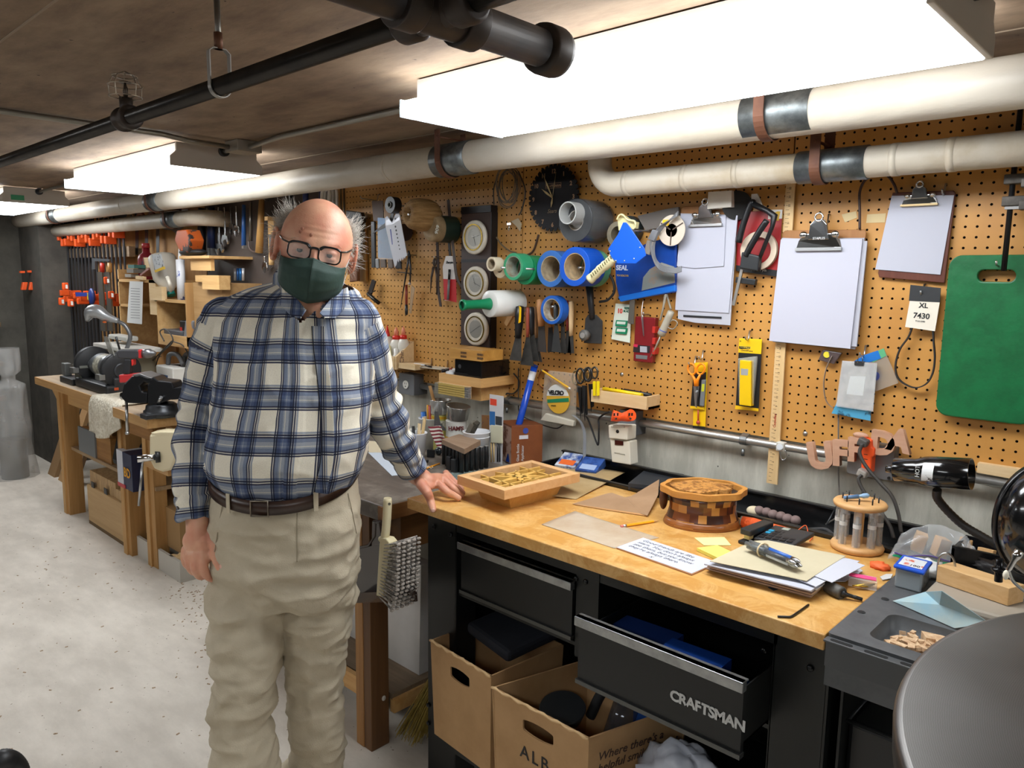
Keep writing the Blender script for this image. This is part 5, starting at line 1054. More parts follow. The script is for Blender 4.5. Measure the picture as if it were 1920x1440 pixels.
knife(1042,570,610,660,.018,.034,-.075,mat('#33373b',.4),'steel spatula with grey rounded blade',mat('#77787a',.3,.9),lean=1)
knife(1054,565,612,662,.016,.022,-.06,mat('#1a1a1c',.4),'narrow black handled knife beside the spatula',lean=2)
knife(1064,563,620,662,.016,.022,-.05,mat('#6e2622',.45),'dark red handled knife right of the blue roll',lean=1)
knife(1071,564,630,662,.020,.022,-.05,wood('#d2b48a','#c29f72','z'),'pale wooden handled knife, rightmost of the group',lean=-1)
wslab('wood_wedge',[(960,575),(975,570),(950,612),(945,606)],-.05,.01,PINEZ,label='angled wood stick left of the putty knives',cat='stick')
# stretch wrap
t=thing('stretch_wrap','stretch film roll with green hand grip','film roll',W(905,572,-.2))
a=W(866,572,-.30); b0=V((a.x+.02,-.185,a.z+.003)); e=V((a.x+.035,-.045,a.z+.006)); d_=b0-a
part('grip',B().lathe(a,d_,[(0,.0135),(0,.020),(.006,.0195),(.02,.0165),(d_.length*.7,.0165),(d_.length,.022)],28,False),mat('#0e7d52',.35),t)
part('grip_bore',B().lathe(a+d_*.06,d_,[(0,.0135),(.05,.0135)],20),mat('#063c28',.6),t)
part('film',B().lathe(b0,e-b0,[(0,.02),(0,.046),(.002,.048),((e-b0).length-.002,.048),((e-b0).length,.046),((e-b0).length,.0)],40),mat('#dcdcd8',.3,0,sss=0),t)
# three dial station
t=thing('weather_station','dark brown panel with three white rimmed round dials','weather station',W(890,650,-.02)); y=-.036
a,b_=W(865,401,y),W(917,652,y)
part('panel',B().bb((a.x,y,b_.z),(b_.x,.0,a.z)),mat('#3a2a25',.5),t,bev=.002)
for v in(489,575): part('divider',B().bb((a.x,y-.001,W(890,v,y).z-.006),(b_.x,y+.01,W(890,v,y).z+.006)),mat('#121319',.4),t)
part('top_trim',B().bb((a.x-.002,y,a.z),(b_.x+.002,.0,a.z+.026)),mat('#0d0e14',.3),t)
part('side_trim',B().bb((b_.x,y+.002,b_.z),(b_.x+.004,.0,a.z)),mat('#0d0e14',.35),t)
for u,v in ((889,445),(891,531),(892,617)):
    c=W(u,v,y-.012); dl=part('dial',B().lathe(V((c.x,y,c.z)),-Yv,[(0,.058),(.004,.066),(.014,.065),(.018,.058),(.014,.048),(.012,.0)],44),mat('#d4ccbc',.4),t)
    part('bezel',B().ring(V((c.x,y-.016,c.z)),-Yv,.051,.047,.003),mat('#a58a3c',.25,1.),dl); part('face',B().cyl((c.x,y-.0125,c.z),(c.x,y-.0135,c.z),.047,n=40),mat('#a9a79e',.3,.6),dl)
    part('glass',B().ell((c.x,y-.014,c.z),(.047,.006,.047)),mat('#e8e8e8',.03,0,alpha=.12,spec=1.),dl)
    for a_ in (.6+v*.01,3.9+v*.02): part('needle',B().box((c.x+math.cos(a_)*.012,y-.0145,c.z+math.sin(a_)*.012),(.04,.0005,.0014),Matrix.Rotation(-a_,3,'Y')),INK,dl)
# saw blade clock
t=thing('saw_blade_clock','black saw blade clock with gold numerals and hands','clock',W(1035,430,-.012)); y=-.022
c=W(1037,371,y); R0=.116
b=B(); pts=[]
for k in range(36):
    a_=2*PI*k/36; pts.append(c+V((math.sin(a_)*R0,0,math.cos(a_)*R0))); a2=a_+2*PI/36*.55; pts.append(c+V((math.sin(a2)*(R0+.001),0,math.cos(a2)*(R0+.001)))); a3=a_+2*PI/36*.75; pts.append(c+V((math.sin(a3)*(R0-.011),0,math.cos(a3)*(R0-.011))))
part('blade',B().prism(pts,(0,.003,0)),mat('#0e0d12',.35,.2),t)
part('movement',B().box((c.x,-.009,c.z),(.05,.018,.05)),BLK,t)
GOLD=mat('#a98566',.4,.4)
for k in range(1,13):
    a_=2*PI*k/12; text('numeral',str(k),c+V((math.sin(a_)*R0*.80,-.0006,math.cos(a_)*R0*.80-.008)),Xv,Zv,.021,GOLD,t,align='CENTER',bold=.0006)
text('lettering','CRAFTSMAN',c+V((0,-.0008,.037)),Xv,Zv,.0125,GOLD,t,align='CENTER',bold=.0003)
w_,h_=.072,.018; cc=c+V((0,-.0006,.042)); part('name_frame',B().ringprism([cc+V((sx*w_/2,0,sz*h_/2)) for sx,sz in((-1,-1),(1,-1),(1,1),(-1,1))],[cc+V((sx*(w_/2-.001),0,sz*(h_/2-.001))) for sx,sz in((-1,-1),(1,-1),(1,1),(-1,1))],(0,.0008,0)),GOLD,t)
text('script_lettering','Sears',c+V((-.004,-.0008,-.052)),Xv,Zv,.02,mat('#7d6a55',.4,.4),t,align='CENTER',shear=.4)
for a_,l,w_ in ((math.radians(-57),.062,.004),(math.radians(-29),.095,.0035),(math.radians(9),.090,.0012),(math.radians(190),.034,.004)):
    e=V((math.sin(a_),0,math.cos(a_))); s=V((e.z,0,-e.x)); q=c+V((0,-.004,0)); part('hand',B().prism([q-s*w_/2,q+e*l*.55-s*w_,q+e*l,q+e*l*.55+s*w_,q+s*w_/2],(0,.0008,0)),mat('#c0a878',.3,.7),t)
# cable coil, twist of tape
t=thing('wire_coil','coil of grey brown wire hanging under the pipe left of the clock','wire',W(950,385,-.04)); y=-.05
c=W(953,350,y)
for k in range(8):
    rx,rz=.048+.003*math.sin(k*2.3),.062+.004*math.cos(k*1.7); o_=V((.003*math.sin(k*3),.004*(k-4),-.004*math.cos(k*2)))
    part('turn',B().tube([c+o_+V((rx*math.cos(q),.004*math.sin(2*q+k),rz*math.sin(q)+ .01*math.cos(k))) for q in np.linspace(0,2*PI,30)],.0017,6,False),mat('#6e6254',.45,.2),t)
part('tail',B().tube(spl([c+V((-.05,0,.05)),c+V((-.075,0,.0)),c+V((-.078,.005,-.06))]),.0025,8).tube(spl([c+V((.05,0,.05)),c+V((.085,0,-.02)),c+V((.07,.0,-.085)),c+V((.055,.0,-.105))]),.0028,8),mat('#3f352b',.5),t)
t=thing('hook_clamp','small chrome thumbscrew clip with tan tape tab','clip',W(955,430,-.02)); p=W(955,420,-.02)
part('screw',B().tube([p,p+V((0,-.002,-.025))],.003,8).box(p+V((0,0,0)),(.018,.006,.008)),CHR,t); part('tape_tab',B().prism(wpts([(958,415),(972,409),(978,420),(975,434),(968,424)],-.01),(0,.001,0)),mat('#b8a78c',.7),t)
cable('curved_tube',[(931,445,-.02),(940,458,-.02),(955,470,-.015),(968,474,-.01)],-.02,.003,mat('#6b5c49',.5),'thin curved brown tube right of the dial panel','tube')
# twine ball and rolls
t=thing('twine_ball','large ball of tan twine on a peg','twine',W(785,430,-.12)); c=W(764,400,-.20); e=V((c.x+.02,-.055,c.z-.005)); d_=e-c; L_=d_.length
part('ball',B().lathe(c,d_,[(.02,.018),(.0,.026),(.004,.045),(.02,.058),(.05,.064),(.09,.064),(.12,.056),(L_,.03)],44),mat('#b08a57',.75,n=(26,'#8a6739',.35,.6),b=(90,.8),stretch=(1,.25,3)),t)
part('core',B().lathe(c+d_*.14,d_,[(0,.019),(.01,.0)],24),mat('#5f4426',.8),t)
t=thing('twine_spool','twine spool with dark green label and white lettering','twine',W(830,440,-.08)); c=W(806,428,-.125); e=V((c.x+.01,-.01,c.z)); d_=e-c; L_=d_.length
part('twine',B().lathe(c,d_,[(.0,.03),(.0,.047),(.008,.052),(L_,.052)],40),mat('#9c8360',.7,n=(20,'#7d6645')),t); part('label',B().lathe(c+d_*.35,d_,[(0,.0535),(L_*.63,.0535)],40,False),mat('#1d2b22',.4),t)
text('lettering','909',c+d_*.50+V((-.012,-.010,-.055)) if 0 else W(820,440,-.135),(.35,0,1),(-1,0,.35),.024,mat('#d5d7cf',.5),t,bold=.0005)
t=thing('black_tape_roll','small black tape roll on the long peg left of the twine','tape roll',W(738,385,-.15)); c=W(731,384,-.17)
part('tape',B().ring(c,Yv,.033,.014,.035),mat('#191a1b',.4),t); part('core',B().ring(c+V((0,-.004,0)),Yv,.013,.008,.04),mat('#5c5a4e',.5),t)
obj('brown_disc',B().cyl(W(758,436,-.04),W(758,436,-.025),.036,n=32),mat('#3b2117',.5),label='dark brown disc half hidden behind the spreader plate',cat='disc')
t=thing('notched_spreader','white notched plastic spreader with black dots and blue bar','spreader',W(750,500,-.12)); y=-.13
px=[(722,408),(726,405),(735,417),(746,391),(750,406),(763,479),(760,481),(759,485),(757,482),(755,488),(753,483),(751,490),(749,485),(747,492),(745,487),(743,497),(740,501),(722,421)]
part('plate',B().prism(wpts(px,y),(0,.002,0)),mat('#bfc0c8',.45),t)
for k in range(7): p=W(741.5+k*1.3,425+k*7,y-.0004); part('dot',B().cyl(p,p+V((0,-.0006,0)),.0045-.0003*k,n=12),INK,t)
part('blue_bar',B().prism(wpts([(731,430),(733,430),(736,458),(735,459)],y-.0006),(0,.0006,0)),mat('#1b2e8c',.5),t)
part('silver_band',B().prism(wpts([(723,414),(729,411),(735,418),(748,406),(750,412),(736,421),(724,423)],y-.0007),(0,.0006,0)),mat('#e4e6ee',.25,.3),t)
wslab('dark_ribbon',[(733,398),(738,400),(736,418),(728,424),(698,438),(697,438),(722,418),(731,410)],-.12,.002,mat('#15151a',.5),label='black pointed strip hanging behind the white spreader',cat='strip')
t=thing('brush_pack','clear pack with blue card and grey handled tools left of the spreader','package',W(710,500,-.06)); y=-.07
part('card',B().prism(wpts([(708,408),(737,410),(737,485),(709,483)],y),(0,.003,0)),mat('#4f7ba8',.4,n=(25,'#7b2a2a',.58,.62)),t); part('blister',B().prism(wpts([(707,420),(742,422),(740,487),(708,486)],y-.010),(0,.008,0)),mat('#dfe5ea',.08,0,alpha=.3,spec=1.),t,bev=.003)
part('leather_flap',B().prism(wpts([(697,377),(718,376),(719,415),(700,414)],y+.01),(0,.003,0)),mat('#5f4c42',.6),t)
for k,(u0,u1,v0,v1,c_) in enumerate(((695,702,415,502,'#3b3c3f'),(703,709,485,503,'#8a8a8a'),(712,722,486,502,'#6e625a'),(726,735,486,503,'#6e625a'),(740,750,488,504,'#2b2b30'))): part('tool_handle',B().prism(wpts([(u0,v0),(u1,v0),(u1+1,v1),(u0+1,v1)],y-.004),(0,.010,0)),mat(c_,.35,.3),t,bev=.003)
hook(712,365,-.10,'tall peg hook above the blue carded pack')
t=thing('compass_divider','black steel divider hanging below the spreader','divider',W(760,560,-.04)); y=-.05
part('leg',B().tube([W(767,478,y),W(762,510,y),W(751,577,y)],[.004,.004,.0012],8),DKST,t); part('leg',B().tube([W(768,478,y),W(770,505,y),W(769,530,y)],[.004,.004,.003],8),DKST,t)
part('hinge',B().tube([W(766,470,y),W(768,482,y)],[.003,.008],10),DKST,t); part('screw',B().cyl(W(745,510,y),W(772,513,y),.0022,n=8),DKST,t); part('stub',B().ell(W(768,532,y),(.008,.006,.006)),mat('#b9aaa0',.5),t)
t=thing('screwdriver','red screwdriver with black tip sleeve below the divider','screwdriver',W(763,590,-.03)); y=-.04
part('handle',B().cyl(W(762,534,y),W(762,572,y),.0058),mat('#8f3a28',.4),t); part('sleeve',B().lathe(W(762,571,y),-Zv,[(0,.0062),(.03,.0072),(.044,.006),(.046,0)],14),mat('#16171b',.4),t)
wslab('clear_pick',[(771,535),(777,540),(770,588),(767,587)],-.035,.004,mat('#c1a98c',.2,0,alpha=.6),label='clear amber pick beside the red screwdriver',cat='pick')
cable('string',[(783,440,-.06),(784,460,-.04),(783,480,-.04),(780,500,-.04)],-.05,.0009,mat('#c19a55',.7),'thin twine end hanging from the twine ball','string')
t=thing('pliers','dark steel pliers hanging left of the marker pack','pliers',W(812,560,-.03)); y=-.04
part('jaws',B().ell(W(815,492,y),(.011,.007,.017)),mat('#4d443e',.4,.7),t); part('handle',B().tube([W(813,500,y),W(809,520,y),W(807,550,y)],[.005,.0045,.001],8),mat('#4a3f3a',.4,.6),t); part('handle',B().tube([W(817,500,y),W(819,520,y),W(819,553,y)],[.005,.0045,.002],8),mat('#4a3f3a',.4,.6),t)
t=thing('marker_pack','red and white marker pack hanging between two straps','package',W(842,566,-.03)); y=-.035
part('card',B().prism(wpts([(836,480),(852,480),(853,523),(856,566),(833,563),(830,500)],y),(0,.002,0)),mat('#d8d3cf',.5),t); part('red_panel',B().prism(wpts([(831,523),(855,524),(856,567),(833,562)],y-.0007),(0,.001,0)),mat('#b81f24',.4),t)
mk=part('marker',B().cyl(W(843,505,y-.006),W(842,524,y-.006),.0052,n=14),mat('#141415',.35),t); part('marker_body',B().cyl(W(842,524,y-.006),W(840,562,y-.006),.005,n=14),mat('#70706f',.4),mk)
text('lettering','Sharpie',W(836,494,y-.001),(1,0,0),Zv,.014,INK,t,shear=.3,bold=.0004)
for px,lab,c_ in ((((841,375,-.03),(846,430,-.035),(852,480,-.035),(856,515,-.035),(864,535,-.03),(874,545,-.02)),'long dark strap curving past the marker pack','#4a3f3a'),(((841,440,-.02),(845,480,-.02)),'short dark strap behind the marker pack','#2f2a28'),(((820,445,-.02),(822,500,-.02),(822,540,-.02),(827,575,-.02)),'dark leather strap hanging from the twine spool','#33201a')):
    P=[W(*q) for q in px]; obj('hanging_strap',B().strap(spl(P),(.014,0,0),.003),mat(c_,.6),label=lab,cat='strap')
t=thing('caliper_clamp','small black steel clamp low on the left pegboard','clamp',W(705,565,-.03)); y=-.035
part('arm',B().prism(wpts([(697,524),(704,527),(696,552),(690,548)],y),(0,.006,0)),mat('#3b3532',.4,.6),t); part('body',B().tube([W(690,550,y-.005),W(700,560,y-.005),(W(710,568,y-.005))],.009,10).tube([W(688,553,y),W(704,545,y)],.0022,6),mat('#26231f',.35,.6),t)
# ---------- glue shelf ----------
t=thing('glue_shelf','open pine wall box with slanted sides holding glue bottles','shelf',(-2.72,-.05,1.14))
zt_=1.268; zb_=1.150; xr=-2.587; xl=-2.86
part('side',B().prism([(xr,0,zb_),(xr,-.098,zb_),(xr,-.098,zb_+.055),(xr,0,zt_)],(-.012,0,0)),PALE,t); part('side',B().prism([(xl,0,zb_),(xl,-.098,zb_),(xl,-.098,zb_+.055),(xl,0,zt_)],(-.012,0,0)),PALE,t)
part('front',B().bb((xl,-.100,zb_),(xr-.012,-.088,zb_+.055)),PALE,t); part('floor',B().bb((xl,-.088,zb_),(xr-.012,0,zb_+.01)),PALE,t); part('back',B().bb((xl,-.01,zb_),(xr-.012,0,zt_)),PALE,t)
text('lettering','Chin',(xr+.001,-.058,zb_+.025),Zv,-Yv,.030,mat('#4b3444',.6),t)
obj('wooden_bracket',B().bb(W(747,680,-.09),V((-2.47,-.0,W(747,690,-.09).z))),PALE,label='small pale wooden arm right of the glue shelf',cat='shelf')
GL=mat('#d9d4c9',.35); RC=mat('#cf2418',.4)
def bottle(x,y,h,r,kind,lab):
    z=zb_+.011; t=thing('glue_bottle',lab,'bottle',(x,y,z),'glue bottles in the wall box' if kind=='w' else None)
    part('body',B().lathe((x,y,z),Zv,[(0,r*.9),(.003,r),(h*.55,r),(h*.66,r*.75),(h*.70,r*.45)],20),GL,t)
    if kind in 'wo': part('collar',B().lathe((x,y,z+h*.68),Zv,[(0,r*.65),(h*.10,r*.6)],16),RC,t); part('tip',B().lathe((x,y,z+h*.78),Zv,[(0,r*.4),(h*.12,r*.35),(h*.22,r*.1)],12),mat('#e08a6a',.4) if kind=='o' else RC,t)
    else: part('tip',B().lathe((x,y,z+h*.68),Zv,[(0,r*.5),(.01,r*.45),(h*.30,.001)],12),RC,t)
for x,y,h,r,k,l in ((-2.80,-.035,.20,.032,'c','tall cream glue bottle with red cone tip, at the back left'),(-2.73,-.035,.175,.026,'c','cream glue bottle with red cone tip, second from the left'),(-2.665,-.035,.165,.028,'o','white glue bottle with orange tip, near the shelf middle'),(-2.615,-.035,.172,.024,'o','white glue bottle with orange tip, at the right end'),(-2.77,-.065,.12,.018,'c','short white glue bottle with red cone, front left'),(-2.72,-.070,.115,.018,'c','short white glue bottle with blue label and red cap')): bottle(x,y,h,r,k,l)
obj('glue_tube',B().lathe((-2.67,-.070,zb_+.011),Zv,[(0,.015),(.03,.013),(.085,.005),(.088,0)],14),mat('#d8cf9c',.4),label='yellowish cone glue tube in the front of the wall box',cat='tube')
obj('small_vial',B().lathe((-2.628,-.066,zb_+.011),Zv,[(0,.014),(.045,.014),(.05,.010),(.075,.010),(.078,0)],14),mat('#e6e4de',.35),label='small white capped vial at the right of the wall box',cat='bottle')
t=thing('thin_shelf','thin narrow ledge with a pen, right of the glue shelf','shelf',W(810,688,-.03))
part('ledge',B().prism([W(773,686,-.07),W(838,693,-.045),W(842,689,0),W(790,684,0)],(0,0,-.004)),mat('#c4bca9',.5),t)
for u,v in ((809,682),(839,686)): part('peg',B().cyl(W(u,v-8,-.003),W(u,v+4,-.003),.003,n=8),mat('#8c6a44',.5),t)
pn=thing('pen','white and black pen on the thin ledge','pen',W(790,683,-.05)); part('barrel',B().cyl(W(777,682,-.055),W(797,685,-.055),.004,n=10),mat('#e2e2e4',.3),pn); part('end',B().cyl(W(797,685,-.055),W(809,688,-.055),.0035,n=10),mat('#1a1a1c',.3),pn)
t,a,b_=outlet_box(((748,699),(776,742)),-.055,'grey outlet box with round white socket below the glue shelf')
c=W(761,721,-.056); part('socket',B().cyl(c,c+V((0,-.003,0)),.018,n=24),mat('#d9d7cf',.5),t); part('slots',B().bb(c+V((-.007,-.0035,.001)),c+V((-.005,-.002,.009))).bb(c+V((.005,-.0035,.001)),c+V((.007,-.002,.009))).ell(c+V((0,-.003,-.008)),(.003,.001,.003)),BLK,t)
# ---------- sharpener shelf ----------
ysf=-.181; x1_=-1.979; x0_=W(823,704,ysf).x; zt_=W(902,711,ysf).z; zb_=W(902,728,ysf).z
t=thing('pine_shelf','pine tray shelf with the black sharpener, folding rule on its front','shelf',(x1_-.15,-.1,zb_-.05))
part('front',B().bb((x0_,ysf,zb_),(x1_,ysf+.012,zt_)),PINEX,t); part('side',B().bb((x1_-.012,ysf+.012,zb_),(x1_,0,zt_)),PINEY,t); part('side',B().bb((x0_,ysf+.012,zb_),(x0_+.012,0,zt_)),PINEY,t)
part('floor',B().bb((x0_+.012,ysf+.012,zb_),(x1_-.012,0,zb_+.01)),PINEX,t); part('bracket',B().bb((x0_+.02,ysf+.03,zb_-.055),(x1_-.03,0,zb_)),PINEX,t)
zz=W(884,748,ysf-.004).z
fr=thing('folding_rule','folded wooden rule with brass tips on the pine shelf front','ruler',(x0_+.08,ysf-.01,zz)); x2=W(884,730,ysf).x; part('backing',B().bb((x0_-.002,ysf-.004,zz),(x2,ysf,zb_)),wood('#d9c09a','#bd9c6d','x'),fr)
for k in range(5): zk=zb_-.002-k*.0085; part('blade',B().bb((x0_-.004,ysf-.018,zk-.007),(x2+.002,ysf-.004,zk)),mat('#b39a52',.5),fr); part('tip',B().bb((x2-.018,ysf-.0185,zk-.0072),(x2+.0025,ysf-.004,zk+.0002)),mat('#d3d3d0',.25,.9),fr)
for k in range(5): 
    zk=zb_-.002-k*.0085; part('tip',B().bb((x0_-.0045,ysf-.0185,zk-.0072),(x0_+.016,ysf-.004,zk+.0002)),mat('#c3c1b4',.3,.8),fr)
sp_=thing('pencil_sharpener','black electric pencil sharpener on the pine shelf','sharpener',(x1_-.09,-.09,zb_+.01))
sa=x1_-.165; part('body',B().bb((sa,ysf+.018,zb_+.011),(x1_-.018,-.01,zb_+.095)),mat('#0d0d0f',.2,coat=.4),sp_,bev=.004); part('drawer',B().bb((sa-.0,ysf+.0165,zb_+.012),(sa+.075,ysf+.02,zb_+.042)),mat('#131316',.25),sp_)
p=V((sa+.03,ysf+.0175,zb_+.068)); part('pencil_port',B().cyl(p,p+V((0,-.001,0)),.008,n=18),mat('#55565a',.3,.5),sp_); text('lettering','X-ACTO',V((sa+.015,ysf+.0162,zb_+.022)),Xv,Zv,.012,mat('#cfd0d2',.4),sp_)
t=thing('wood_block','stamped golden wood block on top of the black sharpener','wood block',(x1_-.09,-.09,zb_+.097)); zq=zb_+.097
part('block',B().bb((sa-.015,ysf+.008,zq),(x1_-.006,-.06,zq+.040)),wood('#d3a052','#a87430','x',.45,.6),t,bev=.001)
for dx_ in (.045,.135):
    for r_ in (0,1): text('stamp','JAMES\nWOOD' if 0 else 'HHHH',V((sa+dx_,ysf+.0075,zq+.022-.014*r_)),Xv,Zv,.011,mat('#4b3420',.7),t,bold=.0006)
for k,c_ in enumerate(('#d9dadc','#c7c8cb','#d9dadc')): obj('white_roll',B().cyl((sa-.018-.0,ysf+.035+.016*k,zb_+.03+.004*k),(sa-.06,ysf+.035+.016*k,zb_+.03+.004*k),.011,n=16),mat(c_,.4),label='small white cylinder beside the sharpener on the pine shelf',cat='cylinder',group='white cylinders beside the sharpener')
for k in range(3): obj('round_plug',B().cyl((sa-.075,ysf+.03+.02*k,zb_+.012),(sa-.078,ysf+.03+.02*k,zb_+.035),.008,n=12).cyl((sa-.078,ysf+.03+.02*k,zb_+.035),(sa-.078,ysf+.03+.02*k,zb_+.047),.008,n=12),mat('#1b1b1d',.4) if k<2 else mat('#b3341f',.4),label=('black knob at the left in the pine shelf','second black knob in the pine shelf','red knob in the pine shelf')[k],cat='knob')
cable('extension_cable',[(963,700,-.01),(972,712,-.01),(972,728,-.01),(962,738,-.012),(950,738,-.015),(945,745,-.02)],-.01,.003,RUB,'black cord looping below the right end of the pine shelf','cord')
cable('thin_cable',[(972,690,-.01),(972,745,-.01),(975,775,-.01),(1000,790,-.01),(1040,803,-.01),(1057,796,-.01)],-.01,.0022,mat('#3a3735',.5),'thin dark cord running behind the blue pole','cord')
# ---------- velcro pack, scissors bunch, small shelf ----------
t=thing('fastener_pack','velcro tape blister pack with round yellow label and a pencil','package',W(1055,795,-.03)); y=-.045
part('blister',B().prism(wpts([(1020,702),(1030,695),(1076,700),(1079,708),(1077,797),(1014,787)],y),(0,.012,0)),mat('#cfc6b4',.15,0,alpha=.30,spec=.9),t,bev=.004)
c=W(1046,748,y-.004); part('label_disc',B().cyl(c,c+V((0,.004,0)),.053,n=44),mat('#d9aa37',.4),t)
b=B(); o_=[c+V((.053*math.cos(q),-.0008,.053*math.sin(q))) for q in np.linspace(.32,PI-.1,20)]; part('label_top',b.prism(o_,(0,.0006,0)),mat('#d7d8d4',.5),t)
part('green_band',B().prism([c+V((x,-.0014,z)) for x,z in((-.050,-.008),(.050,.010),(.052,-.004),(-.048,-.020))],(0,.0006,0)),mat('#1f7f58',.4),t)
text('lettering','VELCRO',c+V((-.042,-.0018,.012)),(1,0,.08),Zv,.021,INK,t,bold=.0012,space=.85); text('lettering','STRIPS',c+V((-.030,-.0014,-.031)),(1,0,.08),Zv,.008,INK,t)
part('tray_end',B().prism(wpts([(1022,775),(1076,790),(1074,800),(1012,788)],y-.008),(0,.018,0)),mat('#c7c2b2',.4),t,bev=.003)
part('strap_tail',B().strap(spl([W(1074,778,y-.006),W(1088,790,y-.01),W(1096,812,y-.01),W(1096,850,y-.02),W(1094,872,y-.035)]),(.013,0,0),.0012),mat('#8d9095',.25,0,alpha=.85),t)
pc=thing('pencil','yellow pencil stuck diagonally through the velcro pack','pencil',W(1040,715,-.06)); a,b_=W(1017,695,-.062),W(1066,727,-.058); part('shaft',B().cyl(a,b_,.0036,n=6,smooth=False),mat('#e0ab28',.4),pc); part('tip',B().cyl(a,a+(a-b_)*.08,.0034,.0006,n=8),mat('#6d6754',.5),pc); part('eraser',B().cyl(b_,b_+(b_-a)*.08,.0036,n=8),mat('#d9d5cf',.4,.3),pc)
t=thing('copper_coil','coil of copper wire behind the velcro pack','wire',W(1015,725,-.02)); c=W(1019,712,-.018)
for k in range(5): part('turn',B().tube([c+V(((.024+.002*k)*math.cos(q),.002*k,(.03+.002*k)*math.sin(q))) for q in np.linspace(0,2*PI,26)],.0013,6,False),mat('#b36a3c',.3,.9),t)
def scis(u,v,y,s,lab,hm):
    t=thing('scissors',lab,'scissors',W(u,v+80,y)); c1,c2=W(u-8,v,y),W(u+7,v-3,y-.006)
    for c_,r_ in ((c1,.018*s),(c2,.016*s)): part('handle',B().tube([c_+V((r_*.8*math.cos(q),0,r_*1.2*math.sin(q))) for q in np.linspace(0,2*PI,22)],.0035,8,False),hm,t)
    part('blade',B().prism([W(u-3,v+18,y),W(u+4,v+18,y),W(u+5,v+60*s,y),W(u+2,v+62*s,y)],(0,.003,0)),DKST,t); part('blade',B().prism([W(u-5,v+18,y-.004),W(u+2,v+18,y-.004),W(u+0,v+70*s,y-.004)],(0,.003,0)),DKST,t); return t
scis(1096,705,-.07,1.2,'black handled shears, front pair of the bunch left of the small shelf',mat('#171719',.3)); scis(1108,702,-.05,1.0,'steel scissors behind the black shears',mat('#5a5650',.3,.8)); scis(1088,708,-.035,1.1,'third scissors hanging behind with worn brass handles',mat('#8a744a',.35,.7))
wslab('steel_plate',[(1081,722),(1095,727),(1095,740),(1081,735)],-.03,.004,GALV,label='small grey metal plate behind the scissors',cat='plate')
cable('extension_cable',[(1083,765,-.02),(1098,778,-.02),(1108,800,-.02),(1118,828,-.025),(1122,832,-.025),(1123,800,-.03),(1123,785,-.03),(1135,775,-.06),(1145,772,-.09)],-.03,.0032,RUB,'black cord from the orange tap looping behind the scissors','cord')
y=-.078; a,b_=V((-1.549,y,0)),V((-1.326,y,0)); zt_=W(1215,745,y).z; zb_=W(1214,769,y).z
t=thing('pine_shelf','small shallow pine shelf with yellow tools above the white detector','shelf',(-1.44,-.04,zb_))
part('front',B().bb((a.x,y,zb_),(b_.x,y+.01,zt_)),PALE,t); part('side',B().bb((b_.x-.01,y+.01,zb_),(b_.x,0,zt_)),PALE,t); part('side',B().bb((a.x,y+.01,zb_),(a.x+.01,0,zt_)),PALE,t); part('floor',B().bb((a.x,y+.01,zb_),(b_.x,0,zb_+.008)),PALE,t)
for k,(c_,l) in enumerate((('#e9c400','yellow tape measure strip lying in the small pine shelf'),('#1d1d1f','dark marker lying in the small pine shelf'))): obj('marker',B().cyl((-1.515+.07*k,y+.022+.02*k,zt_+.004),(-1.36+.02*k,y+.024+.02*k,zt_-.0),.007,n=12),mat(c_,.4),label=l,cat='marker')
t=thing('yellow_clip','yellow plastic double clip on the small shelf corner','clip',W(1110,740,y-.01))
for dx_ in (0,7): part('arm',B().prism(wpts([(1111+dx_,715),(1116+dx_,715),(1116+dx_,742),(1111+dx_,743)],y-.010),(0,.006,0)),mat('#ecd40c',.35),t,bev=.002)
# detector & tap
t,a,b_=outlet_box(((1160,768),(1190,818)),-.045,'grey outlet box behind the white gas detector')
y=-.105; t=thing('gas_detector','white plug-in gas detector with small dark red display','detector',W(1160,870,-.07))
part('body',B().prism(wpts([(1143,822),(1180,828),(1182,872),(1147,866)],y+.006),(0,.046,0)),mat('#dcd6c6',.45),t,bev=.003)
part('upper_cover',B().prism(wpts([(1140,797),(1177,799),(1176,826),(1141,822)],y),(0,.052,0)),mat('#dcd6c6',.45),t,bev=.004)
p=W(1158,809,y); part('sensor_hole',B().cyl(p,p+V((0,-.001,0)),.006,n=16),BLK,t); part('display',B().prism(wpts([(1153,825),(1169,827),(1169,835),(1153,834)],y+.0055),(0,-.0012,0)),mat('#3a0d10',.2),t)
b=B()
for k in range(9): p=W(1147+k*3,800.5,y-.0006); part('vent_slot',B().box(p,(.0014,.001,.006)),mat('#8c877b',.6),t)
wtext('NIGHTHAWK',1162,852,y+.0052,.007,mat('#a8a394',.5),t)
t=thing('outlet_tap','orange three socket tap plugged in above the white detector','outlet adapter',W(1165,790,-.09)); y=-.125
part('body',B().tube([W(1148,779,y),W(1157,781,y+.01),W(1166,782,y+.012),W(1176,781,y+.01),W(1184,778,y+.004)],[.019,.017,.013,.017,.019],16),OR,t)
for u in (1152,1158,1180,1185): part('slot',B().box(W(u,777,y-.019 if u<1170 else y-.014),(.003,.006,.009)),BLK,t)
for u in(1155,1182): part('ground_hole',B().ell(W(u,785,y-.016),(.0035,.005,.003)),BLK,t)
for u,v,l in ((1166,702,'round steel bolt head on the pegboard above the small shelf'),(1510,813,'round steel bolt head on the pegboard beside the UFF DA letters'),(1587,233,'round bolt head on the pegboard between the two white pipes')): obj('bolt_head',B().lathe(W(u,v,0),-Yv,[(0,.007),(.002,.007),(.004,.003),(.0042,0)],14),STEEL,label=l,cat='bolt')
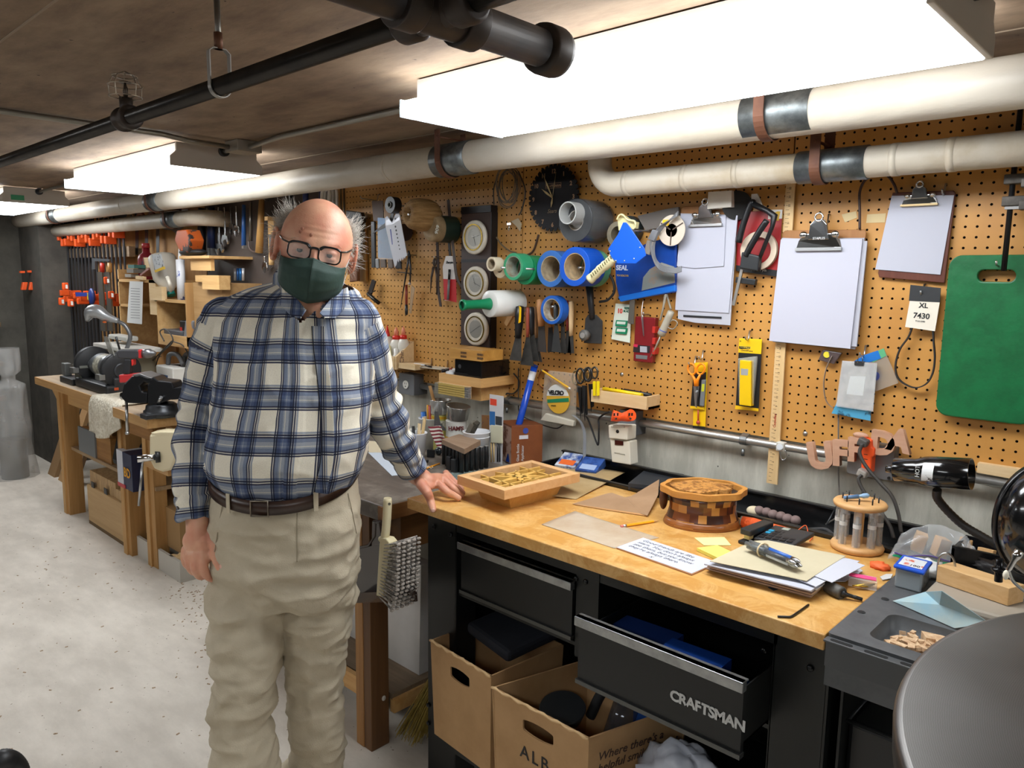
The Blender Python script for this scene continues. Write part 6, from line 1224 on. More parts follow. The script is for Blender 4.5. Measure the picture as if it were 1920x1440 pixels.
# ================= OLD WORKBENCH BESIDE THE MAN =================
ob=thing('old_workbench','old wooden workbench with dark stained top behind the man','workbench',(-2.4,-.4,0))
part('worktop',B().bb((-3.10,-.79,.82),(-1.772,-.02,.87)),wood('#6b6158','#4c433c','x',.5,.6,stain=('#8c857b',6,.5,.7)),ob,bev=.004)
part('top_edge_strip',B().bb((-1.790,-.794,.822),(-1.770,-.02,.868)),wood('#8d6238','#6f4826','y',.6),ob)
part('apron',B().bb((-1.86,-.70,.70),(-1.80,-.06,.82)),wood('#7d552c','#5b3b1c','y',.6,.5),ob)
part('apron',B().bb((-3.0,-.745,.71),(-1.98,-.705,.82)),wood('#8b6335','#6d4a26','x',.6,.6),ob)
LG=wood('#a87a45','#8b5f30','z',.6); LGD=wood('#6f4c2b','#55371c','z',.6)
for x,m_ in ((-1.976,LG),(-3.05,LG)):
    l=part('leg',B().bb((x,-.752,0),(x+.042,-.678,.82)),m_,ob,bev=.002); part('doubler',B().bb((x+.042,-.750,.0),(x+.081,-.678,.82)),LGD,l,bev=.002)
    part('leg',B().bb((x,-.14,0),(x+.08,-.07,.82)),LG,ob)
part('screw_cap',B().ell((-1.894,-.70,.17),(.004,.008,.009)),mat('#c9c4bb',.5),ob)
part('lower_shelf',B().bb((-3.05,-.66,.145),(-1.90,-.06,.165)),wood('#8a765f','#6f5d49','x',.7),ob)
part('shelf_rail',B().bb((-3.05,-.678,.10),(-1.976,-.655,.165)).bb((-1.912,-.66,.10),(-1.89,-.08,.150)),PINEX,ob)
obj('white_sheet',B().par((-2.75,-.52,.166),(.82,0,0),(0,.05,0),(0,.01,.40)),mat('#c9c6c2',.5,n=(3,'#b6b2ad')),label='large white panel standing on the lower shelf of the old workbench',cat='panel')
# dustpan and brush hanging at its corner
t=thing('dustpan','dark brown plastic dustpan hanging at the old workbench corner','dustpan',W(710,1130,-.80)); y=-.800
DP=mat('#2f211d',.18,0,alpha=.96,coat=.3)
part('pan',B().prism(wpts([(662,1030),(692,1024),(708,1012),(722,1012),(738,1022),(760,1030),(772,1052),(779,1126),(655,1130)],y),(0,.004,0)),DP,t)
part('rim',B().tube(wpts([(655,1130),(661,1030),(692,1022),(704,1005),(705,980),(713,980),(716,1004),(735,1020),(764,1030),(774,1052),(780,1127)],y-.004),.005,8),DP,t)
part('scoop',B().prism([W(655,1112,y-.05),W(778,1108,y-.05),W(779,1128,y),W(655,1131,y)],(0,.003,0)),DP,t)
part('handle',B().prism(wpts([(697,976),(714,976),(716,1022),(696,1024)],y-.006),(0,.012,0)),DP,t,bev=.003)
t=thing('bench_brush','cream handled bench brush with grey bristles hanging before the dustpan','brush',W(730,1135,-.86)); y=-.85
CH=wood('#d9cfae','#c7b98f','z',.5)
hp_=spl([W(727,934,y),W(726,960,y),W(724,990,y),W(722,1004,y),W(717,1012,y)],5)
part('handle',B().tube(hp_,[.011]+[.0125]*(len(hp_)-6)+[.011,.010,.010,.011,.013],14),CH,t); part('hang_hole',B().cyl(W(730,945,y-.0125),W(730,945,y-.011),.004,n=12),mat('#4b4436',.7),t)
part('block',B().prism(wpts([(714,1008),(723,1010),(730,1018),(717,1120),(705,1117),(711,1020)],y-.012),(0,.030,0)),CH,t,bev=.003)
b=B(); random.seed(3)
a0,a1=W(727,1020,y),W(716,1116,y)
for i in range(17):
    s=i/16; base=a0.lerp(a1,s); e0=W(766-22*max(0,s-.62)/.38*.9,1014,y); tipx=W(767-.2*s*20-30*max(0,s-.7),1015+ (1137-1015)*s,y)
    for j in range(5):
        o_=-.020+.011*j
        tp=V((tipx.x+random.uniform(-.003,.003),y+o_*1.6,tipx.z+random.uniform(-.003,.003))); bs=base+V((0,o_*.6,0))
        tp=bs+(tp-bs)*(1.0-.05*abs(j-2))
        for k in range(5):
            jx=V((random.uniform(-.003,.003),random.uniform(-.004,.004),random.uniform(-.004,.004))); b.tube([bs,bs.lerp(tp+jx,.6),tp+jx],[.0012,.0014,.0019],4)
part('bristles',b,mat('#b0a89f',.8,n=(60,'#6c6967',.4,.6)),t,kind='stuff')
b=B()
for i in range(17):
    s=i/16; base=a0.lerp(a1,s); tipx=W(767-.2*s*20-30*max(0,s-.7),1015+(1137-1015)*s,y)
    for j in range(5): b.ell(V((tipx.x+.001,y-.036+.0175*j,tipx.z)),(.005,.0075,.0042),n=8,m=6)
part('bristle_tips',b,mat('#a89f95',.9,b=(200,1.)),t,kind='stuff')
# broom
t=thing('corn_broom','straw broom head standing on the floor behind the steel bench leg','broom',(-1.80,-.55,0))
b=B()
for k in range(260):
    a_=random.uniform(-1,1); c_=random.uniform(-1,1); q0=V((-1.765+.015*c_,-.53+.02*a_,.30)); q1=V((-1.80+.05*c_-.02,-.60+.085*a_,.035+random.uniform(0,.03))); b.tube([q0,q0.lerp(q1,.5),q1],.0013,4)
part('straw',b,mat('#a08a3f',.8,n=(40,'#7b6526')),t,kind='stuff'); part('stick',B().cyl((-1.765,-.53,.28),(-1.74,-.30,.80),.011),PINEZ,t)
# ---- things on the old bench ----
zt=.87
def H2(u,v,z=.87): return H(u,v,z)
SS=mat('#c3c3c0',.22,.75)
def can(c,r,h,m,lab,bandc=None):
    t=thing('paint_can',lab,'can',c); part('body',B().lathe(c,Zv,[(0,r),(.002,r+.001),(.004,r),(h-.004,r),(h-.002,r+.001),(h,r),(h,0)],32),m,t); return t
c=H2(826,842); c=V((c.x,c.y,zt)); t=can(c,.036,.140,mat('#b8b35a',.4,n=(8,'#c9c46e')),'yellow green can with horse picture under a steel pot')
part('top_band',B().lathe(c+V((0,0,.127)),Zv,[(0,.0375),(.01,.0375)],32,False),mat('#c99a1c',.4),t); part('picture',B().lathe(c+V((0,0,.095)),Zv,[(0,.0372),(.026,.0372)],32,False),mat('#c8c6b4',.4,n=(60,'#2c2a22',.56,.6)),t)
q=c+V((0,0,.142)); t=thing('steel_pot','brushed steel pot standing on the yellow green can','pot',q); part('pot',B().lathe(q,Zv,[(0,.036),(.004,.040),(.055,.042),(.058,.043),(.058,.040),(.01,.038),(.008,0)],36),SS,t)
obj('wood_spatula',B().box(q+V((-.04,-.01,.075)),(.10,.012,.005),Matrix.Rotation(-.5,3,'Z')@Matrix.Rotation(.55,3,'Y')),wood('#b58e5e','#9c7547','x'),label='wooden paddle resting across the left steel pot',cat='paddle')
c=H2(855,850); c=V((c.x,c.y,zt)); t=can(c,.040,.132,mat('#d5d3cb',.4),'white and yellow printed can under the tilted steel pot')
part('yellow_band',B().lathe(c+V((0,0,.045)),Zv,[(0,.0412),(.026,.0412)],32,False),mat('#d9a514',.4),t)
fdir=V((CAM[0]-c.x,CAM[1]-c.y,0)).normalized(); sdir=Zv.cross(fdir)
text('lettering','HAM\'S',c+fdir*.0425-sdir*.030+V((0,0,.100)),sdir,Zv,.021,mat('#5c1a1a',.5),t,bold=.001)
text('lettering','HAM',c+fdir*.0425-sdir*.012+V((0,0,.053)),sdir,Zv,.012,INK,t,bold=.0006)
q=c+V((.004,.0,.137)); ax_=V((.16,.0,1)); t=thing('steel_pot','polished steel pot tilted on the white and yellow can','pot',q); part('pot',B().lathe(q,ax_,[(0,.038),(.003,.043),(.050,.046),(.053,.048),(.053,.044),(.008,.041),(.007,0)],36),mat('#b5b4b0',.15,.75),t)
def cup(c,r0,r1,h,m,lab,name='cup'):
    t=thing(name,lab,'cup' if name=='cup' else 'bucket',c); part('wall',B().lathe(c,Zv,[(0,r0),(h-.006,r1),(h-.003,r1+.003),(h,r1+.003),(h,r1),(.004,r0-.002),(.003,0)],36),m,t); return t
PW=mat('#d9dadd',.35)
c=H2(781,868); c=V((c.x,c.y,zt)); cup(c,.028,.037,.115,PW,'white plastic cup with markers nearest the man\'s sleeve')
for dx_,dy_,ln,cc,l in ((-.012,.0,.135,'#19191b','black marker standing in the front white cup'),(.0,.006,.13,'#d7d7d9','white marker standing in the front white cup'),(.013,-.002,.15,'#cdb48a','wooden stick standing in the front white cup'),(.018,.01,.17,'#c2a573','taller wooden stick standing in the front white cup')):
    obj('marker' if 'marker' in l else 'wood_stick',B().cyl(c+V((dx_*.5,dy_*.5,.01)),c+V((dx_*1.6,dy_*1.5,ln)),.006,n=12),mat(cc,.5),label=l,cat='marker' if 'marker' in l else 'stick')
c=H2(805,842); c=V((c.x-.0,c.y+.02,zt)); cup(c,.034,.042,.125,mat('#cfcdc3',.4),'cream plastic cup with red handled tools behind the flag')
for dx_,dy_,ln,cc,l in ((.0,-.01,.175,'#a63a2c','red handled tool in the cream cup'),(.016,.0,.165,'#9c3326','second red handled tool in the cream cup'),(-.018,.008,.15,'#e3e1dc','white tube in the cream cup')): obj('hand_tool',B().cyl(c+V((dx_*.5,dy_*.5,.01)),c+V((dx_*1.4,dy_*1.5,ln)),.008,n=12),mat(cc,.5),label=l,cat='tool')
c=H2(783,842); c=V((c.x,c.y+.06,zt)); cup(c,.034,.040,.12,PW,'white cup holding pencil and blue brush at the back left')
for dx_,dy_,ln,cc,l in ((-.012,.0,.17,'#e8a51f','yellow pencil with pink eraser in the back left cup'),(.006,.008,.18,'#b9ac98','thin brush handle in the back left cup'),(-.026,-.004,.14,'#2467b5','blue plastic brush in the back left cup')): obj('pencil' if 'pencil' in l else 'brush',B().cyl(c+V((dx_*.5,dy_*.5,.01)),c+V((dx_*1.4+.008,dy_*1.5,ln)),.004 if 'blue' not in l else .011,n=10),mat(cc,.5),label=l,cat='pencil' if 'pencil' in l else 'brush')
obj('glue_bottle',B().lathe(V((-2.235,-.30,zt)),Zv,[(0,.022),(.06,.022),(.085,.012),(.10,.010),(.103,0)],18),mat('#d3cfc4',.4),label='small squat white bottle between the cups and the sleeve',cat='bottle')
# flag cloth
def flagmat():
    m,nt,p=nodes('flag'); L=nt.links; tc=N(nt,'ShaderNodeTexCoord'); wv=N(nt,'ShaderNodeTexWave',bands_direction='Z',i_Scale=22.,i_Distortion=1.2); L.new(tc.outputs['Object'],wv.inputs[0])
    cr_=N(nt,'ShaderNodeValToRGB'); cr_.color_ramp.interpolation='CONSTANT'; e=cr_.color_ramp.elements; e[0].color=c4(srgb('#d8d2c6')); e[1].position=.5; e[1].color=c4(srgb('#7a1f2b')); L.new(wv.outputs[0],cr_.inputs[0]); L.new(cr_.outputs[0],p.inputs['Base Color']); p.inputs['Roughness'].default_value=.8; return m
c=V((-2.17,-.235,zt)); sd=V(HR)
P=[c-sd*.03+V((0,0,.11)),c+sd*.018+V((0,0,.112)),c+sd*.055+V((0,0,.02)),c+sd*.02+V((0,0,.0))]
def fn(a,b_): p=P[0]*(1-a)*(1-b_)+P[1]*a*(1-b_)+P[2]*a*b_+P[3]*(1-a)*b_; return p+V((.004,-.006,0))*math.sin(a*6+b_*4)
obj('flag',B().sheet(fn,14,14),flagmat(),solid=.0015,label='small red and white striped cloth flag among the cups',cat='flag')
obj('steel_square',B().prism([c-sd*.03+V((0,.03,.09)),c-sd*.028+V((0,.03,.165)),c-sd*.016+V((0,.03,.165)),c-sd*.006+V((0,.03,.12)),c+sd*.02+V((0,.03,.09))],(0,.002,0)),mat('#77797b',.35,.8),label='grey angled steel template standing behind the flag',cat='template')
# bucket with brush
c=H2(893,866); c=V((c.x,c.y,zt)); bk=cup(c,.040,.049,.117,PW,'white plastic bucket right of the printed can','bucket')
part('rim_band',B().lathe(c+V((0,0,.095)),Zv,[(0,.048),(.001,.0505),(.003,.0505),(.004,.0485)],36,False),PW,bk)
t=thing('scrub_brush','dark bristled brush standing in the white bucket','brush',c+V((-.02,0,.06))); M3=Matrix.Rotation(.6,3,'Y')@Matrix.Rotation(.3,3,'Z'); part('block',B().box(c+V((-.022,-.012,.118)),(.022,.03,.085),M3),mat('#6c665a',.6),t,bev=.006); part('bristles',B().box(c+V((-.008,-.010,.122)),(.016,.026,.072),M3),mat('#4d473b',.9,b=(150,1.)),t)
# black clamp rack with block
t=thing('cartridge_rack','row of black ribbed cylinders standing as a rack on the old bench','rack',H2(870,882)); A0,A1,A2=H2(832,870),H2(862,888),H2(914,876)
BR=mat('#1d1f21',.35)
for k in range(5):
    q=A0.lerp(A1,k/4.6); part('cylinder',B().lathe(V((q.x,q.y,zt)),Zv,[(0,.0075),(.078,.0075),(.08,.006),(.080,0)],12),BR,t); part('cap',B().lathe(V((q.x,q.y,zt+.0803)),Zv,[(0,.0068),(.0006,.006),(.0006,0)],12),mat('#a9a9a4',.4,.4),t)
for k in range(6):
    q=A1.lerp(A2,(k+.3)/5.6); part('cylinder',B().lathe(V((q.x,q.y,zt)),Zv,[(0,.0085),(.078,.0085),(.08,.007),(.080,0)],12),BR,t); part('cap',B().lathe(V((q.x,q.y,zt+.0803)),Zv,[(0,.0075),(.0006,.0065),(.0006,0)],12),mat('#a9a9a4',.4,.4),t)
for k in range(2): q=A1.lerp(A0,.15+.3*k)+V((.0,-.014,0)); part('stub',B().box(V((q.x,q.y,zt+.025)),(.022,.014,.05)),BR,t,bev=.002)
qc=(A0+A1+A2)/3+V((0,.02,0)); e1=(A2-A1).normalized(); e2=(A0-A1).normalized()
obj('wood_block',B().prism([V((p.x,p.y,zt+.082)) for p in (H(828,833,.952),H(871,852,.952),H(901,835,.952),H(861,823,.952))],(0,0,.019)),wood('#a58a72','#8d735c','x',.6),bev=.001,label='flat grey brown wood block lying on the black cylinder rack',cat='wood block')
obj('eraser_block',B().box(H2(808,850,.885),(.028,.012,.028),Matrix.Rotation(.5,3,'Z')),mat('#17181a',.4),label='small flat black block left of the cylinder rack',cat='block')
obj('tape_measure',B().ell(H2(822,846,.886),(.016,.012,.016)),mat('#1d2225',.25),label='round black knob left of the cylinder rack',cat='knob')
obj('black_pad',B().box(H2(797,865,.875),(.02,.018,.008),Matrix.Rotation(.5,3,'Z')),BLK,label='tiny black pad behind the front white cup',cat='block')
obj('orange_pencil',B().cyl(H2(800,878,.874),H2(824,869,.874),.0032,n=8),mat('#e2951f',.4),label='orange pencil lying in front of the cylinder rack',cat='pencil')
obj('string_bundle',B().tube([H2(806,876,.873)+V((.012*math.cos(q)*(1+.2*math.sin(3*q)),.010*math.sin(q),.002*math.sin(5*q))) for q in np.linspace(0,4*PI,50)],.0011,6),mat('#d6cfc0',.7),label='small white string knot beside the orange pencil',cat='string')
obj('glass_plate',B().prism([H2(u,v,.873) for u,v in((842,886),(895,882),(905,893),(862,904))],(0,0,-.002)),mat('#8fa09c',.1,0,alpha=.6),label='pale greenish glass plate between the rack and star lid box',cat='glass')
t=thing('brush_card','white hanging card of artist brushes standing by the wall','package',H2(930,872)); y=-.165
part('card',B().prism(wpts([(918,739),(944,743),(941,872),(917,868)],y),(0,.002,0)),mat('#c9c9cb',.4),t); part('red_patch',B().prism(wpts([(919,747),(931,749),(931,761),(919,759)],y-.0006),(0,.0005,0)),mat('#d8432a',.5),t)
part('blue_patch',B().prism(wpts([(918,771),(928,772),(928,800),(918,797)],y-.0006),(0,.0005,0)),mat('#2c69a8',.5),t); part('dark_patch',B().prism(wpts([(929,780),(941,782),(941,798),(929,796)],y-.0006),(0,.0005,0)),mat('#33363a',.5),t); part('sleeve',B().prism(wpts([(919,797),(941,799),(941,832),(920,830)],y-.008),(0,.007,0)),mat('#c9c6ac',.45),t,bev=.002)
for u,c_ in ((921,'#b99a63'),(926,'#c9ac76'),(933,'#1c1d1f'),(937,'#242527')): part('brush_handle',B().cyl(W(u,830,y-.004),W(u,866,y-.004),.0028,n=8),mat(c_,.4),t)
obj('framed_picture',B().prism(wpts([(903,778),(917,779),(917,806),(903,804)],-.10),(0,.006,0)),mat('#9c6f45',.5,n=(60,'#3c3f6b',.6,.62)),label='small wooden framed picture standing left of the brush card',cat='picture')
t=thing('applicator_box','brown carton of glue bottle applicator behind the blue pole','box',(-1.85,-.05,zt))
A_,B_,C_=V((-1.965,-.100,zt)),V((-1.855,-.145,zt)),V((-1.80,-.035,zt))
part('carton',B().par(B_,A_-B_,C_-B_,(0,0,.145)),mat('#7b4322',.5,n=(9,'#8b4f2a')),t,bev=.001)
d1=(A_-B_).normalized(); n1=V((d1.y,-d1.x,0)); n1=n1 if n1.y<0 else -n1
part('front_print',B().par(B_+n1*.0006+V((0,0,.004)),(A_-B_)*.98,n1*.0004,(0,0,.135)),mat('#b5988a',.5,n=(22,'#6b3a22',.5,.6)),t)
for k,s in enumerate(('Glue Bottle','Applicator')):
    dC=(C_-B_).normalized(); text('lettering',s,B_+dC*(.030+.018*k)+V((dC.y,-dC.x,0))*.0008+V((0,0,.012)),Zv,V((-dC.x,-dC.y,0)),.014,WHT,t)
dC=(C_-B_).normalized(); nC=V((dC.y,-dC.x,0))
part('white_nozzle_print',B().par(B_+dC*.030+nC*.0006+V((0,0,.095)),dC*.035,nC*.0004,(0,0,.014)),mat('#d5d3d8',.5),t); part('blue_cap_print',B().cyl(B_+dC*.055+nC*.0002+V((0,0,.125)),B_+dC*.055+nC*.0010+V((0,0,.125)),.011),mat('#3b4c9c',.5),t)
# blue pole
t=thing('blue_pole','bright blue pole with white collar leaning on the wall','pole',H(953,868,.875)); a,b_=H(954,866,.876),W(1003,684,-.035); d_=b_-a; L_=d_.length
part('pole',B().cyl(a,b_,.0125,n=20),mat('#1849b8',.25),t); part('white_collar',B().lathe(a+d_*.84,d_,[(0,.0132),(L_*.09,.0132)],20,False),mat('#d8d9dc',.3),t); part('end_cap',B().lathe(a+d_*.975,d_,[(0,.0135),(L_*.02,.013),(L_*.03,0)],20),mat('#123a96',.4),t)
text('lettering','Linzer',a+d_*.18+V((-.002,-.0128,0)),d_.normalized(),-Xv,.016,mat('#a83a4a',.5),t,shear=.2)
# paper on old bench
obj('sketch_sheet',B().prism([H2(u,v,.872) for u,v in((690,848),(712,846),(752,890),(735,892))],(0,0,-.001)),mat('#c9d3df',.6),label='pale blue paper lying under the man\'s left sleeve',cat='paper')
obj('cream_card',B().prism([H2(u,v,.873) for u,v in((684,826),(712,828),(720,848),(692,848))],(0,0,-.001)),mat('#d6c9ab',.6),label='cream paper lying on the old bench behind the blue paper',cat='paper')
# ================= LEFT WORKBENCHES =================
zb=.85
lb=thing('wooden_bench','long pine workbench at the left carrying the grinder','workbench',(-4.9,-.3,0))
TB=wood('#c9a06a','#b08450','x',.55); TBT=wood('#a8957d','#8f7a62','x',.6)
part('worktop',B().bb((-5.75,-.645,zb-.045),(-4.20,-.01,zb)),TBT,lb,bev=.003); part('front_board',B().bb((-5.752,-.652,zb-.048),(-4.198,-.642,zb-.002)),TB,lb)
for x in (-5.36,-4.34):
    l=part('leg',B().bb((x,-.64,0),(x+.05,-.54,zb-.045)),TB and wood('#c79c63','#ab7f47','z',.6),lb,bev=.002); part('doubler',B().bb((x+.05,-.63,0),(x+.09,-.54,zb-.045)),wood('#b98d56','#9d733f','z',.6),l)
part('brace',B().par((-5.62,-.60,zb-.05),(.09,0,0),(0,.04,0),(.25,0,-.16)),TB,lb); part('apron',B().bb((-5.30,-.60,zb-.13),(-4.30,-.575,zb-.045)),TB,lb)
part('lower_shelf',B().bb((-5.30,-.60,.425),(-3.95,-.05,.445)),wood('#a68a68','#8a6f50','x',.7),lb)
vb=thing('wooden_bench','short pine workbench carrying the black vise, left of the man','workbench',(-4.0,-.3,0))
part('worktop',B().bb((-4.19,-.70,zb-.045),(-3.745,-.01,zb)),TBT,vb,bev=.003); part('front_board',B().bb((-4.19,-.706,zb-.05),(-3.742,-.698,zb-.001)).bb((-3.748,-.70,zb-.05),(-3.740,-.02,zb-.001)),TB,vb)
part('apron',B().bb((-4.10,-.66,zb-.13),(-3.80,-.63,zb-.045)).bb((-3.86,-.63,zb-.13),(-3.83,-.05,zb-.045)),wood('#a2733d','#7d5427','x',.6),vb)
l=part('leg',B().bb((-4.068,-.615,0),(-4.02,-.54,zb-.045)),wood('#c79c63','#ab7f47','z',.6),vb,bev=.002); part('doubler',B().bb((-4.02,-.605,0),(-3.965,-.54,zb-.045)),wood('#b98d56','#9d733f','z',.6),l); part('leg',B().bb((-3.93,-.14,0),(-3.86,-.06,zb-.045)),TB,vb)
part('rail',B().bb((-4.03,-.628,.555),(-3.72,-.612,.610)),TB,vb); part('brace',B().par((-4.17,-.60,zb-.05),(.07,0,0),(0,.04,0),(.10,0,-.13)),TB,vb)
# boxes below
MDF=wood('#c2a172','#b08e5f','x',.6)
def fbox(name,px,z,dep,h,m,lab,cat='box',w=None,**k):
    a=H(px[0][0],px[0][1],z); b_=H(px[1][0],px[1][1],z); x0,x1=a.x,b_.x; y=(a.y+b_.y)/2
    return B().bb((x0,y,z),(x1,y+dep,z+h)),x0,x1,y
t=thing('tool_box','large MDF box with two dark slots under the left bench','box',(-4.75,-.55,0)); x0,x1,y0_=-5.02,-4.38,-.60
part('body',B().bb((x0,y0_,.02),(x1,y0_+.42,.25)),MDF,t,bev=.003); part('base',B().bb((x0,y0_,0),(x1,y0_+.42,.02)),mat('#6b5436',.7),t)
for u,v in ((174,909),(198,921)): p=W(u,v,y0_); part('slot',B().box(p,(.045,.004,.035)),BLK,t)
obj('plywood_stack',B().bb((-5.0,-.585,.251),(-4.50,-.30,.31)).bb((-4.98,-.59,.311),(-4.56,-.32,.345)),wood('#c9a878','#8c6b45','z',.6,1.5),label='stepped plywood pieces lying on the MDF box',cat='plywood')
t=thing('cardboard_box','tan cardboard box on a drawer under the left bench','cardboard box',(-4.95,-.5,.60)); part('carton',B().bb((-5.05,-.56,.60),(-4.66,-.20,.745)),mat('#a8875c',.75),t); part('flap',B().par((-5.05,-.56,.745),(.39,0,0),(0,.18,.01),(0,0,.003)),mat('#6b513c',.8),t)
t=thing('wooden_crate','loose wooden drawer with grey front under the cardboard box','drawer',(-4.95,-.5,.446)); part('body',B().bb((-5.10,-.59,.446),(-4.60,-.10,.598)),wood('#a5773f','#875c2c','x',.6),t); part('front',B().bb((-5.12,-.60,.446),(-4.83,-.588,.600)),mat('#6f7274',.5),t)
t=thing('tool_bag','black tool bag with brown leather top on the lower shelf','bag',(-4.35,-.4,.446)); 
part('bag',B().par((-4.62,-.60,.448),(.42,0,0),(.0,.34,0),(0,.05,.20)),mat('#16171b',.6),t,bev=.04); part('brown_panel',B().par((-4.56,-.56,.652),(.36,0,-.06),(0,.26,.0),(0,0,.006)),mat('#8a5127',.5),t,bev=.003)
t=thing('printed_carton','white and dark blue printed carton on the lower shelf','box',(-4.2,-.56,.446)); part('carton',B().bb((-4.30,-.66,.40),(-4.10,-.52,.60)),mat('#1b2547',.45),t,bev=.002); part('white_side',B().bb((-4.302,-.662,.40),(-4.22,-.52,.602)),mat('#c9cbd3',.5),t); part('red_base',B().bb((-4.304,-.664,.40),(-4.20,-.60,.42)),mat('#b5323a',.5),t); text('lettering','BD',(-4.21,-.6625,.47),Xv,Zv,.07,mat('#d99a1f',.5),t,bold=.002)
obj('brown_carton',B().bb((-4.30,-.55,.115),(-3.80,-.18,.33)),mat('#9c7a4f',.75),label='brown carton standing in the white tray under the vise bench',cat='cardboard box')
t=thing('white_tray','low white wooden tray under the vise bench','tray',(-4.1,-.4,0)); part('side',B().bb((-4.36,-.60,0),(-3.70,-.585,.11)).bb((-3.715,-.585,0),(-3.70,-.15,.11)).bb((-4.36,-.585,0),(-4.345,-.15,.11)),mat('#bfbab0',.55),t); part('bottom',B().bb((-4.36,-.585,.01),(-3.70,-.15,.02)),mat('#a19a8c',.6),t)
for k,(x,y) in enumerate(((-3.78,-.57),(-3.75,-.53))): obj('offcut',B().box((x-.01,y,.1+.012*k),(.10,.03,.02),Matrix.Rotation(.3+.5*k,3,'Z')),PALE,label=('pale offcut lying in the right end of the white tray','second offcut crossing in the white tray')[k],cat='wood offcut')
# grinder
t=thing('bench_grinder','dark bench grinder with two guarded wheels on the left bench','grinder',(-4.85,-.42,zb)); gy=-.50; gz=zb+.135; GD=mat('#2a2b2d',.45,.3); gx=(-5.10,-4.66)
part('motor',B().lathe((gx[0]+.05,gy+.02,gz),Xv,[(0,.045),(.02,.062),(.06,.072),(.28,.072),(.32,.062),(.35,.045)],32),mat('#8f9396',.35,.8),t); part('motor_label',B().lathe((gx[0]+.16,gy+.02,gz),Xv,[(0,.0725),(.09,.0725)],32,False),mat('#6c6a5d',.4,n=(40,'#c2bfae')),t)
for k,x in enumerate(gx):
    w_=part('wheel_guard',B().lathe((x,gy,gz),Xv,[(0,.04),(.0,.100),(.004,.108),(.045,.108),(.05,.10),(.05,.0)],40),GD,t); part('hub_cap',B().lathe((x+.05,gy,gz),Xv,[(0,.046),(.006,.046),(.008,.040),(.008,.034),(.006,.030),(.006,.0)],32),mat('#36373a',.4,.3),w_)
    part('tool_rest',B().box((x+.02,gy-.11,gz-.03),(.07,.03,.03)),mat('#8c8c8a',.4,.7),t)
part('grinding_wheel',B().lathe((gx[1]-.03,gy,gz),Xv,[(0,.03),(0,.085),(.03,.085)],36),mat('#8b8780',.8),t)
part('base',B().par((gx[0]-.02,gy-.10,zb+.001),(.54,0,0),(0,.20,0),(0,0,.055)),mat('#1d1e20',.5),t,bev=.012)
part('eye_shield',B().box((gx[1]+.03,gy-.055,gz+.145),(.07,.006,.11),Matrix.Rotation(.25,3,'X')),mat('#a9aaa4',.15,0,alpha=.6),t); part('shield_arm',B().tube([(gx[1]+.05,gy,gz+.09),(gx[1]+.07,gy-.03,gz+.20)],.006,8),DKST,t)
t=thing('belt_sander','white topped belt sander behind the grinder','sander',(-5.3,-.3,zb)); part('table',B().bb((-5.32,-.42,zb+.22),(-4.72,-.22,zb+.245)),mat('#cfccc4',.4),t,bev=.004); part('upper_arm',B().bb((-5.28,-.34,zb+.27),(-4.98,-.26,zb+.30)),mat('#b9b8b0',.4),t,bev=.01); part('body',B().bb((-5.26,-.38,zb),(-4.86,-.20,zb+.22)),mat('#a39a82',.5),t,bev=.02); part('front_plate',B().bb((-5.36,-.40,zb+.12),(-5.26,-.30,zb+.22)),mat('#8f9597',.35,.7),t,bev=.01)
t=thing('small_tool_case','small black tray of bits in front of the grinder','tray',H(135,712,zb)); a=H(112,716,zb); part('tray',B().bb((a.x,a.y-.0,zb),(a.x+.24,a.y+.09,zb+.04)),mat('#232425',.5),t,bev=.006)
part('post',B().bb((a.x-.02,a.y+.02,zb+.04),(a.x+.05,a.y+.06,zb+.12)),mat('#7d7f7e',.4,.6),t,bev=.004)
t=thing('honing_post','grey and olive square post tool beside the grinder','tool',H(150,712,zb)); a=H(141,722,zb); part('post',B().bb((a.x,a.y,zb),(a.x+.11,a.y+.06,zb+.115)),mat('#57594e',.4,.5),t,bev=.005); part('cap',B().bb((a.x-.01,a.y-.005,zb+.115),(a.x+.12,a.y+.065,zb+.13)),mat('#a5a69c',.35,.6),t)
# gooseneck lamp
t=thing('gooseneck_lamp','silver gooseneck desk lamp bending over the grinder','lamp',H(240,700,zb)); dl=4.55
hp1=[D(163,602,dl),D(170,586,dl),D(183,584,dl),D(196,592,dl),D(208,597,dl),D(222,602,dl)]
part('head',B().tube(spl(hp1,4),[.010,.018,.026,.032,.037,.040,.041,.041,.040,.038,.036,.033,.030,.028,.026,.024,.022,.020,.018,.016,.014],18),mat('#a4a6a8',.3,.5),t); part('switch',B().ell(D(196,604,dl-.02),(.02,.01,.006)),mat('#e46a26',.4),t)
part('neck',B().tube(spl([D(218,601,dl),D(234,610,dl),D(244,628,dl),D(241,645,dl),D(236,657,dl)],8),.012,12),mat('#7c7d7f',.35,.6),t)
part('base',B().cyl(V((D(236,657,dl).x,D(236,657,dl).y,zb)),V((D(236,657,dl).x,D(236,657,dl).y,D(236,657,dl).z)),.03),mat('#4c4d4f',.4,.4),t)
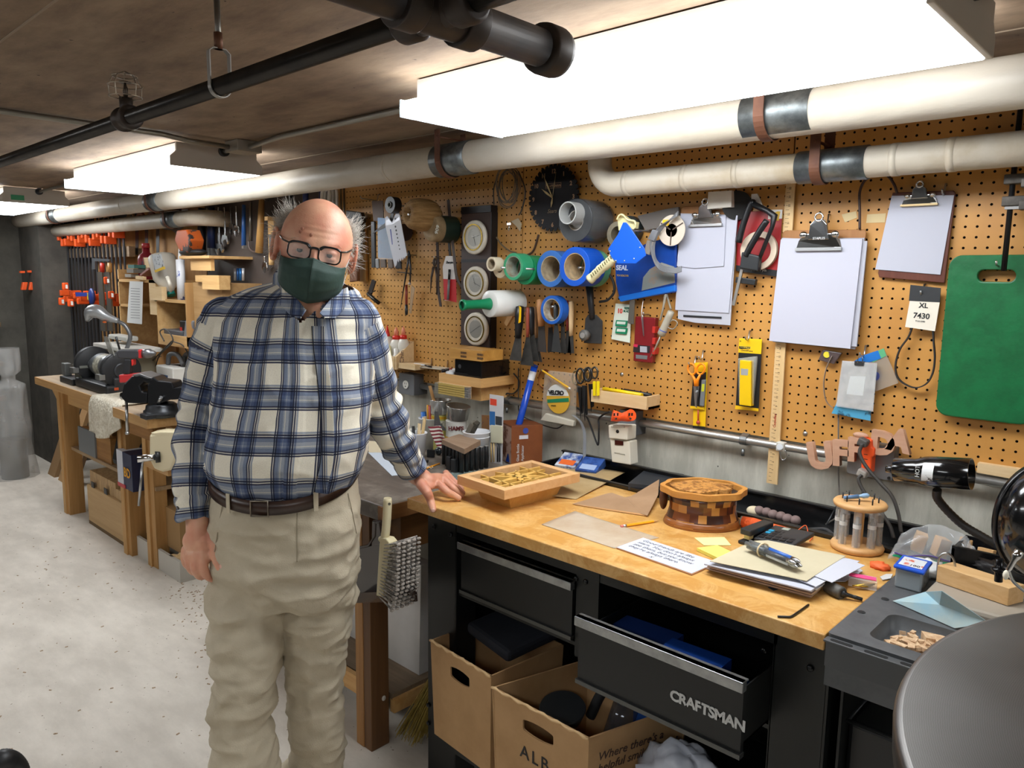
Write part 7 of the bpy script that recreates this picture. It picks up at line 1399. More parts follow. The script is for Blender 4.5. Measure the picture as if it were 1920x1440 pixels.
# drill
t=thing('cordless_drill','grey and red cordless drill standing behind the vise','drill',H(245,735,zb)); dd=4.05
def LP(u,v,o=0): return D(u,v,dd)+V(HF)*o
part('body',B().prism([LP(216,660),LP(222,656),LP(258,656),LP(262,660),LP(262,670),LP(252,674),(LP(220,672))],V(HF)*.055),mat('#3a3a3d',.45),t,bev=.008); part('red_collar',B().prism([LP(258,656),LP(264,656),LP(264,672),LP(259,672)],V(HF)*.058),mat('#c0282a',.4),t,bev=.004)
part('chuck',B().lathe(LP(264,664,.028),LP(290,663,.028)-LP(264,664,.028),[(0,.024),(.02,.026),(.04,.024),(.045,.018),(.062,.013),(.07,.004)],20),mat('#77787b',.3,.7),t)
part('grip',B().prism([LP(232,672),LP(246,673),LP(243,703),LP(228,702)],V(HF)*.045),mat('#222225',.5),t,bev=.01); part('battery_foot',B().prism([LP(222,703),LP(260,700),LP(262,716),(LP(223,718))],V(HF)*.06),mat('#b02a2c',.45),t,bev=.006); part('trigger',B().prism([LP(246,674),LP(250,674),LP(250,684),LP(247,686)],V(HF)*.03),mat('#c9302c',.4),t)
# tubs
for k,(u,l) in enumerate(((308,'white tub with blue arrow label behind the vise'),(338,'second white tub with blue label, partly behind the man'))):
    a=H(u-14,728,zb); t=thing('plastic_tub',l,'tub',(a.x,a.y,zb)); part('tub',B().bb((a.x,a.y,zb),(a.x+.24,a.y+.16,zb+.145)),mat('#cfcdc6',.45),t,bev=.008); part('label',B().bb((a.x+.01,a.y-.002,zb+.035),(a.x+.17,a.y,zb+.095)),mat('#1d3a63',.5),t); text('lettering','>',(a.x+.02,a.y-.003,zb+.045),Xv,Zv,.05,WHT,t,bold=.001)
    part('handle',B().tube(spl([(a.x+.06,a.y+.05,zb+.15),(a.x+.09,a.y+.05,zb+.21),(a.x+.18,a.y+.06,zb+.215),(a.x+.23,a.y+.07,zb+.16)]),.014,10),mat('#5a5b5d',.5),t)
# vise
t=thing('bench_vise','black steel bench vise with chrome sliding handle','vise',(-3.92,-.55,zb)); VK=mat('#1c1d20',.35,.4); vd=3.62
def VP(u,v,o=0): return D(u,v,vd)+V(HF)*o
part('front_jaw',B().prism([VP(226,745),VP(232,720),VP(246,706),VP(262,702),VP(288,712),VP(286,722),VP(270,716),VP(262,724),VP(266,735),VP(276,736),VP(276,756),VP(262,757),(VP(236,756))],V(HF)*.11),VK,t,bev=.006)
part('jaw_face',B().prism([VP(246,703),VP(262,701),VP(284,709),VP(270,711)],V(HF)*.12),mat('#8d8f92',.3,.8),t,bev=.002)
part('rear_body',B().prism([VP(276,722),VP(286,706),VP(296,714),VP(322,717),VP(326,726),VP(324,748),VP(290,760),(VP(276,757))],V(HF)*.11),VK,t,bev=.006)
part('slide',B().prism([VP(320,728),VP(345,726),VP(345,748),(VP(320,750))],V(HF)*.09),VK,t,bev=.004)
p=V((-3.86,-.60,zb)); c=VP(293,768,.06); part('swivel_base',B().lathe(V((c.x,c.y,zb)),Zv,[(0,.085),(.03,.085),(.035,.075),(.055,.072),(.065,.06)],28),mat('#3a3c3f',.35,.6),t); part('base_lug',B().box((c.x+.03,c.y-.08,zb+.012),(.07,.05,.024)).box((c.x-.07,c.y-.03,zb+.012),(.05,.05,.024)),mat('#46484b',.35,.6),t,bev=.004); part('clamp_lever',B().cyl(VP(299,755,-.01),VP(306,743,-.02),.008),STEEL,t)
part('screw_head',B().cyl(VP(220,745,.04),VP(236,744,.04),.018),CHR,t); part('handle_bar',B().cyl(VP(229,750,.04),VP(239,812,.0),.007),STEEL,t); part('handle_end',B().ell(VP(239,812,.0),(.011,.011,.009)),STEEL,t)
text('lettering','BRAND',VP(243,744,-.002),V(HR),Zv,.014,WHT,t) if 0 else None
# cloth draped over the bench edge
P=[H(172,740,zb+.006),H(222,722,zb+.03),H(245,752,zb+.01),H(186,748,zb+.006)]
ed=V((0,-1,0))
Q0,Q1=V((-4.62,-.60,zb+.005)),V((-4.17,-.62,zb+.02))
def fn(a,b_):
    x=Q0.x+(Q1.x-Q0.x)*a; w_=.012*math.sin(a*14)*min(1,b_*2)
    if b_<.35: s=b_/.35; return V((x,-.42-.245*s,zb+.008+.02*(1-s)*math.sin(a*9)**2))
    s=(b_-.35)/.65; dep=.20+.05*math.sin(a*PI)-.08*a; return V((x-.02*s,-.668-.014*math.sin(min(1,s*3)*PI/2)+w_*s,zb+.004-s*dep))
obj('wiping_cloth',B().sheet(fn,34,26),mat('#d9d2c1',.9,n=(45,'#c3b9a3',.4,.6),b=(60,1.)),solid=.006,label='cream terry cloth draped over the front edge of the left bench',cat='cloth')
t=thing('solder_reel','black and red battery pack lying beside the grinder','battery',H(210,738,zb)); a=H(204,738,zb); part('pack',B().bb((a.x,a.y,zb),(a.x+.10,a.y+.09,zb+.10)),mat('#2c2c2e',.45),t,bev=.01); part('orange_band',B().bb((a.x-.002,a.y-.003,zb+.03),(a.x+.102,a.y+.02,zb+.045)),mat('#d2562a',.4),t)
# cream front vise
t=thing('front_vise','cream cast front vise with chrome screw on the bench leg','vise',(-3.95,-.66,.6)); CV=mat('#d8cba9',.45); fd=3.55
def FPt(u,v,o=0): return D(u,v,fd)+V(HF)*o
part('jaw',B().prism([FPt(279,815),FPt(296,811),FPt(328,812),FPt(330,860),FPt(322,882),FPt(304,886),FPt(288,880),FPt(279,862)],V(HF)*.06),CV,t,bev=.012); part('plate',B().prism([FPt(281,812),FPt(300,809),FPt(328,810),FPt(327,818),(FPt(298,820))],V(HF)*.075),CV,t,bev=.006)
part('screw',B().cyl(FPt(263,858,-.03),FPt(300,857,.02),.017),CHR,t); part('collar',B().cyl(FPt(291,857,-.0),FPt(299,857,.01),.028),BLK,t); part('handle',B().cyl(FPt(271,862,-.02),FPt(266,945,-.03),.006),STEEL,t)
part('wood_jaw',B().box(FPt(312,825,.10),(.18,.02,.06),Matrix.Rotation(-.0,3,'Z')),PALE,t)
# ---------- wall shelves ----------
WD=wood('#9c6c3a','#7b4f26','z',.6); SH=wood('#d2ab74','#b98f58','x',.6)
t=thing('wall_cubby','left pine wall cubby with paper hanging on its edge','shelf',(-4.9,-.1,1.1)); f=-.25
def wx(u,v): return W(u,v,f)
xa=wx(220,510).x; xb=wx(291,523).x; zt1=wx(225,523).z
part('side',B().bb((xa,f,wx(220,655).z-.0),(xa+.018,0,wx(220,505).z)),SH,t); part('shelf_board',B().bb((xa,f,zt1-.018),(xb,0,zt1)),SH,t); part('side_lower',B().bb((xa+.018,-.02,wx(220,655).z),(xa+.30,-.002,wx(250,585).z)),WD,t)
part('side',B().bb((xb-.10,f,wx(270,588).z),(xb,f+.02,zt1)),PALE,t); part('shelf_board',B().bb((xa,f,wx(230,570).z-.015),(wx(240,570).x,0,wx(230,570).z)),SH,t)
t=thing('wall_cubby','right pine wall cubby holding the white jug','shelf',(-4.5,-.1,1.0)); xc=wx(347,560).x; xd_=wx(366,560).x; z1=wx(300,560).z
part('shelf_board',B().bb((xb-.02,f,z1-.018),(xc,0,z1)),SH,t); part('side',B().bb((xc,f,wx(350,650).z),(xc+.02,0,wx(350,530).z)),wood('#b58a55','#9c7140','z',.6),t); part('side',B().bb((xb,f,wx(293,625).z),(xb+.012,0,z1)),SH,t)
part('front_lip',B().bb((xb,f,wx(300,645).z+.02),(xc+.02,f+.015,wx(300,625).z)),SH,t); part('bottom',B().bb((xb,f,wx(300,645).z+.0),(xc+.02,0,wx(300,645).z+.02)),SH,t); part('block',B().bb((wx(288,560).x,f-.02,wx(288,562).z),(wx(310,560).x,f+.01,wx(288,537).z)),PALE,t)
t=thing('wall_shelf','narrow pine shelf above the caulk tube, black bag on it','shelf',(-4.3,-.1,1.5)); z2=wx(340,480).z; part('shelf_board',B().bb((wx(336,480).x,f,z2-.015),(wx(392,480).x,0,z2)),SH,t); part('bracket',B().bb((wx(350,480).x,f+.02,z2-.08),(wx(388,480).x,f+.04,z2-.015)),SH,t)
t=thing('wood_cradle','pine cradle blocks on the shelf beside the man\'s shoulder','cradle',(-4.0,-.1,1.4)); part('block',B().bb((wx(366,520).x,f,wx(366,528).z),(wx(412,520).x,f+.06,wx(366,516).z)),SH,t); part('block',B().bb((wx(382,520).x,f-.01,wx(382,542).z),(wx(414,520).x,f+.05,wx(382,516).z)),SH,t)
obj('plywood_box',B().bb((wx(352,560).x+.03,f+.02,1.10),(wx(410,560).x,0,wx(370,530).z)),wood('#b08c5e','#9c774a','x',.6),label='plain plywood box beside the man\'s right shoulder',cat='box')
t=thing('paper_list','long white printed list hanging on the left cubby','paper',W(252,608,f-.01)); part('sheet',B().prism(wpts([(243,527),(268,528),(266,608),(238,605)],f-.012),(0,.001,0)),mat('#cfd0ce',.7),t)
for k in range(12): part('printed_line',B().prism(wpts([(245,540+k*5),(262,541+k*5),(262,542+k*5),(245,541+k*5)],f-.0125),(0,.0004,0)),mat('#7c7d7f',.7),t)
part('clip',B().prism(wpts([(254,517),(268,519),(268,525),(254,523)],f-.02),(0,.02,0)),PALE,t)
# jug
t=thing('plastic_jug','large white jug upside down with green cap and yellow label','jug',wx(320,555)); c0,c1=W(303,480,-.20),W(320,548,-.20); ax_=c1-c0; L_=ax_.length
part('jug',B().lathe(c0,ax_,[(0,.03),(.004,.075),(.02,.082),(L_*.62,.080),(L_*.78,.060),(L_*.92,.028),(L_,.022)],32,sx=1,sy=.8),mat('#b9b1a3',.4),t); part('cap',B().lathe(c1,ax_,[(0,.024),(.022,.024)],20),mat('#0f6b5f',.4),t)
part('label',B().prism(wpts([(284,478),(302,476),(309,504),(291,512)],-.292),(0,.001,0)),mat('#a9abac',.5,n=(40,'#4e5052',.55,.6)),t); part('yellow_band',B().prism(wpts([(289,507),(308,499),(310,504),(291,511)],-.293),(0,.001,0)),mat('#c9a11c',.5),t); part('handle',B().tube(spl([W(314,520,-.285),W(318,532,-.29),W(320,545,-.27)]),.011,10),mat('#c3bcae',.4),t)
t=thing('caulk_tube','white and blue caulk tube standing next to the jug','tube',wx(341,560)); a=W(341,561,-.22); p0_=V((a.x,a.y,z1)); part('tube',B().cyl(p0_,p0_+V((0,0,.23)),.024),mat('#c9c9cc',.4,n=(14,'#27408b',.56,.6)),t); part('nozzle',B().lathe(p0_+V((0,0,.23)),Zv,[(0,.012),(.03,.009),(.085,.003)],12),mat('#cfcfcd',.4),t)
t=thing('red_bottle','red plastic bottle on the left cubby','bottle',wx(243,520)); c=V((wx(243,520).x,-.14,zt1)); part('body',B().lathe(c,Zv,[(0,.05),(.005,.054),(.13,.054),(.155,.045),(.17,.024),(.20,.022)],24,sy=.7),mat('#7d1c26',.35),t); part('cap',B().lathe(c+V((0,0,.20)),Zv,[(0,.025),(.03,.023)],18),mat('#a32a2e',.4),t); part('blue_label',B().box(c+V((.0,-.0385,.07)),(.06,.003,.09)),mat('#1a2a4c',.5),t)
for k,(u,v,w_,h_,cc,l) in enumerate(((258,500,.10,.022,'#3a6b66','green book end lying on the left cubby'),(256,508,.11,.026,'#6e6a63','grey box under the green book'),(252,517,.10,.02,'#8b857b','light grey box lowest of the pile on the left cubby'),(283,510,.14,.012,'#9c6f68','pink sheet slanting on the pile of the left cubby'))): obj('small_box',B().box(W(u,v,-.2),(w_,.08,h_),Matrix.Rotation(-.3 if k==3 else 0,3,'Y')),mat(cc,.6),label=l,cat='box')
obj('cream_board',B().prism(wpts([(269,483),(285,482),(290,512),(272,504)],-.17),(0,.012,0)),PALE,label='small pale board leaning beside the jug',cat='board')
t=thing('battery_charger','black and red battery with grey charger in the right cubby','charger',wx(325,625)); zc=wx(300,645).z+.02; part('battery',B().bb((wx(320,600).x,-.20,zc+.04),(wx(343,600).x,-.10,zc+.13)),mat('#1c1c1f',.4),t,bev=.006); part('red_button',B().bb((wx(320,600).x+.01,-.203,zc+.06),(wx(320,600).x+.035,-.199,zc+.09)),mat('#c2352c',.4),t); part('charger',B().bb((wx(296,600).x,-.22,zc),(wx(330,600).x,-.08,zc+.07)),mat('#55575c',.4),t,bev=.006); part('charger_body',B().par((wx(333,600).x,-.23,zc),(.10,0,0),(0,.12,0),(.05,0,.14)),mat('#7a7b7f',.4),t,bev=.01)
P=[W(*q) for q in ((308,640,-.27),(300,622,-.28),(312,618,-.28),(324,640,-.28),(300,665,-.25),(292,690,-.2),(300,700,-.15))]; obj('extension_cable',B().tube(spl(P),.004,8).tube(spl([W(325,640,-.27),W(345,650,-.25),W(355,680,-.2),W(330,690,-.18)]),.0035,8).tube(spl([W(322,640,-.27),W(300,662,-.26),W(284,678,-.22)]),.0045,8),mat('#3c3833',.5),label='tangle of dark cords hanging below the right cubby',cat='cord')
obj('extension_cable',B().tube(spl([W(292,612,-.02),(W(288,630,-.02)),W(268,645,-.02),W(266,660,-.02),W(280,675,-.05),W(302,668,-.10)]),.003,8),mat('#4a4641',.5),label='single thin cord curving on the wall left of the tangle',cat='cord')
obj('dark_bag',B().ell(W(362,473,-.18),(.13,.06,.022)),mat('#17181a',.6),label='black flat bag on the narrow pine shelf',cat='bag')
obj('orange_case',B().prism(wpts([(331,432),(349,430),(357,450),(352,474),(336,470),(327,450)],-.24),(0,.08,0)),mat('#a34a18',.4,n=(10,'#2b2625',.55,.58)),bev=.006,label='orange and black tool case hanging above the jug',cat='case')
# ---------- tools on the plywood and dark panel ----------
def wq(name,px,y,t_,m,lab,cat,**k): return wslab(name,px,y,t_,m,label=lab,cat=cat,**k)
wq('hand_saw',[(188,392),(235,391),(262,400),(262,428),(244,430),(216,412),(190,404)],-.03,.003,mat('#17191c',.35,.6),'large dark saw blade under the white pipe','saw',)
wq('grey_sheet',[(300,398),(352,392),(355,418),(338,430),(330,438),(322,432),(306,430)],-.02,.003,mat('#8e9094',.35,.8),'shiny grey metal sheet behind the saws','sheet')
for k,(u,c_,l) in enumerate(((245,'#9a7b58','saw with carved light brown handle, leftmost'),(263,'#8e5a42','saw with reddish brown handle, second'),(284,'#6d3b2c','dark red handled saw beside the square'))):
    t=thing('hand_saw',l,'saw',W(u,470,-.05)); part('handle',B().tube(spl([W(u-3,400,-.05),W(u+5,402,-.05),W(u+6,418,-.05),W(u-2,424,-.05),W(u-5,412,-.05),W(u-3,400,-.05)]),.011,10),wood(c_,c_,'z',.5),t); part('blade',B().prism(wpts([(u+8,404),(u+15,404),(u+14,478),(u+9,478)],-.04),(0,.002,0)),mat('#5a5d60',.35,.9),t)
def wrench(u,v0,v1,s,lab,m=None):
    m=m or mat('#c4c5c6',.2,1.); t=thing('wrench',lab,'wrench',W(u,v1,-.04),None); y=-.04
    a,b_=W(u,v0,y),W(u,v1-12,y); part('shank',B().box((a+b_)/2,(.020*s,.008,(a-b_).length)),m,t,bev=.003)
    part('jaw',B().prism([W(u-5*s,v1-16,y-.006),W(u+5*s,v1-14,y-.006),W(u+7*s,v1-4,y-.006),W(u+5*s,v1+2,y-.006),W(u+2*s,v1-7,y-.006),W(u-3*s,v1-4,y-.006),W(u-3*s,v1+6,y-.006),W(u-8*s,v1-4,y-.006)],(0,.014,0)),m,t,bev=.002)
wrench(410,388,472,1.,'longest chrome adjustable wrench hanging under the pipe'); wrench(421,388,456,.85,'chrome adjustable wrench right of the longest one'); wrench(443,386,438,.75,'short chrome adjustable wrench left of the blue hammer'); wrench(433,388,434,.65,'small dark wrench between two chrome wrenches',mat('#5a5552',.3,.9))
def handle(u,v0,v1,r,m,lab,cat,name,head=None,u2=None):
    t=thing(name,lab,cat,W(u,v1,-.05)); part('handle',B().cyl(W(u2 or u,v0,-.05),W(u,v1,-.05),r*.75,r,n=14),m,t)
    if head: head(t)
handle(457,384,461,.013,mat('#1f4c86',.35),'blue handled hammer hanging beside the wrenches','hammer','hammer',lambda t: part('grip_end',B().bb(W(453,460,-.06),W(463,466,-.04)),mat('#9c9a96',.4,.7),t))
handle(486,372,474,.020,wood('#b98e52','#a1763d','z',.5),'wooden handled claw hammer left of the man\'s head','hammer','hammer',lambda t: part('head',B().tube(spl([W(478,366,-.06),W(490,366,-.06),W(502,372,-.06)]),.016,12),mat('#4a4745',.35,.8),t),u2=491)
handle(470,378,452,.010,mat('#6f6a63',.3,.8),'grey steel pliers between the two hammers','pliers','pliers')
handle(396,388,465,.024,mat('#182344',.4),'dark blue level hanging left of the wrenches','level','level')
handle(378,390,470,.026,mat('#1d1f26',.4),'black sheathed tool at the left of the dark panel','tool','hand_tool')
obj('curved_rod',B().tube(spl([W(388,390,-.03),W(390,420,-.03),W(392,460,-.03),W(392,510,-.03)]),.006,8),mat('#a4a6a3',.35,.8),label='long thin grey rod left of the blue level',cat='rod')
obj('hanging_plane',B().tube(spl([W(466,452,-.03),W(468,465,-.03),W(476,472,-.03),W(486,470,-.03)]),.005,8),mat('#5a4a44',.4),label='brown curved rod under the pliers',cat='rod')
t=thing('chisel_rack','small pine rack with hanging chisels beside the man\'s ear','rack',W(510,470,-.05)); part('top_board',B().bb(W(502,413,-.08),W(522,408,-.0)),SH,t); part('back_board',B().bb(W(504,480,-.02),W(520,412,-.0)),SH,t); ch_=thing('chisel','chisel with short wooden handle under the pine rack','chisel',W(509,495,-.05)); part('blade',B().bb(W(505,478,-.06),W(512,440,-.055)),STEEL,ch_); part('handle',B().cyl(W(509,497,-.055),W(509,478,-.055),.014),SH,ch_)
for k,(u,c_) in enumerate(((441,'#a9aaac'),(446,'#2b5c9c'),(451,'#2a6fb0'),(456,'#b9babc'))): obj('nut_driver',B().cyl(W(u,526,-.05),W(u,503,-.05),.008,n=10),mat(c_,.3,.5),label=('steel driver at the left above the shoulder','dark blue driver above the shoulder','light blue driver above the shoulder','steel driver at the right above the shoulder')[k],cat='driver')
wrench(496,480,506,.7,'small wrench hanging behind the man\'s collar')
t=thing('c_clamps','cluster of white and steel C clamps above the man\'s head','clamps',W(612,400,-.05))
for k,(u0,c_) in enumerate(((604,'#d7d5cf'),(610,'#c2c0bb'),(617,'#d7d5cf'))): part('frame',B().tube(spl([W(u0,400,-.06+.01*k),W(u0,362,-.06+.01*k),W(u0+6,354,-.06+.01*k),W(u0+14,356,-.06+.01*k),W(u0+15,400,-.06+.01*k)]),.008,8),mat(c_,.4),t)
for u,l in ((639,'steel bar clamp above the man\'s head, left'),(645,'steel bar clamp above the man\'s head, right')): obj('bar_clamp',B().bb(W(u-2,352,-.05),W(u+3,420,-.04)),mat('#77746a',.35,.8),label=l,cat='clamp')
for u,l,c_ in ((545,'black handled tool above the head, leftmost','#1b1b1f'),(573,'navy blue pliers above the head','#1d2c63'),(603,'dark blue tool tip behind the head','#1a2148')): obj('hand_tool',B().cyl(W(u,352,-.05),W(u,384,-.05),.014,n=10),mat(c_,.4),label=l,cat='tool')
t=thing('hatchet','dark hatchet with brown handle right of the man\'s head','hatchet',W(664,525,-.05)); part('handle',B().prism(wpts([(655,470),(668,470),(669,527),(655,529)],-.06),(0,.02,0)),wood('#6b4226','#55321b','z',.5),t,bev=.004); part('head',B().prism(wpts([(648,394),(676,398),(680,415),(672,440),(672,470),(655,470),(650,430)],-.06),(0,.022,0)),mat('#201f1f',.4,.5,n=(20,'#3a3734')),t,bev=.004)
obj('wood_rule',B().prism(wpts([(671,408),(684,410),(686,528),(673,528)],-.02),(0,.012,0)),wood('#a87c40','#94692f','z',.5),label='broad wooden strip hanging right of the hatchet',cat='strip')
# ---------- bar clamps rack ----------
rk=thing('clamp_rack','long wooden rail holding many orange headed bar clamps','rack',(-6.4,-.06,1.6)); zr=W(160,475,-.12).z
part('rail',B().bb((-7.2,-.10,zr-.03),(-5.50,-.06,zr+.04)),wood('#8c755b','#6f5a43','x',.6),rk); part('standoff',B().bb((-7.1,-.06,zr-.02),(-7.05,.0,zr+.03)).bb((-5.6,-.06,zr-.02),(-5.55,.0,zr+.03)),wood('#8c755b','#6f5a43','x',.6),rk)
OC=mat('#d8501a',.4); BAR=mat('#4b4d52',.35,.7)
def clamp(loc,lab,zl=-.55,length=.9,grp='orange bar clamps on the rail'):
    t=thing('bar_clamp',lab,'clamp',loc,grp); x,y,z=loc
    part('bar',B().bb((x-.012,y-.008,z-length),(x+.012,y+.0,z+.10)),BAR,t); part('head',B().box((x,y-.035,z+.055),(.030,.075,.055)),OC,t,bev=.005); part('lower_jaw',B().box((x,y-.04,z+zl),(.032,.08,.045)),OC,t,bev=.005)
    s=part('screw',B().cyl((x,y-.06,z+.05),(x,y-.06,z+.20),.006,n=8),DKST,t); part('handle',B().cyl((x-.03,y-.06,z+.20),(x+.03,y-.06,z+.20),.007,n=8),DKST,s); return t
lab_='bar clamp with orange head hanging in the row on the rail'
base=None
for k in range(21):
    x=-7.12+k*.078; z=zr+.05+.03*math.sin(k*1.7)
    if k%5==0: base=clamp((x,-.105,z),lab_,zl=-.38-.09*((k*7)%5),length=.85+.05*(k%3))
    else: dup(base,(x,-.105,z))
t=thing('quick_clamp','blue quick clamp with yellow pad hanging across the bar clamps','clamp',W(160,552,-.20)); y=-.22; part('bar',B().prism(wpts([(141,548),(172,549),(172,555),(142,556)],y),(0,.012,0)),mat('#24347c',.4),t); part('head',B().ell(W(172,556,y),(.045,.02,.06)),mat('#1d2c66',.4),t); part('yellow_pad',B().bb(W(164,562,y-.02),W(170,549,y)),mat('#c9b41c',.4),t)
for u,v,l in ((122,537,'orange clamp jaw low in the row, leftmost'),(115,565,'orange clamp jaw below the leftmost'),(132,568,'orange clamp jaw with white tag, lowest'),(200,526,'orange clamp jaw with silver screw at the right'),(208,553,'lower orange clamp jaw with silver screw at the right')):
    t=thing('clamp_jaw',l,'clamp',W(u,v,-.25)); part('jaw',B().bb(W(u-6,v+7,-.24),W(u+7,v-7,-.20)),OC,t,bev=.008); part('tag',B().bb(W(u+1,v+4,-.243),W(u+5,v-3,-.241)),mat('#c9c2ba',.5),t)
obj('clamp_square',B().prism(wpts([(172,484),(205,486),(205,490),(178,490),(178,505),(172,505)],-.24),(0,.01,0)),mat('#6f7276',.35,.8),label='grey right angle tool hanging on the right bar clamps',cat='square')
for u,c_,l in ((192,'#c22f1c','red handled bar clamp hanging low at the right'),(206,'#b98a50','wooden handled bar clamp hanging low at the right')): 
    t=thing('bar_clamp',l,'clamp',W(u,600,-.22)); part('handle',B().cyl(W(u,493,-.23),W(u,510,-.23),.014),mat(c_,.4),t); part('bar',B().bb(W(u-3,620,-.22),W(u+2,510,-.21)),mat('#6f6a62',.35,.7),t)
# far wall shelves and clamps
OW=wood('#6b563c','#54422c','y',.7)
fs=thing('wall_rack','dim wooden rack of clamps on the far left wall','rack',(-7.2,-.8,.6))
for z in (1.10,.78,.50,1.47): part('rail',B().bb((-7.26,-1.9,z),(-7.16,-.50,z+.035)),OW,fs)
for k in range(9):
    yy=-1.45+k*.11; zc=(1.52,1.15)[k%2]
    t=thing('spring_clamp','small orange and red clamp on the dim far wall rack','clamp',(-7.12,yy,zc),'clamps on the far wall rack'); part('head',B().box((-7.13,yy,zc+.02),(.06,.05,.05)),mat('#7a3420',.5),t,bev=.006); part('bar',B().cyl((-7.13,yy,zc+.02),(-7.13,yy,zc-.28),.008,n=8),mat('#2a2a2c',.4,.5),t)
for k,(u,v) in enumerate(((47,537),(61,537))): obj('spring_clamp',B().prism([XX(u-4,v-8,-7.0),XX(u+6,v-8,-7.0),XX(u+3,v+7,-7.0),XX(u-7,v+7,-7.0)],(-.04,0,0)),OC,bev=.006,label=('left one of two bright orange clamp handles on the far wall','right one of two bright orange clamp handles on the far wall')[k],cat='clamp')
for k,(u,v) in enumerate(((42,510),(56,509))): obj('clamp_pad',B().prism([XX(u-4,v-2,-7.0),XX(u+5,v-2,-7.0),XX(u+5,v+2,-7.0),XX(u-4,v+2,-7.0)],(-.03,0,0)),OC,label=('left orange clamp pad above the bright handles','right orange clamp pad above the bright handles')[k],cat='clamp')
for k in range(7): obj('steel_tube',B().cyl((-7.15,-1.3+k*.09,.78),(-7.15,-1.3+k*.09,1.10),.015,n=10),mat('#3c3c3f',.4,.5),label='dark vertical tube standing in the far left rack',cat='tube',group='dark tubes in the far rack')
# plastic bag and planks
t=thing('plastic_sack','tall clear plastic sack standing in the far left corner','plastic bag',(-6.55,-.68,0)); c=V((-6.55,-.62,0))
def sackr(h): return .135*(1-.15*h) if h<.75 else (.05 if h<.82 else .10)
b=B(); prof=[]
for i in range(30):
    h=i/29*.98; r=.15-.05*h if h<.74 else (.05 if h<.80 else .09-.2*(h-.9)**2); prof.append((h,r))
o=len(b.v); n=36
for (h,r) in prof:
    for i in range(n):
        a=2*PI*i/n; rr=r*.9*(1+.28*noise.noise(V((math.cos(a)*1.6,math.sin(a)*1.6,h*5)))+.05*math.sin(a*9+h*6)); b.v.append(c+V((math.cos(a)*rr,math.sin(a)*rr,h)))
for k in range(len(prof)-1):
    for i in range(n): j=(i+1)%n; b.f.append((k*n+i,k*n+j,(k+1)*n+j,(k+1)*n+i)); b.sm.append(True)
part('film',b,mat('#b5b5b3',.15,0,alpha=.36,spec=1.,n=(5,'#dcdcda')),t); part('contents',B().cyl(c,c+V((0,0,.30)),.09),mat('#55514b',.8),t)
for k,(dx_,w_,cc) in enumerate(((0,.10,'#8a6c49'),(.13,.08,'#a78257'),(.24,.07,'#6f5337'))): obj('plank',B().par((-6.50+dx_*1.9,-.42,0),(w_*1.6,0,0),(0,.03,0),(.02,.28,.80-.03*k)),wood(cc,cc,'z',.7),label=('wide brown plank leaning on the wall beside the sack','pale narrow plank leaning in the middle of three','dark narrow plank leaning nearest the bench leg')[k],cat='plank')
# floor shavings
b=B(); random.seed(11)
for k in range(230):
    if k<60: q=H(random.uniform(60,400),random.uniform(960,1130),0)
    elif k<170: q=H(random.gauss(370,30),random.gauss(1125,45),0)
    else: q=H(random.uniform(0,400),random.uniform(950,1430),0)
    s=random.uniform(.002,.007); b.box(q+V((0,0,.0012)),(s*1.8,s*.7,.002),Matrix.Rotation(random.uniform(0,3),3,'Z'))
obj('wood_shavings',b,mat('#c2ab8b',.8,n=(300,'#7d5f4a')),label='scattered tiny wood shavings on the concrete floor left of the man',cat='wood shavings',kind='stuff')

# ribbed hose at the lower left corner, near the camera
pts=spl([D(-60,1475,1.25),D(-10,1432,1.25),D(16,1428,1.27),D(34,1450,1.30),D(36,1500,1.32)],16)
obj('vacuum_hose',B().tube(pts,[.018+.002*(k%2) for k in range(len(pts))],16),mat('#17181a',.45),label='ribbed black hose at the bottom left corner of the view',cat='hose')
# ================= THE MAN =================
def remesh(b,vox,smooth=4,fac=.5):
    me=bpy.data.meshes.new('tmp'); me.from_pydata(b.v,[],b.f); bm=bmesh.new(); bm.from_mesh(me)
    bmesh.ops.recalc_face_normals(bm,faces=bm.faces); bm.to_mesh(me); bm.free()
    o=bpy.data.objects.new('tmp',me); col.objects.link(o)
    m=o.modifiers.new('r','REMESH'); m.mode='VOXEL'; m.voxel_size=vox; m.use_smooth_shade=True
    if smooth: s=o.modifiers.new('s','SMOOTH'); s.factor=fac; s.iterations=smooth
    dg=bpy.context.evaluated_depsgraph_get(); dg.update(); r=bpy.data.meshes.new_from_object(o.evaluated_get(dg)); bpy.data.objects.remove(o); return r
def getv(me):
    a=np.empty(len(me.vertices)*3); me.vertices.foreach_get('co',a); return a.reshape(-1,3)
def setv(me,a): me.vertices.foreach_set('co',a.ravel()); me.update()
def getn(me):
    a=np.empty(len(me.vertices)*3); me.vertices.foreach_get('normal',a); return a.reshape(-1,3)
def loft(b,rings,n=40,pw=2.3):
    """closed loft of level rings (left px, right px, row px, depth, half depth)"""
    o=len(b.v)
    for ul,ur,v,d,ry in rings:
        c=D((ul+ur)/2,v,d); rx=(ur-ul)/2*d/F
        for i in range(n):
            a=2*PI*i/n; ca,sa=math.cos(a),math.sin(a); q=(abs(ca)**pw+abs(sa)**pw)**(-1/pw)
            b.v.append(c+V(HR)*(rx*ca*q)+V(HF)*(-ry*sa*q))
    m=len(rings)
    for k in range(m-1):
        for i in range(n): j=(i+1)%n; b.f.append((o+k*n+i,o+k*n+j,o+(k+1)*n+j,o+(k+1)*n+i)); b.sm.append(True)
    b.f.append(tuple(o+i for i in range(n))); b.f.append(tuple(o+(m-1)*n+i for i in range(n-1,-1,-1))); b.sm+=[True]*2
    return b
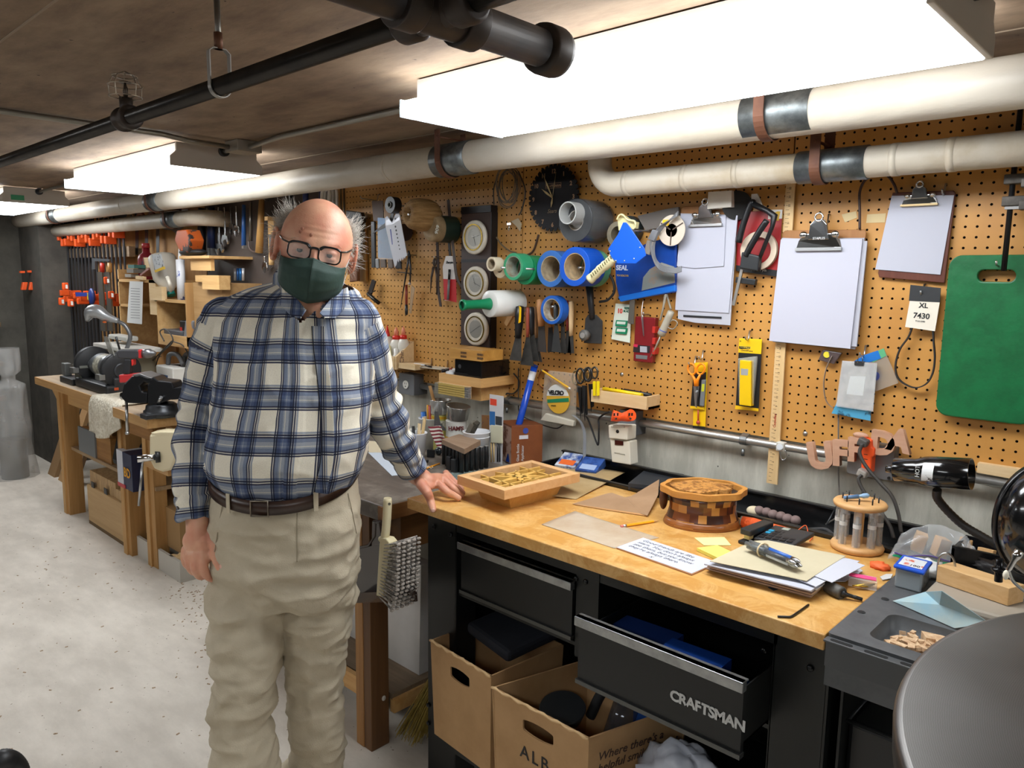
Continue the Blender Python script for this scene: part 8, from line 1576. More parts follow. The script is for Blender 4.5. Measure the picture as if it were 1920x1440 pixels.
def limb(b,pts,rad,n=24,seg=6):
    P=spl(pts,seg); R=[]
    for i in range(len(rad)-1): R+=[rad[i]+(rad[i+1]-rad[i])*k/seg for k in range(seg)]
    R.append(rad[-1]); b.tube(P,R,n); b.ell(P[0],(R[0],)*3,n=16,m=10); b.ell(P[-1],(R[-1],)*3,n=16,m=10); return P
man=thing('person','older man in plaid shirt and khaki trousers, dark green mask, hand on workbench','person',(-1.72,-1.10,0))
mc=ORG[man.name]
def addmesh(name,me,m,parent,uvf=None):
    me.transform(Matrix.Translation(-ORG[parent.name])); me.materials.clear(); me.materials.append(m); me.name=name
    me.polygons.foreach_set('use_smooth',[True]*len(me.polygons))
    o=bpy.data.objects.new(name,me); col.objects.link(o); o.parent=parent; ORG[o.name]=ORG[parent.name]; return o
# head frame
hc=D(592,466,1.90); r0,f0,u0=V(HR),-V(HF),V((0,0,1))
ya,ro,pi_=math.radians(14),math.radians(10),math.radians(6)
hy=f0*math.cos(ya)+r0*math.sin(ya); hx=r0*math.cos(ya)-f0*math.sin(ya)
hx2=hx*math.cos(ro)-u0*math.sin(ro); hz=u0*math.cos(ro)+hx*math.sin(ro); hx=hx2
hy2=hy*math.cos(pi_)-hz*math.sin(pi_); hz=hz*math.cos(pi_)+hy*math.sin(pi_); hy=hy2
def HP_(x,y,z): return hc+hx*x+hy*y+hz*z
def g(x,c,s): return math.exp(-((x-c)/s)**2)
def headpt(q):
    x,y,z=q; X=.0845*x; Y=.098*y; Z=(.121 if z>0 else .127)*z
    if z<0: X*=1-.20*(-z)**1.3; Y*=1-.10*(-z)
    if z>0: X*=1+.10*z*(1-z)*4*.5+.05*z
    if y<0: Y*=1.06
    front=max(0,y)
    Y+=front*(.007*g(z,.14,.13)*g(abs(x),.35,.35) -.013*g(z,-.03,.11)*g(abs(x),.42,.17) +.020*g(x,0,.13)*(g(z,-.30,.16)+.55*g(z,-.10,.14)) +.006*g(z,-.32,.2)*g(abs(x),.5,.2)+.004*g(z,-.75,.2)*g(x,0,.4)+.0015*math.sin(z*60+4*x*x)*g(z,.38,.12)*g(x,0,.4))
    return HP_(X,Y,Z)
b=B(); n,m=72,56; o=0
for k in range(m+1):
    th=PI*k/m
    for i in range(n): ph=2*PI*i/n; b.v.append(headpt((math.sin(th)*math.cos(ph),math.sin(th)*math.sin(ph),math.cos(th))))
for k in range(m):
    for i in range(n): j=(i+1)%n; b.f.append((k*n+i,(k+1)*n+i,(k+1)*n+j,k*n+j)); b.sm.append(True)
hm_=Matrix((hx,hy,hz)).transposed()
EYX=.0345
for s in (-1,1):
    ec=HP_(s*EYX,.078,-.004); b.ell(ec+hz*.0056-hy*.0000,(.0165,.0134,.0094),hm_,20,14); b.ell(ec-hz*.0078-hy*.0005,(.0165,.0130,.0082),hm_,20,14)
    # ear: helix ring, lobe and bowl
    ex=HP_(s*(.0850 if s>0 else .0875),-.012 if s>0 else .004,-.006); a3=Matrix.Rotation(0,3,'X')
    b.tube([ex+hz*(.034*math.cos(q)-.0)+hy*(.015*math.sin(q))+hx*s*(.010+.004*math.sin(q)) for q in np.linspace(-.5,PI+1.2,18)],[.0042]*18,8) if s>0 else b.tube([ex+hz*(.038*math.cos(q))-hy*(.019*math.sin(q))+hx*s*(.011+.006*math.sin(q)) for q in np.linspace(-.6,PI+.7,18)],[.0046]*18,8)
    b.ell(ex-hy*.002+hx*s*.004,(.0075,.0185,.034) if s<0 else (.0065,.0145,.030),hm_,18,12); b.ell(ex-hz*.032+hx*s*.006,(.006,.009,.011),hm_,14,10)
    b.ell(ex+hy*.012-hz*.004+hx*s*.002,(.005,.005,.008),hm_,12,8)
# neck, hidden core, forearms
nk=D(592,545,1.935)
limb(b,[HP_(0,-.02,-.06),D(590,560,1.925),D(592,610,1.95),D(560,700,1.96)],[.062,.064,.070,.08])
b.ell(D(588,592,1.893),(.046,.034,.060)); 
loft(b,[(440,660,620,1.96,.09),(440,660,750,1.95,.10),(440,650,860,1.95,.11)],24)
HR_W=[D(363,960,1.872),D(371,990,1.865)]
limb(b,[D(402,650,1.968),D(390,700,1.965),D(377,755,1.955),D(367,810,1.94),D(364,865,1.915),D(362,915,1.893),D(370,975,1.868),D(372,1003,1.862)],[.035,.035,.035,.035,.034,.032,.0285,.030])
# right hand (left side of the picture): relaxed, fingers curled
def fing(pts,rad): limb(b,pts,rad,16,4)
b.ell(D(372,1015,1.858),(.040,.026,.036),Matrix((V(HR),V(HF),V((0,0,1)))).transposed(),24,16)
b.ell(D(372,1042,1.852),(.039,.024,.026),Matrix((V(HR),V(HF),V((0,0,1)))).transposed(),24,16)
fing([D(379,1035,1.845),D(381,1062,1.835),D(389,1080,1.848),D(399,1086,1.868)],[.0125,.0120,.0105,.0085])
fing([D(366,1038,1.842),D(366,1066,1.832),D(374,1080,1.850),D(386,1080,1.872)],[.0120,.0112,.0100,.008])
fing([D(355,1036,1.848),D(355,1060,1.842),D(362,1072,1.858),D(372,1072,1.876)],[.0115,.0105,.0095,.008])
fing([D(347,1030,1.858),D(346,1050,1.856),D(352,1062,1.868),D(360,1064,1.882)],[.010,.0095,.0085,.0075])
fing([D(390,1000,1.862),D(403,1022,1.852),D(405,1046,1.842),D(413,1066,1.835)],[.0150,.0145,.0125,.0100])
# left hand resting on the worktop
wr=H(777,887,.970); 
limb(b,[D(694,650,1.985),D(708,705,2.01),D(724,765,2.05),D(738,812,2.085),D(756,850,2.12),wr,H(792,897,.962)],[.035,.035,.035,.033,.030,.0280,.028])
pm=Matrix((V((.80,.25,-.25)).normalized(),V((-.3,.95,.1)).normalized(),V((.25,0,.97)).normalized())).transposed()
for (u,v,z,rr) in ((797,905,.953,(.034,.034,.016)),(812,903,.950,(.030,.036,.015)),(824,899,.950,(.022,.034,.0135))):
    b.ell(H(u,v,z),rr,pm,24,16)
limb(b,[wr,H(800,901,.958),H(822,898,.953)],[.026,.024,.018])
T0=.905
def lf(mcp,mz,mid,midz,tip,r): fing([H(*mcp,mz),H(*mid,midz),H(mid[0]*.45+tip[0]*.55,mid[1]*.45+tip[1]*.55,(midz+T0)/2+.001),H(*tip,T0+r[2]*.55)],[r[0],r[1],(r[1]+r[2])/2,r[2]])
lf((824,908),.948,(838,921),.933,(860,934),(.0125,.0112,.0090))
lf((832,899),.952,(848,914),.934,(866,929),(.0125,.0110,.0086))
lf((836,893),.952,(852,909),.934,(868,924),(.0115,.0100,.0082))
lf((836,887),.948,(851,902),.931,(866,917),(.0105,.0092,.0078))
fing([H(790,908,.955),H(801,923,.938),(H(807,938,.912)),D(812,955,2.085)],[.0165,.0140,.0120,.0098])
skin_me=remesh(b,.0026,3,.5)
def skinmat():
    m,nt,p=nodes('skin'); L=nt.links; p.inputs['Roughness'].default_value=.48
    p.inputs['Subsurface Weight'].default_value=.12; p.inputs['Subsurface Radius'].default_value=(.012,.004,.002); p.inputs['Subsurface Scale'].default_value=1.
    tc=N(nt,'ShaderNodeTexCoord'); n1=N(nt,'ShaderNodeTexNoise',i_Scale=16.,i_Detail=6.); L.new(tc.outputs['Object'],n1.inputs[0])
    mr=N(nt,'ShaderNodeMapRange'); mr.inputs[1].default_value=.38; mr.inputs[2].default_value=.66; L.new(n1.outputs[0],mr.inputs[0])
    mx=N(nt,'ShaderNodeMix',data_type='RGBA'); mx.inputs[6].default_value=c4(srgb('#d3a083')); mx.inputs[7].default_value=c4(srgb('#c28068')); L.new(mr.outputs[0],mx.inputs[0]); L.new(mx.outputs[2],p.inputs['Base Color'])
    n2=N(nt,'ShaderNodeTexNoise',i_Scale=260.,i_Detail=3.); L.new(tc.outputs['Object'],n2.inputs[0]); bp=N(nt,'ShaderNodeBump',i_Strength=.18,i_Distance=.002); L.new(n2.outputs[0],bp.inputs['Height']); L.new(bp.outputs[0],p.inputs['Normal']); return m
body=addmesh('body',skin_me,skinmat(),man)
for (x,z) in ((-.036,.046),(-.039,.038),(-.014,.036)):
    part('age_spot',B().ell(HP_(x,.0985-.6*x*x/.08-.30*z*z/.12+.002,z),(.0035,.0016,.004),hm_),mat('#8f5a45',.6),body)
# nails
for p_,r_ in ((D(415,1062,1.8265),(.0055,.0022,.007)),(D(812,957,2.0755),(.0055,.0022,.006))): part('fingernail',B().ell(p_,r_,Matrix((V(HR),V(HF),V((0,0,1)))).transposed()),mat('#dcae9f',.25),body)
# eyes, brows
for s in (-1,1):
    ec=HP_(s*EYX,.078,-.004); e=part('eye',B().ell(ec,(.0120,.0122,.0115),hm_),mat('#a89b90',.2),body); lk=(V(CAM)-ec).normalized(); part('iris',B().lathe(ec+lk*.0108,lk,[(-.002,.0066),(.0012,.0064),(.0018,.003),(.0019,0)],20),mat('#2c221b',.15),e)
random.seed(5)
def strands(b,n,fn,r=.00035):
    for _ in range(n):
        p,d,l,cur=fn(); pts=[p]; q=V(p); d=V(d)
        for k in range(5): d=(d+cur*.22+V((random.gauss(0,.10),random.gauss(0,.10),random.gauss(0,.10)))).normalized(); q=q+d*(l/5); pts.append(V(q))
        b.tube(pts,[r,r,r,r*.8,r*.6,r*.3],3,False)
b=B()
def f_side():
    s=random.choice((-1,-1,1)); th=random.uniform(-.25,.62); y=random.uniform(-.9,.12) ; x=s*math.sqrt(max(.05,1-y*y*.8-th*th)); p=headpt(V((x,y,th)).normalized()); out=(p-hc).normalized()
    return p-out*.002,(out*.6+hz*random.uniform(-.5,.8)-hy*random.uniform(.1,.8)),random.uniform(.015,.058),hz*random.uniform(-.8,.6)-hy*.2
strands(b,2300,f_side,.00048)
def f_back():
    th=random.uniform(-.3,.75); a=random.uniform(PI*.95,PI*2.05); rr=math.sqrt(1-th*th); p=headpt((rr*math.cos(a),rr*math.sin(a)*1.,th)); out=(p-hc).normalized(); return p-out*.002,(out*.5-hz*.4),random.uniform(.01,.03),-hz*.4
strands(b,900,f_back,.0005)
part('hair',b,mat('#c9c4ba',.5,n=(90,'#9c968b',.4,.6)),man,kind='stuff')
b=B()
def f_brow():
    s=random.choice((-1,1)); t_=random.uniform(0,1); x=s*(.016+.036*t_); return HP_(x,.093-.35*x*x/.05,.016+.006*math.sin(t_*2.6)+random.uniform(-.002,.002)),(hx*s*.8+hy*.3+hz*.1),random.uniform(.006,.011),-hz*.3+hx*s*.2
strands(b,160,f_brow,.0003); part('eyebrows',b,mat('#a8977f',.6),man,kind='stuff')
# glasses
gl=part('glasses',B(),None,man) if 0 else None
GF=mat('#0c0c10',.2)
def gp(x,z,bow=1.): return HP_(x,.1035-.9*x*x,z-.001)
gf=B()
for s in (-1,1):
    pr=rrect(s*.035,-.003,.051,.035,.013,6); pr=[(x+(0),z+(.0025 if z>0 else 0)+.0) for x,z in pr]
    P=[gp(x,z) for x,z in pr]; P.append(P[0]); P.append(P[1]); gf.tube(P,.0018,8,False)
    top=[q for q in pr if q[1]>.006]; gf.tube(spl([gp(s*.012,.007),gp(s*.022,.0155),gp(s*.045,.0165),gp(s*.060,.011)],4),.0024,8)
gf.tube(spl([gp(-.011,.006),gp(-.005,.009),gp(.005,.009),gp(.011,.006)],4),.0028,8)
gl=part('glasses_frame',gf,GF,man)
for s in (-1,1):
    part('temple_arm',B().tube(spl([gp(s*.060,.011),HP_(s*.074,.090,.013),HP_(s*.083,.05,.016),HP_(s*.086,.0,.014),HP_(s*.087,-.022,.004)],5),.0022,8),mat('#3d362f',.25,.4),gl)
    pr=rrect(s*.035,-.003,.049,.033,.012,6); part('lens',B().prism([gp(x,z) for x,z in pr],hy*-.0008),mat('#ffffff',.02,0,alpha=.08,spec=.5),gl)
# face mask
def mk(s,t):
    yc=[.116,.136,.139,.130,.108,.074]; zc=[-.014,-.036,-.062,-.090,-.112,-.126]; k=t*5; i=min(4,int(k)); q=k-i
    Yc=yc[i]*(1-q)+yc[i+1]*q; Zc=zc[i]*(1-q)+zc[i+1]*q; zs=-.030-.052*t; ys=.030-.012*t; a=abs(s)
    X=.0775*math.sin(s*PI/2*.97)*(1-.06*t*(1-a)); Yy=ys+(Yc-ys)*(1-a**2.1); Z=Zc*(1-a**1.35)+zs*a**1.35-.007*(1-t)**2*math.sin(PI*min(1,a*1.15))
    Yy+=.0035*math.exp(-(s/.045)**2)+.0015*math.sin(s*8+t*7)*(1-a)+.0012*math.sin(t*22+s*3)*a
    return HP_(X,Yy,Z)
mb=B().sheet(lambda a,b_: mk(a*2-1,b_),60,30)
ms=part('face_mask',mb,mat('#233d35',.75,n=(4,'#1e362f'),b=(60,.12)),man,solid=.0022,label='dark green cloth mask')
part('seam',B().tube([mk(.0,t)+hy*.0012 for t in np.linspace(.02,.97,24)],.0007,6),mat('#1a2c26',.8),ms); part('edge_stitch',B().tube([mk(s,.03)+hy*.001 for s in np.linspace(-.95,.95,40)],.0007,6),mat('#1a2c26',.8),ms)
for s in (-1,1): part('ear_loop',B().tube(spl([mk(s*.98,.05),HP_(s*.084,.005,-.010),HP_(s*.088,-.02,-.004)],5),.0011,6).tube(spl([mk(s*.98,.95),HP_(s*.082,.0,-.055),HP_(s*.087,-.015,-.035)],5),.0011,6),mat('#b8bcb8',.6),ms)
# ---- shirt ----
sh=B()
TR=[(537,640,523,1.965,.058),(502,652,534,1.965,.074),(466,668,545,1.965,.086),(437,678,560,1.96,.098),(418,692,582,1.96,.106),(411,695,608,1.958,.115),(408,697,645,1.955,.128),(406,700,700,1.945,.142),(402,697,750,1.940,.154),(397,693,800,1.935,.164),(392,688,845,1.935,.170),(394,682,875,1.94,.165),(404,672,900,1.95,.152),(410,666,912,1.95,.14)]
loft(sh,TR,48)
RA=[D(424,600,1.965),D(402,650,1.968),D(390,700,1.965),D(377,755,1.955),D(367,810,1.94),D(364,865,1.915),D(362,915,1.893),D(363,940,1.884)]
RR=[.058,.058,.052,.050,.052,.052,.050,.043]
LA=[D(664,597,1.965),D(686,650,1.985),D(701,705,2.01),D(718,765,2.05),D(735,812,2.085),D(756,850,2.12),D(768,870,2.145)]
LR=[.060,.056,.054,.054,.053,.046,.040]
limb(sh,RA,RR); limb(sh,LA,LR)
cufR=[D(363,938,1.884),D(365,974,1.872)]; cufL=[D(767,869,2.143),D(781,884,2.165)]
sh.cyl(cufR[0],cufR[1],.0445,.0430,28); sh.cyl(cufL[0],cufL[1],.041,.039,28)
me=remesh(sh,.0046,9,.55)
A=getv(me); Nn=getn(me)
zs=np.array([D((r[0]+r[1])/2,r[2],r[3]).z for r in TR]); cxs=np.array([list(D((r[0]+r[1])/2,r[2],r[3])) for r in TR])
def tc_(z): 
    o=np.argsort(zs); return np.stack([np.interp(z,zs[o],cxs[o,i]) for i in range(3)],1)
def poly(A,P,Rd):
    P=[np.array(list(p)) for p in P]; best=np.full(len(A),9.); s_=np.zeros(len(A)); rr=np.zeros(len(A)); nea=np.zeros((len(A),3)); tg=np.zeros((len(A),3)); L0=0
    for i in range(len(P)-1):
        d=P[i+1]-P[i]; l=np.linalg.norm(d); t=np.clip(((A-P[i])@d)/l**2,0,1); q=P[i]+t[:,None]*d; e=np.linalg.norm(A-q,axis=1); r=Rd[i]+(Rd[min(i+1,len(Rd)-1)]-Rd[i])*t; k=(e-r)<best
        best=np.where(k,e-r,best); s_=np.where(k,L0+t*l,s_); nea=np.where(k[:,None],q,nea); tg=np.where(k[:,None],d/l,tg); L0+=l
    return best,s_,nea,tg
RP=RA+[cufR[1]]; LP_=LA+[cufL[1]]
bR,sR,nR,tR=poly(A,RP,RR+[.043]); bL,sL,nL,tL=poly(A,LP_,LR+[.039])
C_=tc_(A[:,2]); rel=A-C_; lx=rel@HR; ly_=-(rel@HF)
# torso signed distance (rough) for region choice
wz=np.interp(A[:,2],np.sort(zs),np.array([(r[1]-r[0])/2*r[3]/F for r in TR])[np.argsort(zs)]); dz=np.interp(A[:,2],np.sort(zs),np.array([r[4] for r in TR])[np.argsort(zs)])
tor=(np.sqrt((lx/wz)**2+(ly_/dz)**2)-1)*np.minimum(wz,dz)
isR=(bR<tor+.004)&(sR>.02)&(lx<-.05); isL=(bL<tor+.004)&(sL>.02)&(lx>.05)
# wrinkles
def nz3(P,sc,off=0): return np.array([noise.noise(V((p[0]*sc[0]+off,p[1]*sc[1],p[2]*sc[2]))) for p in P])
loc=np.stack([lx,ly_,A[:,2]],1)
dsp=np.zeros(len(A))
dsp+=.0060*nz3(loc,(9,9,5),1)+.0042*nz3(loc,(22,22,8),7)+.0045*(1-np.abs(nz3(loc,(8,8,16),11))*3).clip(0,1)
fold=np.where(isR,np.sin(sR*95+nz3(A,(14,14,14),3)*5),0)*.0042*np.clip((sR-.10)*6,0,1)+np.where(isL,np.sin(sL*80+nz3(A,(14,14,14),5)*5),0)*.0048*np.clip((sL-.08)*6,0,1)
dsp+=fold
# belly droop over belt, placket step and pocket
zf=A[:,2]; xl=.036-.012*np.clip((1.40-zf)/.35,0,1)   # placket line in local x
front=(ly_>0)&~isR&~isL
xl=np.interp(zf,[1.03,1.15,1.30,1.44],[.036,.046,.034,.020])
dsp+=np.where(front&(lx>xl)&(lx<xl+.032),.0030,0)+np.where(front&(np.abs(lx-xl)<.003),-.0018,0)
pk=(lx>.085)&(lx<.165)&(zf>1.235)&(zf<1.335)&front; dsp+=np.where(pk,.0022,0)
A2=A+Nn*dsp[:,None]
ub=front&(zf<1.10); A2[ub,2]-=np.clip((1.10-zf[ub])*.12,0,.02)*np.clip(ly_[ub]/.15,0,1)
setv(me,A2)
# UV in metres
me.polygons.foreach_set('use_smooth',[True]*len(me.polygons))
uvl=me.uv_layers.new(name='UVMap'); nl=len(me.loops); vi=np.empty(nl,dtype=np.int32); me.loops.foreach_get('vertex_index',vi)
ls=np.empty(len(me.polygons),dtype=np.int32); lt=np.empty(len(me.polygons),dtype=np.int32); me.polygons.foreach_get('loop_start',ls); me.polygons.foreach_get('loop_total',lt)
fid=np.repeat(np.arange(len(ls)),lt)
reg=np.where(isR,1,np.where(isL,2,0)); 
rs=np.zeros((len(ls),3)); 
for k in (0,1,2): np.add.at(rs[:,k],fid,(reg[vi]==k).astype(float))
fr=rs.argmax(1)[fid]
ang0=np.arctan2(lx,ly_); 
def armang(nr,tg):
    d=A-nr; e1=np.tile(HR,(len(A),1)); e1=e1-tg*(e1*tg).sum(1)[:,None]; e1/=np.linalg.norm(e1,axis=1)[:,None]; e2=np.cross(tg,e1); return np.arctan2((d*e1).sum(1),(d*e2).sum(1))
aR,aL=armang(nR,tR),armang(nL,tL)
U=np.where(fr==0,ang0[vi]*.185,np.where(fr==1,aR[vi]*.052,aL[vi]*.052)); Vv=np.where(fr==0,A[vi,2]+.02*np.abs(lx[vi]),np.where(fr==1,1.46-sR[vi],1.44-sL[vi]))
Rr=np.where(fr==0,.185,.052)*2*PI
um=np.zeros(len(ls)); np.maximum.at(um,fid,np.where(True,U,U)); 
mn=np.full(len(ls),9.); np.minimum.at(mn,fid,U); mxx=np.full(len(ls),-9.); np.maximum.at(mxx,fid,U); wrap=((mxx-mn)>.12)[fid]; U=np.where(wrap&(U<0),U+Rr,U)
uvl.data.foreach_set('uv',np.stack([U,Vv],1).ravel())
def plaid():
    m,nt,p=nodes('plaid_flannel'); L=nt.links; p.inputs['Roughness'].default_value=.85; p.inputs['Specular IOR Level'].default_value=.2
    uv=N(nt,'ShaderNodeUVMap',uv_map='UVMap'); sx=N(nt,'ShaderNodeSeparateXYZ'); L.new(uv.outputs[0],sx.inputs[0])
    def ramp(out,per,off):
        a=N(nt,'ShaderNodeMath',operation='MULTIPLY_ADD'); a.inputs[1].default_value=1/per; a.inputs[2].default_value=off; L.new(out,a.inputs[0])
        f=N(nt,'ShaderNodeMath',operation='FRACT'); L.new(a.outputs[0],f.inputs[0]); r=N(nt,'ShaderNodeValToRGB'); r.color_ramp.interpolation='CONSTANT'; L.new(f.outputs[0],r.inputs[0])
        W_=(1,1,1,1); Bl=(.21,.27,.45,1); B2=(.38,.44,.60,1); Nv=(.05,.055,.11,1); Lt=(.78,.80,.82,1)
        st=[(0,W_),(.42,Nv),(.455,Lt),(.475,Nv),(.51,Bl),(.60,B2),(.64,Lt),(.655,B2),(.74,Bl),(.82,Nv),(.855,Lt),(.875,Nv),(.91,Lt),(.925,B2),(.965,W_)]
        e=r.color_ramp.elements; e[0].position=0; e[0].color=W_; e[1].position=st[1][0]; e[1].color=st[1][1]
        for ps,cc in st[2:]: q=e.new(ps); q.color=cc
        return r.outputs[0]
    m1=N(nt,'ShaderNodeMix',data_type='RGBA',blend_type='MULTIPLY'); m1.inputs[0].default_value=1; L.new(ramp(sx.outputs[0],.106,.33),m1.inputs[6]); L.new(ramp(sx.outputs[1],.109,.16),m1.inputs[7])
    m2=N(nt,'ShaderNodeMix',data_type='RGBA',blend_type='MULTIPLY'); m2.inputs[0].default_value=1; m2.inputs[7].default_value=c4(srgb('#ded7c4')); L.new(m1.outputs[2],m2.inputs[6])
    tc=N(nt,'ShaderNodeTexCoord'); nz=N(nt,'ShaderNodeTexNoise',i_Scale=420.,i_Detail=2.); L.new(tc.outputs['Object'],nz.inputs[0]); mr=N(nt,'ShaderNodeMapRange'); mr.inputs[3].default_value=.82; mr.inputs[4].default_value=1.12; L.new(nz.outputs[0],mr.inputs[0])
    m3=N(nt,'ShaderNodeMix',data_type='RGBA',blend_type='MULTIPLY'); m3.inputs[0].default_value=1; L.new(m2.outputs[2],m3.inputs[6]); L.new(mr.outputs[0],m3.inputs[7]); 
    ad=N(nt,'ShaderNodeMix',data_type='RGBA',blend_type='ADD'); ad.inputs[0].default_value=1; ad.inputs[7].default_value=(.012,.014,.022,1); L.new(m3.outputs[2],ad.inputs[6]); L.new(ad.outputs[2],p.inputs['Base Color'])
    bp=N(nt,'ShaderNodeBump',i_Strength=.2,i_Distance=.002); L.new(nz.outputs[0],bp.inputs['Height']); L.new(bp.outputs[0],p.inputs['Normal']); return m
PL=plaid()
za=D(588,606,1.835).z; bm=bmesh.new(); bm.from_mesh(me); cut=[]
for f in bm.faces:
    c=f.calc_center_median(); cc=(c-V(tc_(np.array([c.z]))[0])); x_=cc.dot(V(HR)); y_=-cc.dot(V(HF))
    if y_>0.0 and c.z>za and abs(x_-.046)<(c.z-za)*1.05: cut.append(f)
bmesh.ops.delete(bm,geom=cut,context='FACES'); bm.to_mesh(me); bm.free()
shirt=addmesh('plaid_shirt',me,PL,man)
def uvpart(name,b,parent,su=1.,ou=0.):
    o=part(name,b,PL,parent); me=o.data; l=me.uv_layers.new(name='UVMap'); c=np.array(list(ORG[o.name])); 
    for lp in me.loops: p=np.array(me.vertices[lp.vertex_index].co)+c; l.data[lp.index].uv=(float((p-CAM)@HR)*su+ou+p[1]*.3,float(p[2]))
    return o
def flap(px,deps,th=.003):
    P=[D(u,v,d) for (u,v),d in zip(px,deps)]; c=sum(P,V((0,0,0)))/len(P)-V(HF)*.004; n=len(P); b=B(); b.add(P+[c],[(i,(i+1)%n,n) for i in range(n)]); return b
o_=uvpart('collar',flap([(511,517),(523,500),(536,526),(553,556),(573,580),(562,597),(543,590),(520,566),(510,545)],[1.93,1.905,1.885,1.845,1.812,1.800,1.815,1.87,1.915]),shirt,1.5,.31); o_.modifiers.new('s','SOLIDIFY').thickness=.004
o_=uvpart('collar',flap([(630,548),(652,538),(656,560),(645,580),(628,597),(610,596),(600,586),(614,568)],[1.88,1.92,1.90,1.86,1.815,1.805,1.812,1.845]),shirt,1.5,.36); o_.modifiers.new('s','SOLIDIFY').thickness=.004
# find the shirt surface for buttons
from mathutils.bvhtree import BVHTree
bv=BVHTree.FromPolygons([V(v.co)+mc for v in me.vertices],[tuple(p.vertices) for p in me.polygons])
def hit(u,v):
    d=V(ray(u,v)).normalized(); h=bv.ray_cast(V(CAM),d); return (h[0],h[1]) if h[0] else (None,None)
pl=[hit(u,v) for u,v in ((588,612),(590,640),(593,670),(597,700),(600,730),(603,760),(605,790),(606,820),(605,850),(602,875),(596,900),(592,922))]
pl=[(p+n_*.0022) for p,n_ in pl if p]
if len(pl)>4:
    b=B(); P_=spl(pl,5); w_=V(HR)*.030-V(HF)*.004; b.strap([q+w_*.42 for q in P_],w_,.0016); o_=uvpart('placket',b,shirt,1.0,.0)
    part('placket_shadow',B().strap([q-w_*.10 -V(HF)*.0005 for q in P_],V(HR)*.004,.001),mat('#15161f',.9),shirt)  # dark strip painted as the shadow along the overlapping placket edge
for u,v in ((598,673),(604,729),(609,789),(608,850),(597,896)):
    p,nn=hit(u,v)
    if p: part('button',B().lathe(p-nn*.0005,nn,[(0,.0055),(.002,.0055),(.0028,.0045),(.0022,.003),(.0022,0)],16),mat('#5c4a3c',.3),shirt)
p,nn=hit(334,952)
if p: part('button',B().lathe(p-nn*.0005,nn,[(0,.0055),(.0025,.005),(.0025,0)],16),mat('#3f3a38',.3),shirt)
p,nn=hit(612,698)
if p:
    t=obj('orange_pin',B().prism([p+V(HR)*x+V((0,0,z))+nn*.001 for x,z in((-.008,.016),(.0,.014),(.001,.006),(.005,.004),(.009,-.014),(.004,-.016),(.001,-.011),(-.004,-.012),(-.003,-.002),(-.007,.002))],nn*.003),mat('#d9913f',.5),label='small carved orange wooden pin on the plaid shirt front',cat='pin')
# ---- trousers ----
tr=B()
loft(tr,[(410,666,872,1.95,.138),(403,671,898,1.95,.150),(398,675,950,1.95,.155),(397,675,1000,1.95,.150),(397,673,1050,1.95,.145),(399,671,1095,1.95,.132),(410,660,1120,1.95,.11)],44,2.4)
loft(tr,[(399,545,1070,1.94,.11),(396,543,1120,1.93,.105),(396,535,1160,1.925,.100),(401,530,1230,1.91,.094),(401,516,1300,1.90,.088),(397,508,1350,1.895,.086),(397,516,1400,1.89,.086),(399,526,1450,1.885,.088),(400,526,1520,1.88,.088),(402,522,1570,1.88,.085)],36)
loft(tr,[(528,672,1070,1.955,.11),(534,668,1120,1.97,.105),(536,662,1160,1.98,.098),(536,650,1230,2.0,.088),(538,640,1300,2.03,.080),(541,642,1345,2.05,.078),(543,646,1390,2.07,.078),(546,644,1430,2.09,.078),(549,640,1478,2.11,.076)],36)
me2=remesh(tr,.0055,4,.5); A=getv(me2); Nn=getn(me2)
ax=(A-np.array(list(mc)))@HR; az=A[:,2]
d_=.007*nz3(A,(7,7,9),2)+.006*nz3(A,(10,10,30),4)+.0035*nz3(A,(34,34,20),6)+.006*(1-np.abs(nz3(A,(6,6,15),12))*3.2).clip(0,1)+.004*(1-np.abs(nz3(A,(14,14,24),15))*3.2).clip(0,1)
cr_=np.exp(-((az-.66)/.16)**2); d_+=.006*cr_*np.sin((az*62)+ax*24+nz3(A,(9,9,9),8)*4)
kn=np.exp(-((az-.42)/.10)**2); d_+=.004*kn*np.sin(az*70-ax*40+nz3(A,(9,9,9),9)*4)
d_*=np.clip((.985-az)/.07,.05,1); setv(me2,A+Nn*d_[:,None])
KH=mat('#b8ad97',.85,n=(5,'#a99d86',.4,.65),b=(300,.2)); trs=addmesh('trousers',me2,KH,man,)
bv2=BVHTree.FromPolygons([V(v.co)+mc for v in me2.vertices],[tuple(p.vertices) for p in me2.polygons])
def hit2(u,v):
    h=bv2.ray_cast(V(CAM),V(ray(u,v)).normalized()); return h[0],h[1]
L_=[hit2(557,v) for v in range(962,1060,7)]; L_=[p+n_*.001 for p,n_ in L_ if p]
if len(L_)>3: part('fly_seam',B().tube(L_,.0013,6),mat('#8b816c',.8),trs)
for pts in (((421,925),(415,960),(408,1000),(402,1040)),((652,925),(660,960),(668,1000))):
    L_=[hit2(*q) for q in pts]; L_=[p+n_*.0008 for p,n_ in L_ if p]
    if len(L_)>2: part('pocket_seam',B().tube(spl(L_),.0012,6),mat('#958a75',.8),trs)
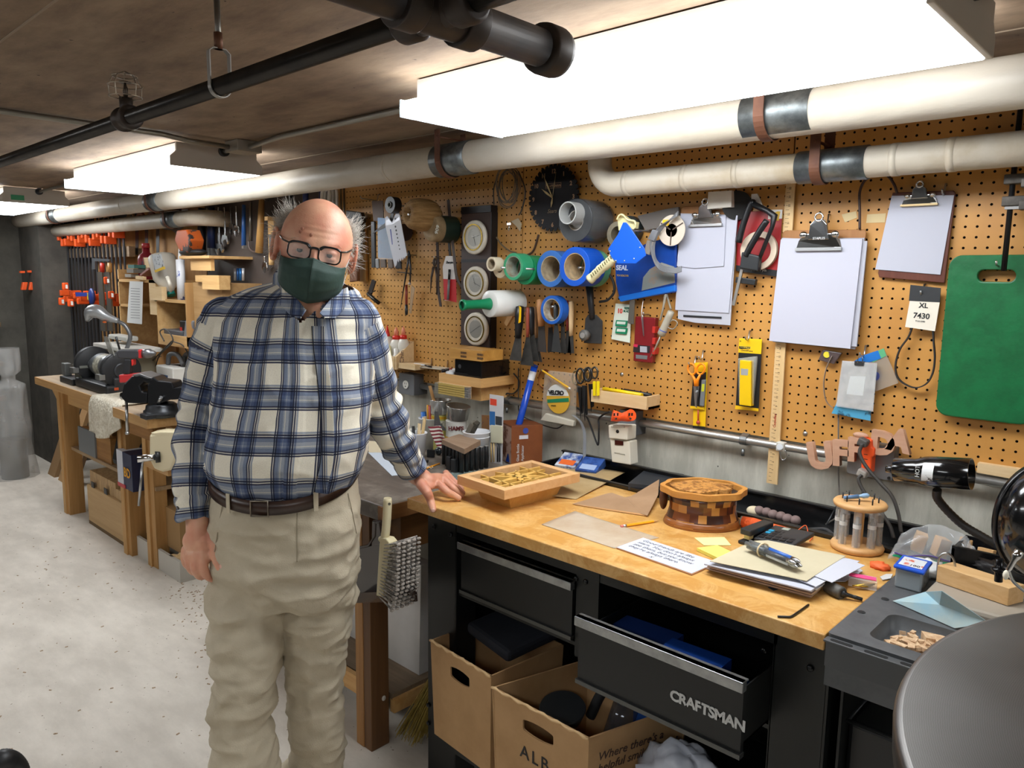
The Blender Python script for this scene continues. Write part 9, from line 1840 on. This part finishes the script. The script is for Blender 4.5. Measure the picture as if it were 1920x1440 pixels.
# belt
bc=D(536,903,1.95); rx,ry=.1870,.166; n=80; o_=[]; zc_=[]
b=B(); 
def bp(a,k): 
    ca,sa=math.cos(a),math.sin(a); q=(abs(ca)**2.35+abs(sa)**2.35)**(-1/2.35); z=bc.z+(.017 if k else -.017)+.030*ca*ca-.022*max(0,sa); return V((bc.x,bc.y,0))+V(HR)*((rx+.0)*ca*q)-V(HF)*(ry*sa*q)+V((0,0,z))
ring=[[bp(2*PI*i/n,k) for i in range(n)] for k in (0,1)]
for i in range(n):
    j=(i+1)%n; o=len(b.v); b.v+=[ring[0][i],ring[0][j],ring[1][j],ring[1][i]]; b.f.append((o,o+1,o+2,o+3)); b.sm.append(True)
belt=obj('belt',b,mat('#2b1b14',.35,n=(14,'#3b261b')),man,weld=True,solid=.004)
for a in (PI/2+.08,): 
    c=bp(a,0)*.5+bp(a,1)*.5-V(HF)*.004; part('buckle',B().tube([c+V(HR)*(.021*x)+V((0,0,.019*z)) for x,z in ((-1,-1),(1,-1),(1,1),(-1,1),(-1,-1))],.0022,8),mat('#8c8274',.3,.9),belt)
for a in (PI*.5+.50,PI*.5-.62): 
    c0,c1=bp(a,0)-V((0,0,.008)),bp(a,1)+V((0,0,.006)); rad=(c0-bc); rad.z=0; rad.normalize(); part('belt_loop',B().strap([c0+rad*.003,c0+rad*.006,c1+rad*.006,c1+rad*.003],V((0,0,1)).cross(rad)*.012,.002),KH,trs)
# shoes
for (u,v,d,dirv,lab) in ((464,1575,1.87,(-.25,-1),'shoe'),(566,1492,2.10,(-1.0,-.35),'shoe')):
    c=D(u,v,d); c.z=0; fdv=(V(HR)*dirv[0]+V(HF)*dirv[1]).normalized(); sdv_=V((0,0,1)).cross(fdv)
    s=B(); MM=Matrix((sdv_,fdv,V((0,0,1)))).transposed(); s.ell(c+fdv*.06+V((0,0,.052)),(.046,.13,.046),MM,28,18); s.ell(c+V((0,0,.075)),(.042,.06,.05),MM,24,16); s.ell(c+fdv*.14+V((0,0,.042)),(.045,.055,.034),MM)
    sm_=remesh(s,.004,4); q=getv(sm_); q[:,2]=np.maximum(q[:,2],.018); setv(sm_,q); so=addmesh('shoe',sm_,mat('#cbbfa6',.6,n=(12,'#b7ab93')),man)
    part('sole',B().prism([c+fdv*(.055+.135*math.sin(a))+sdv_*(.050*math.cos(a)) for a in np.linspace(0,2*PI,32,endpoint=False)],(0,0,.020)),mat('#8f8878',.7),so)
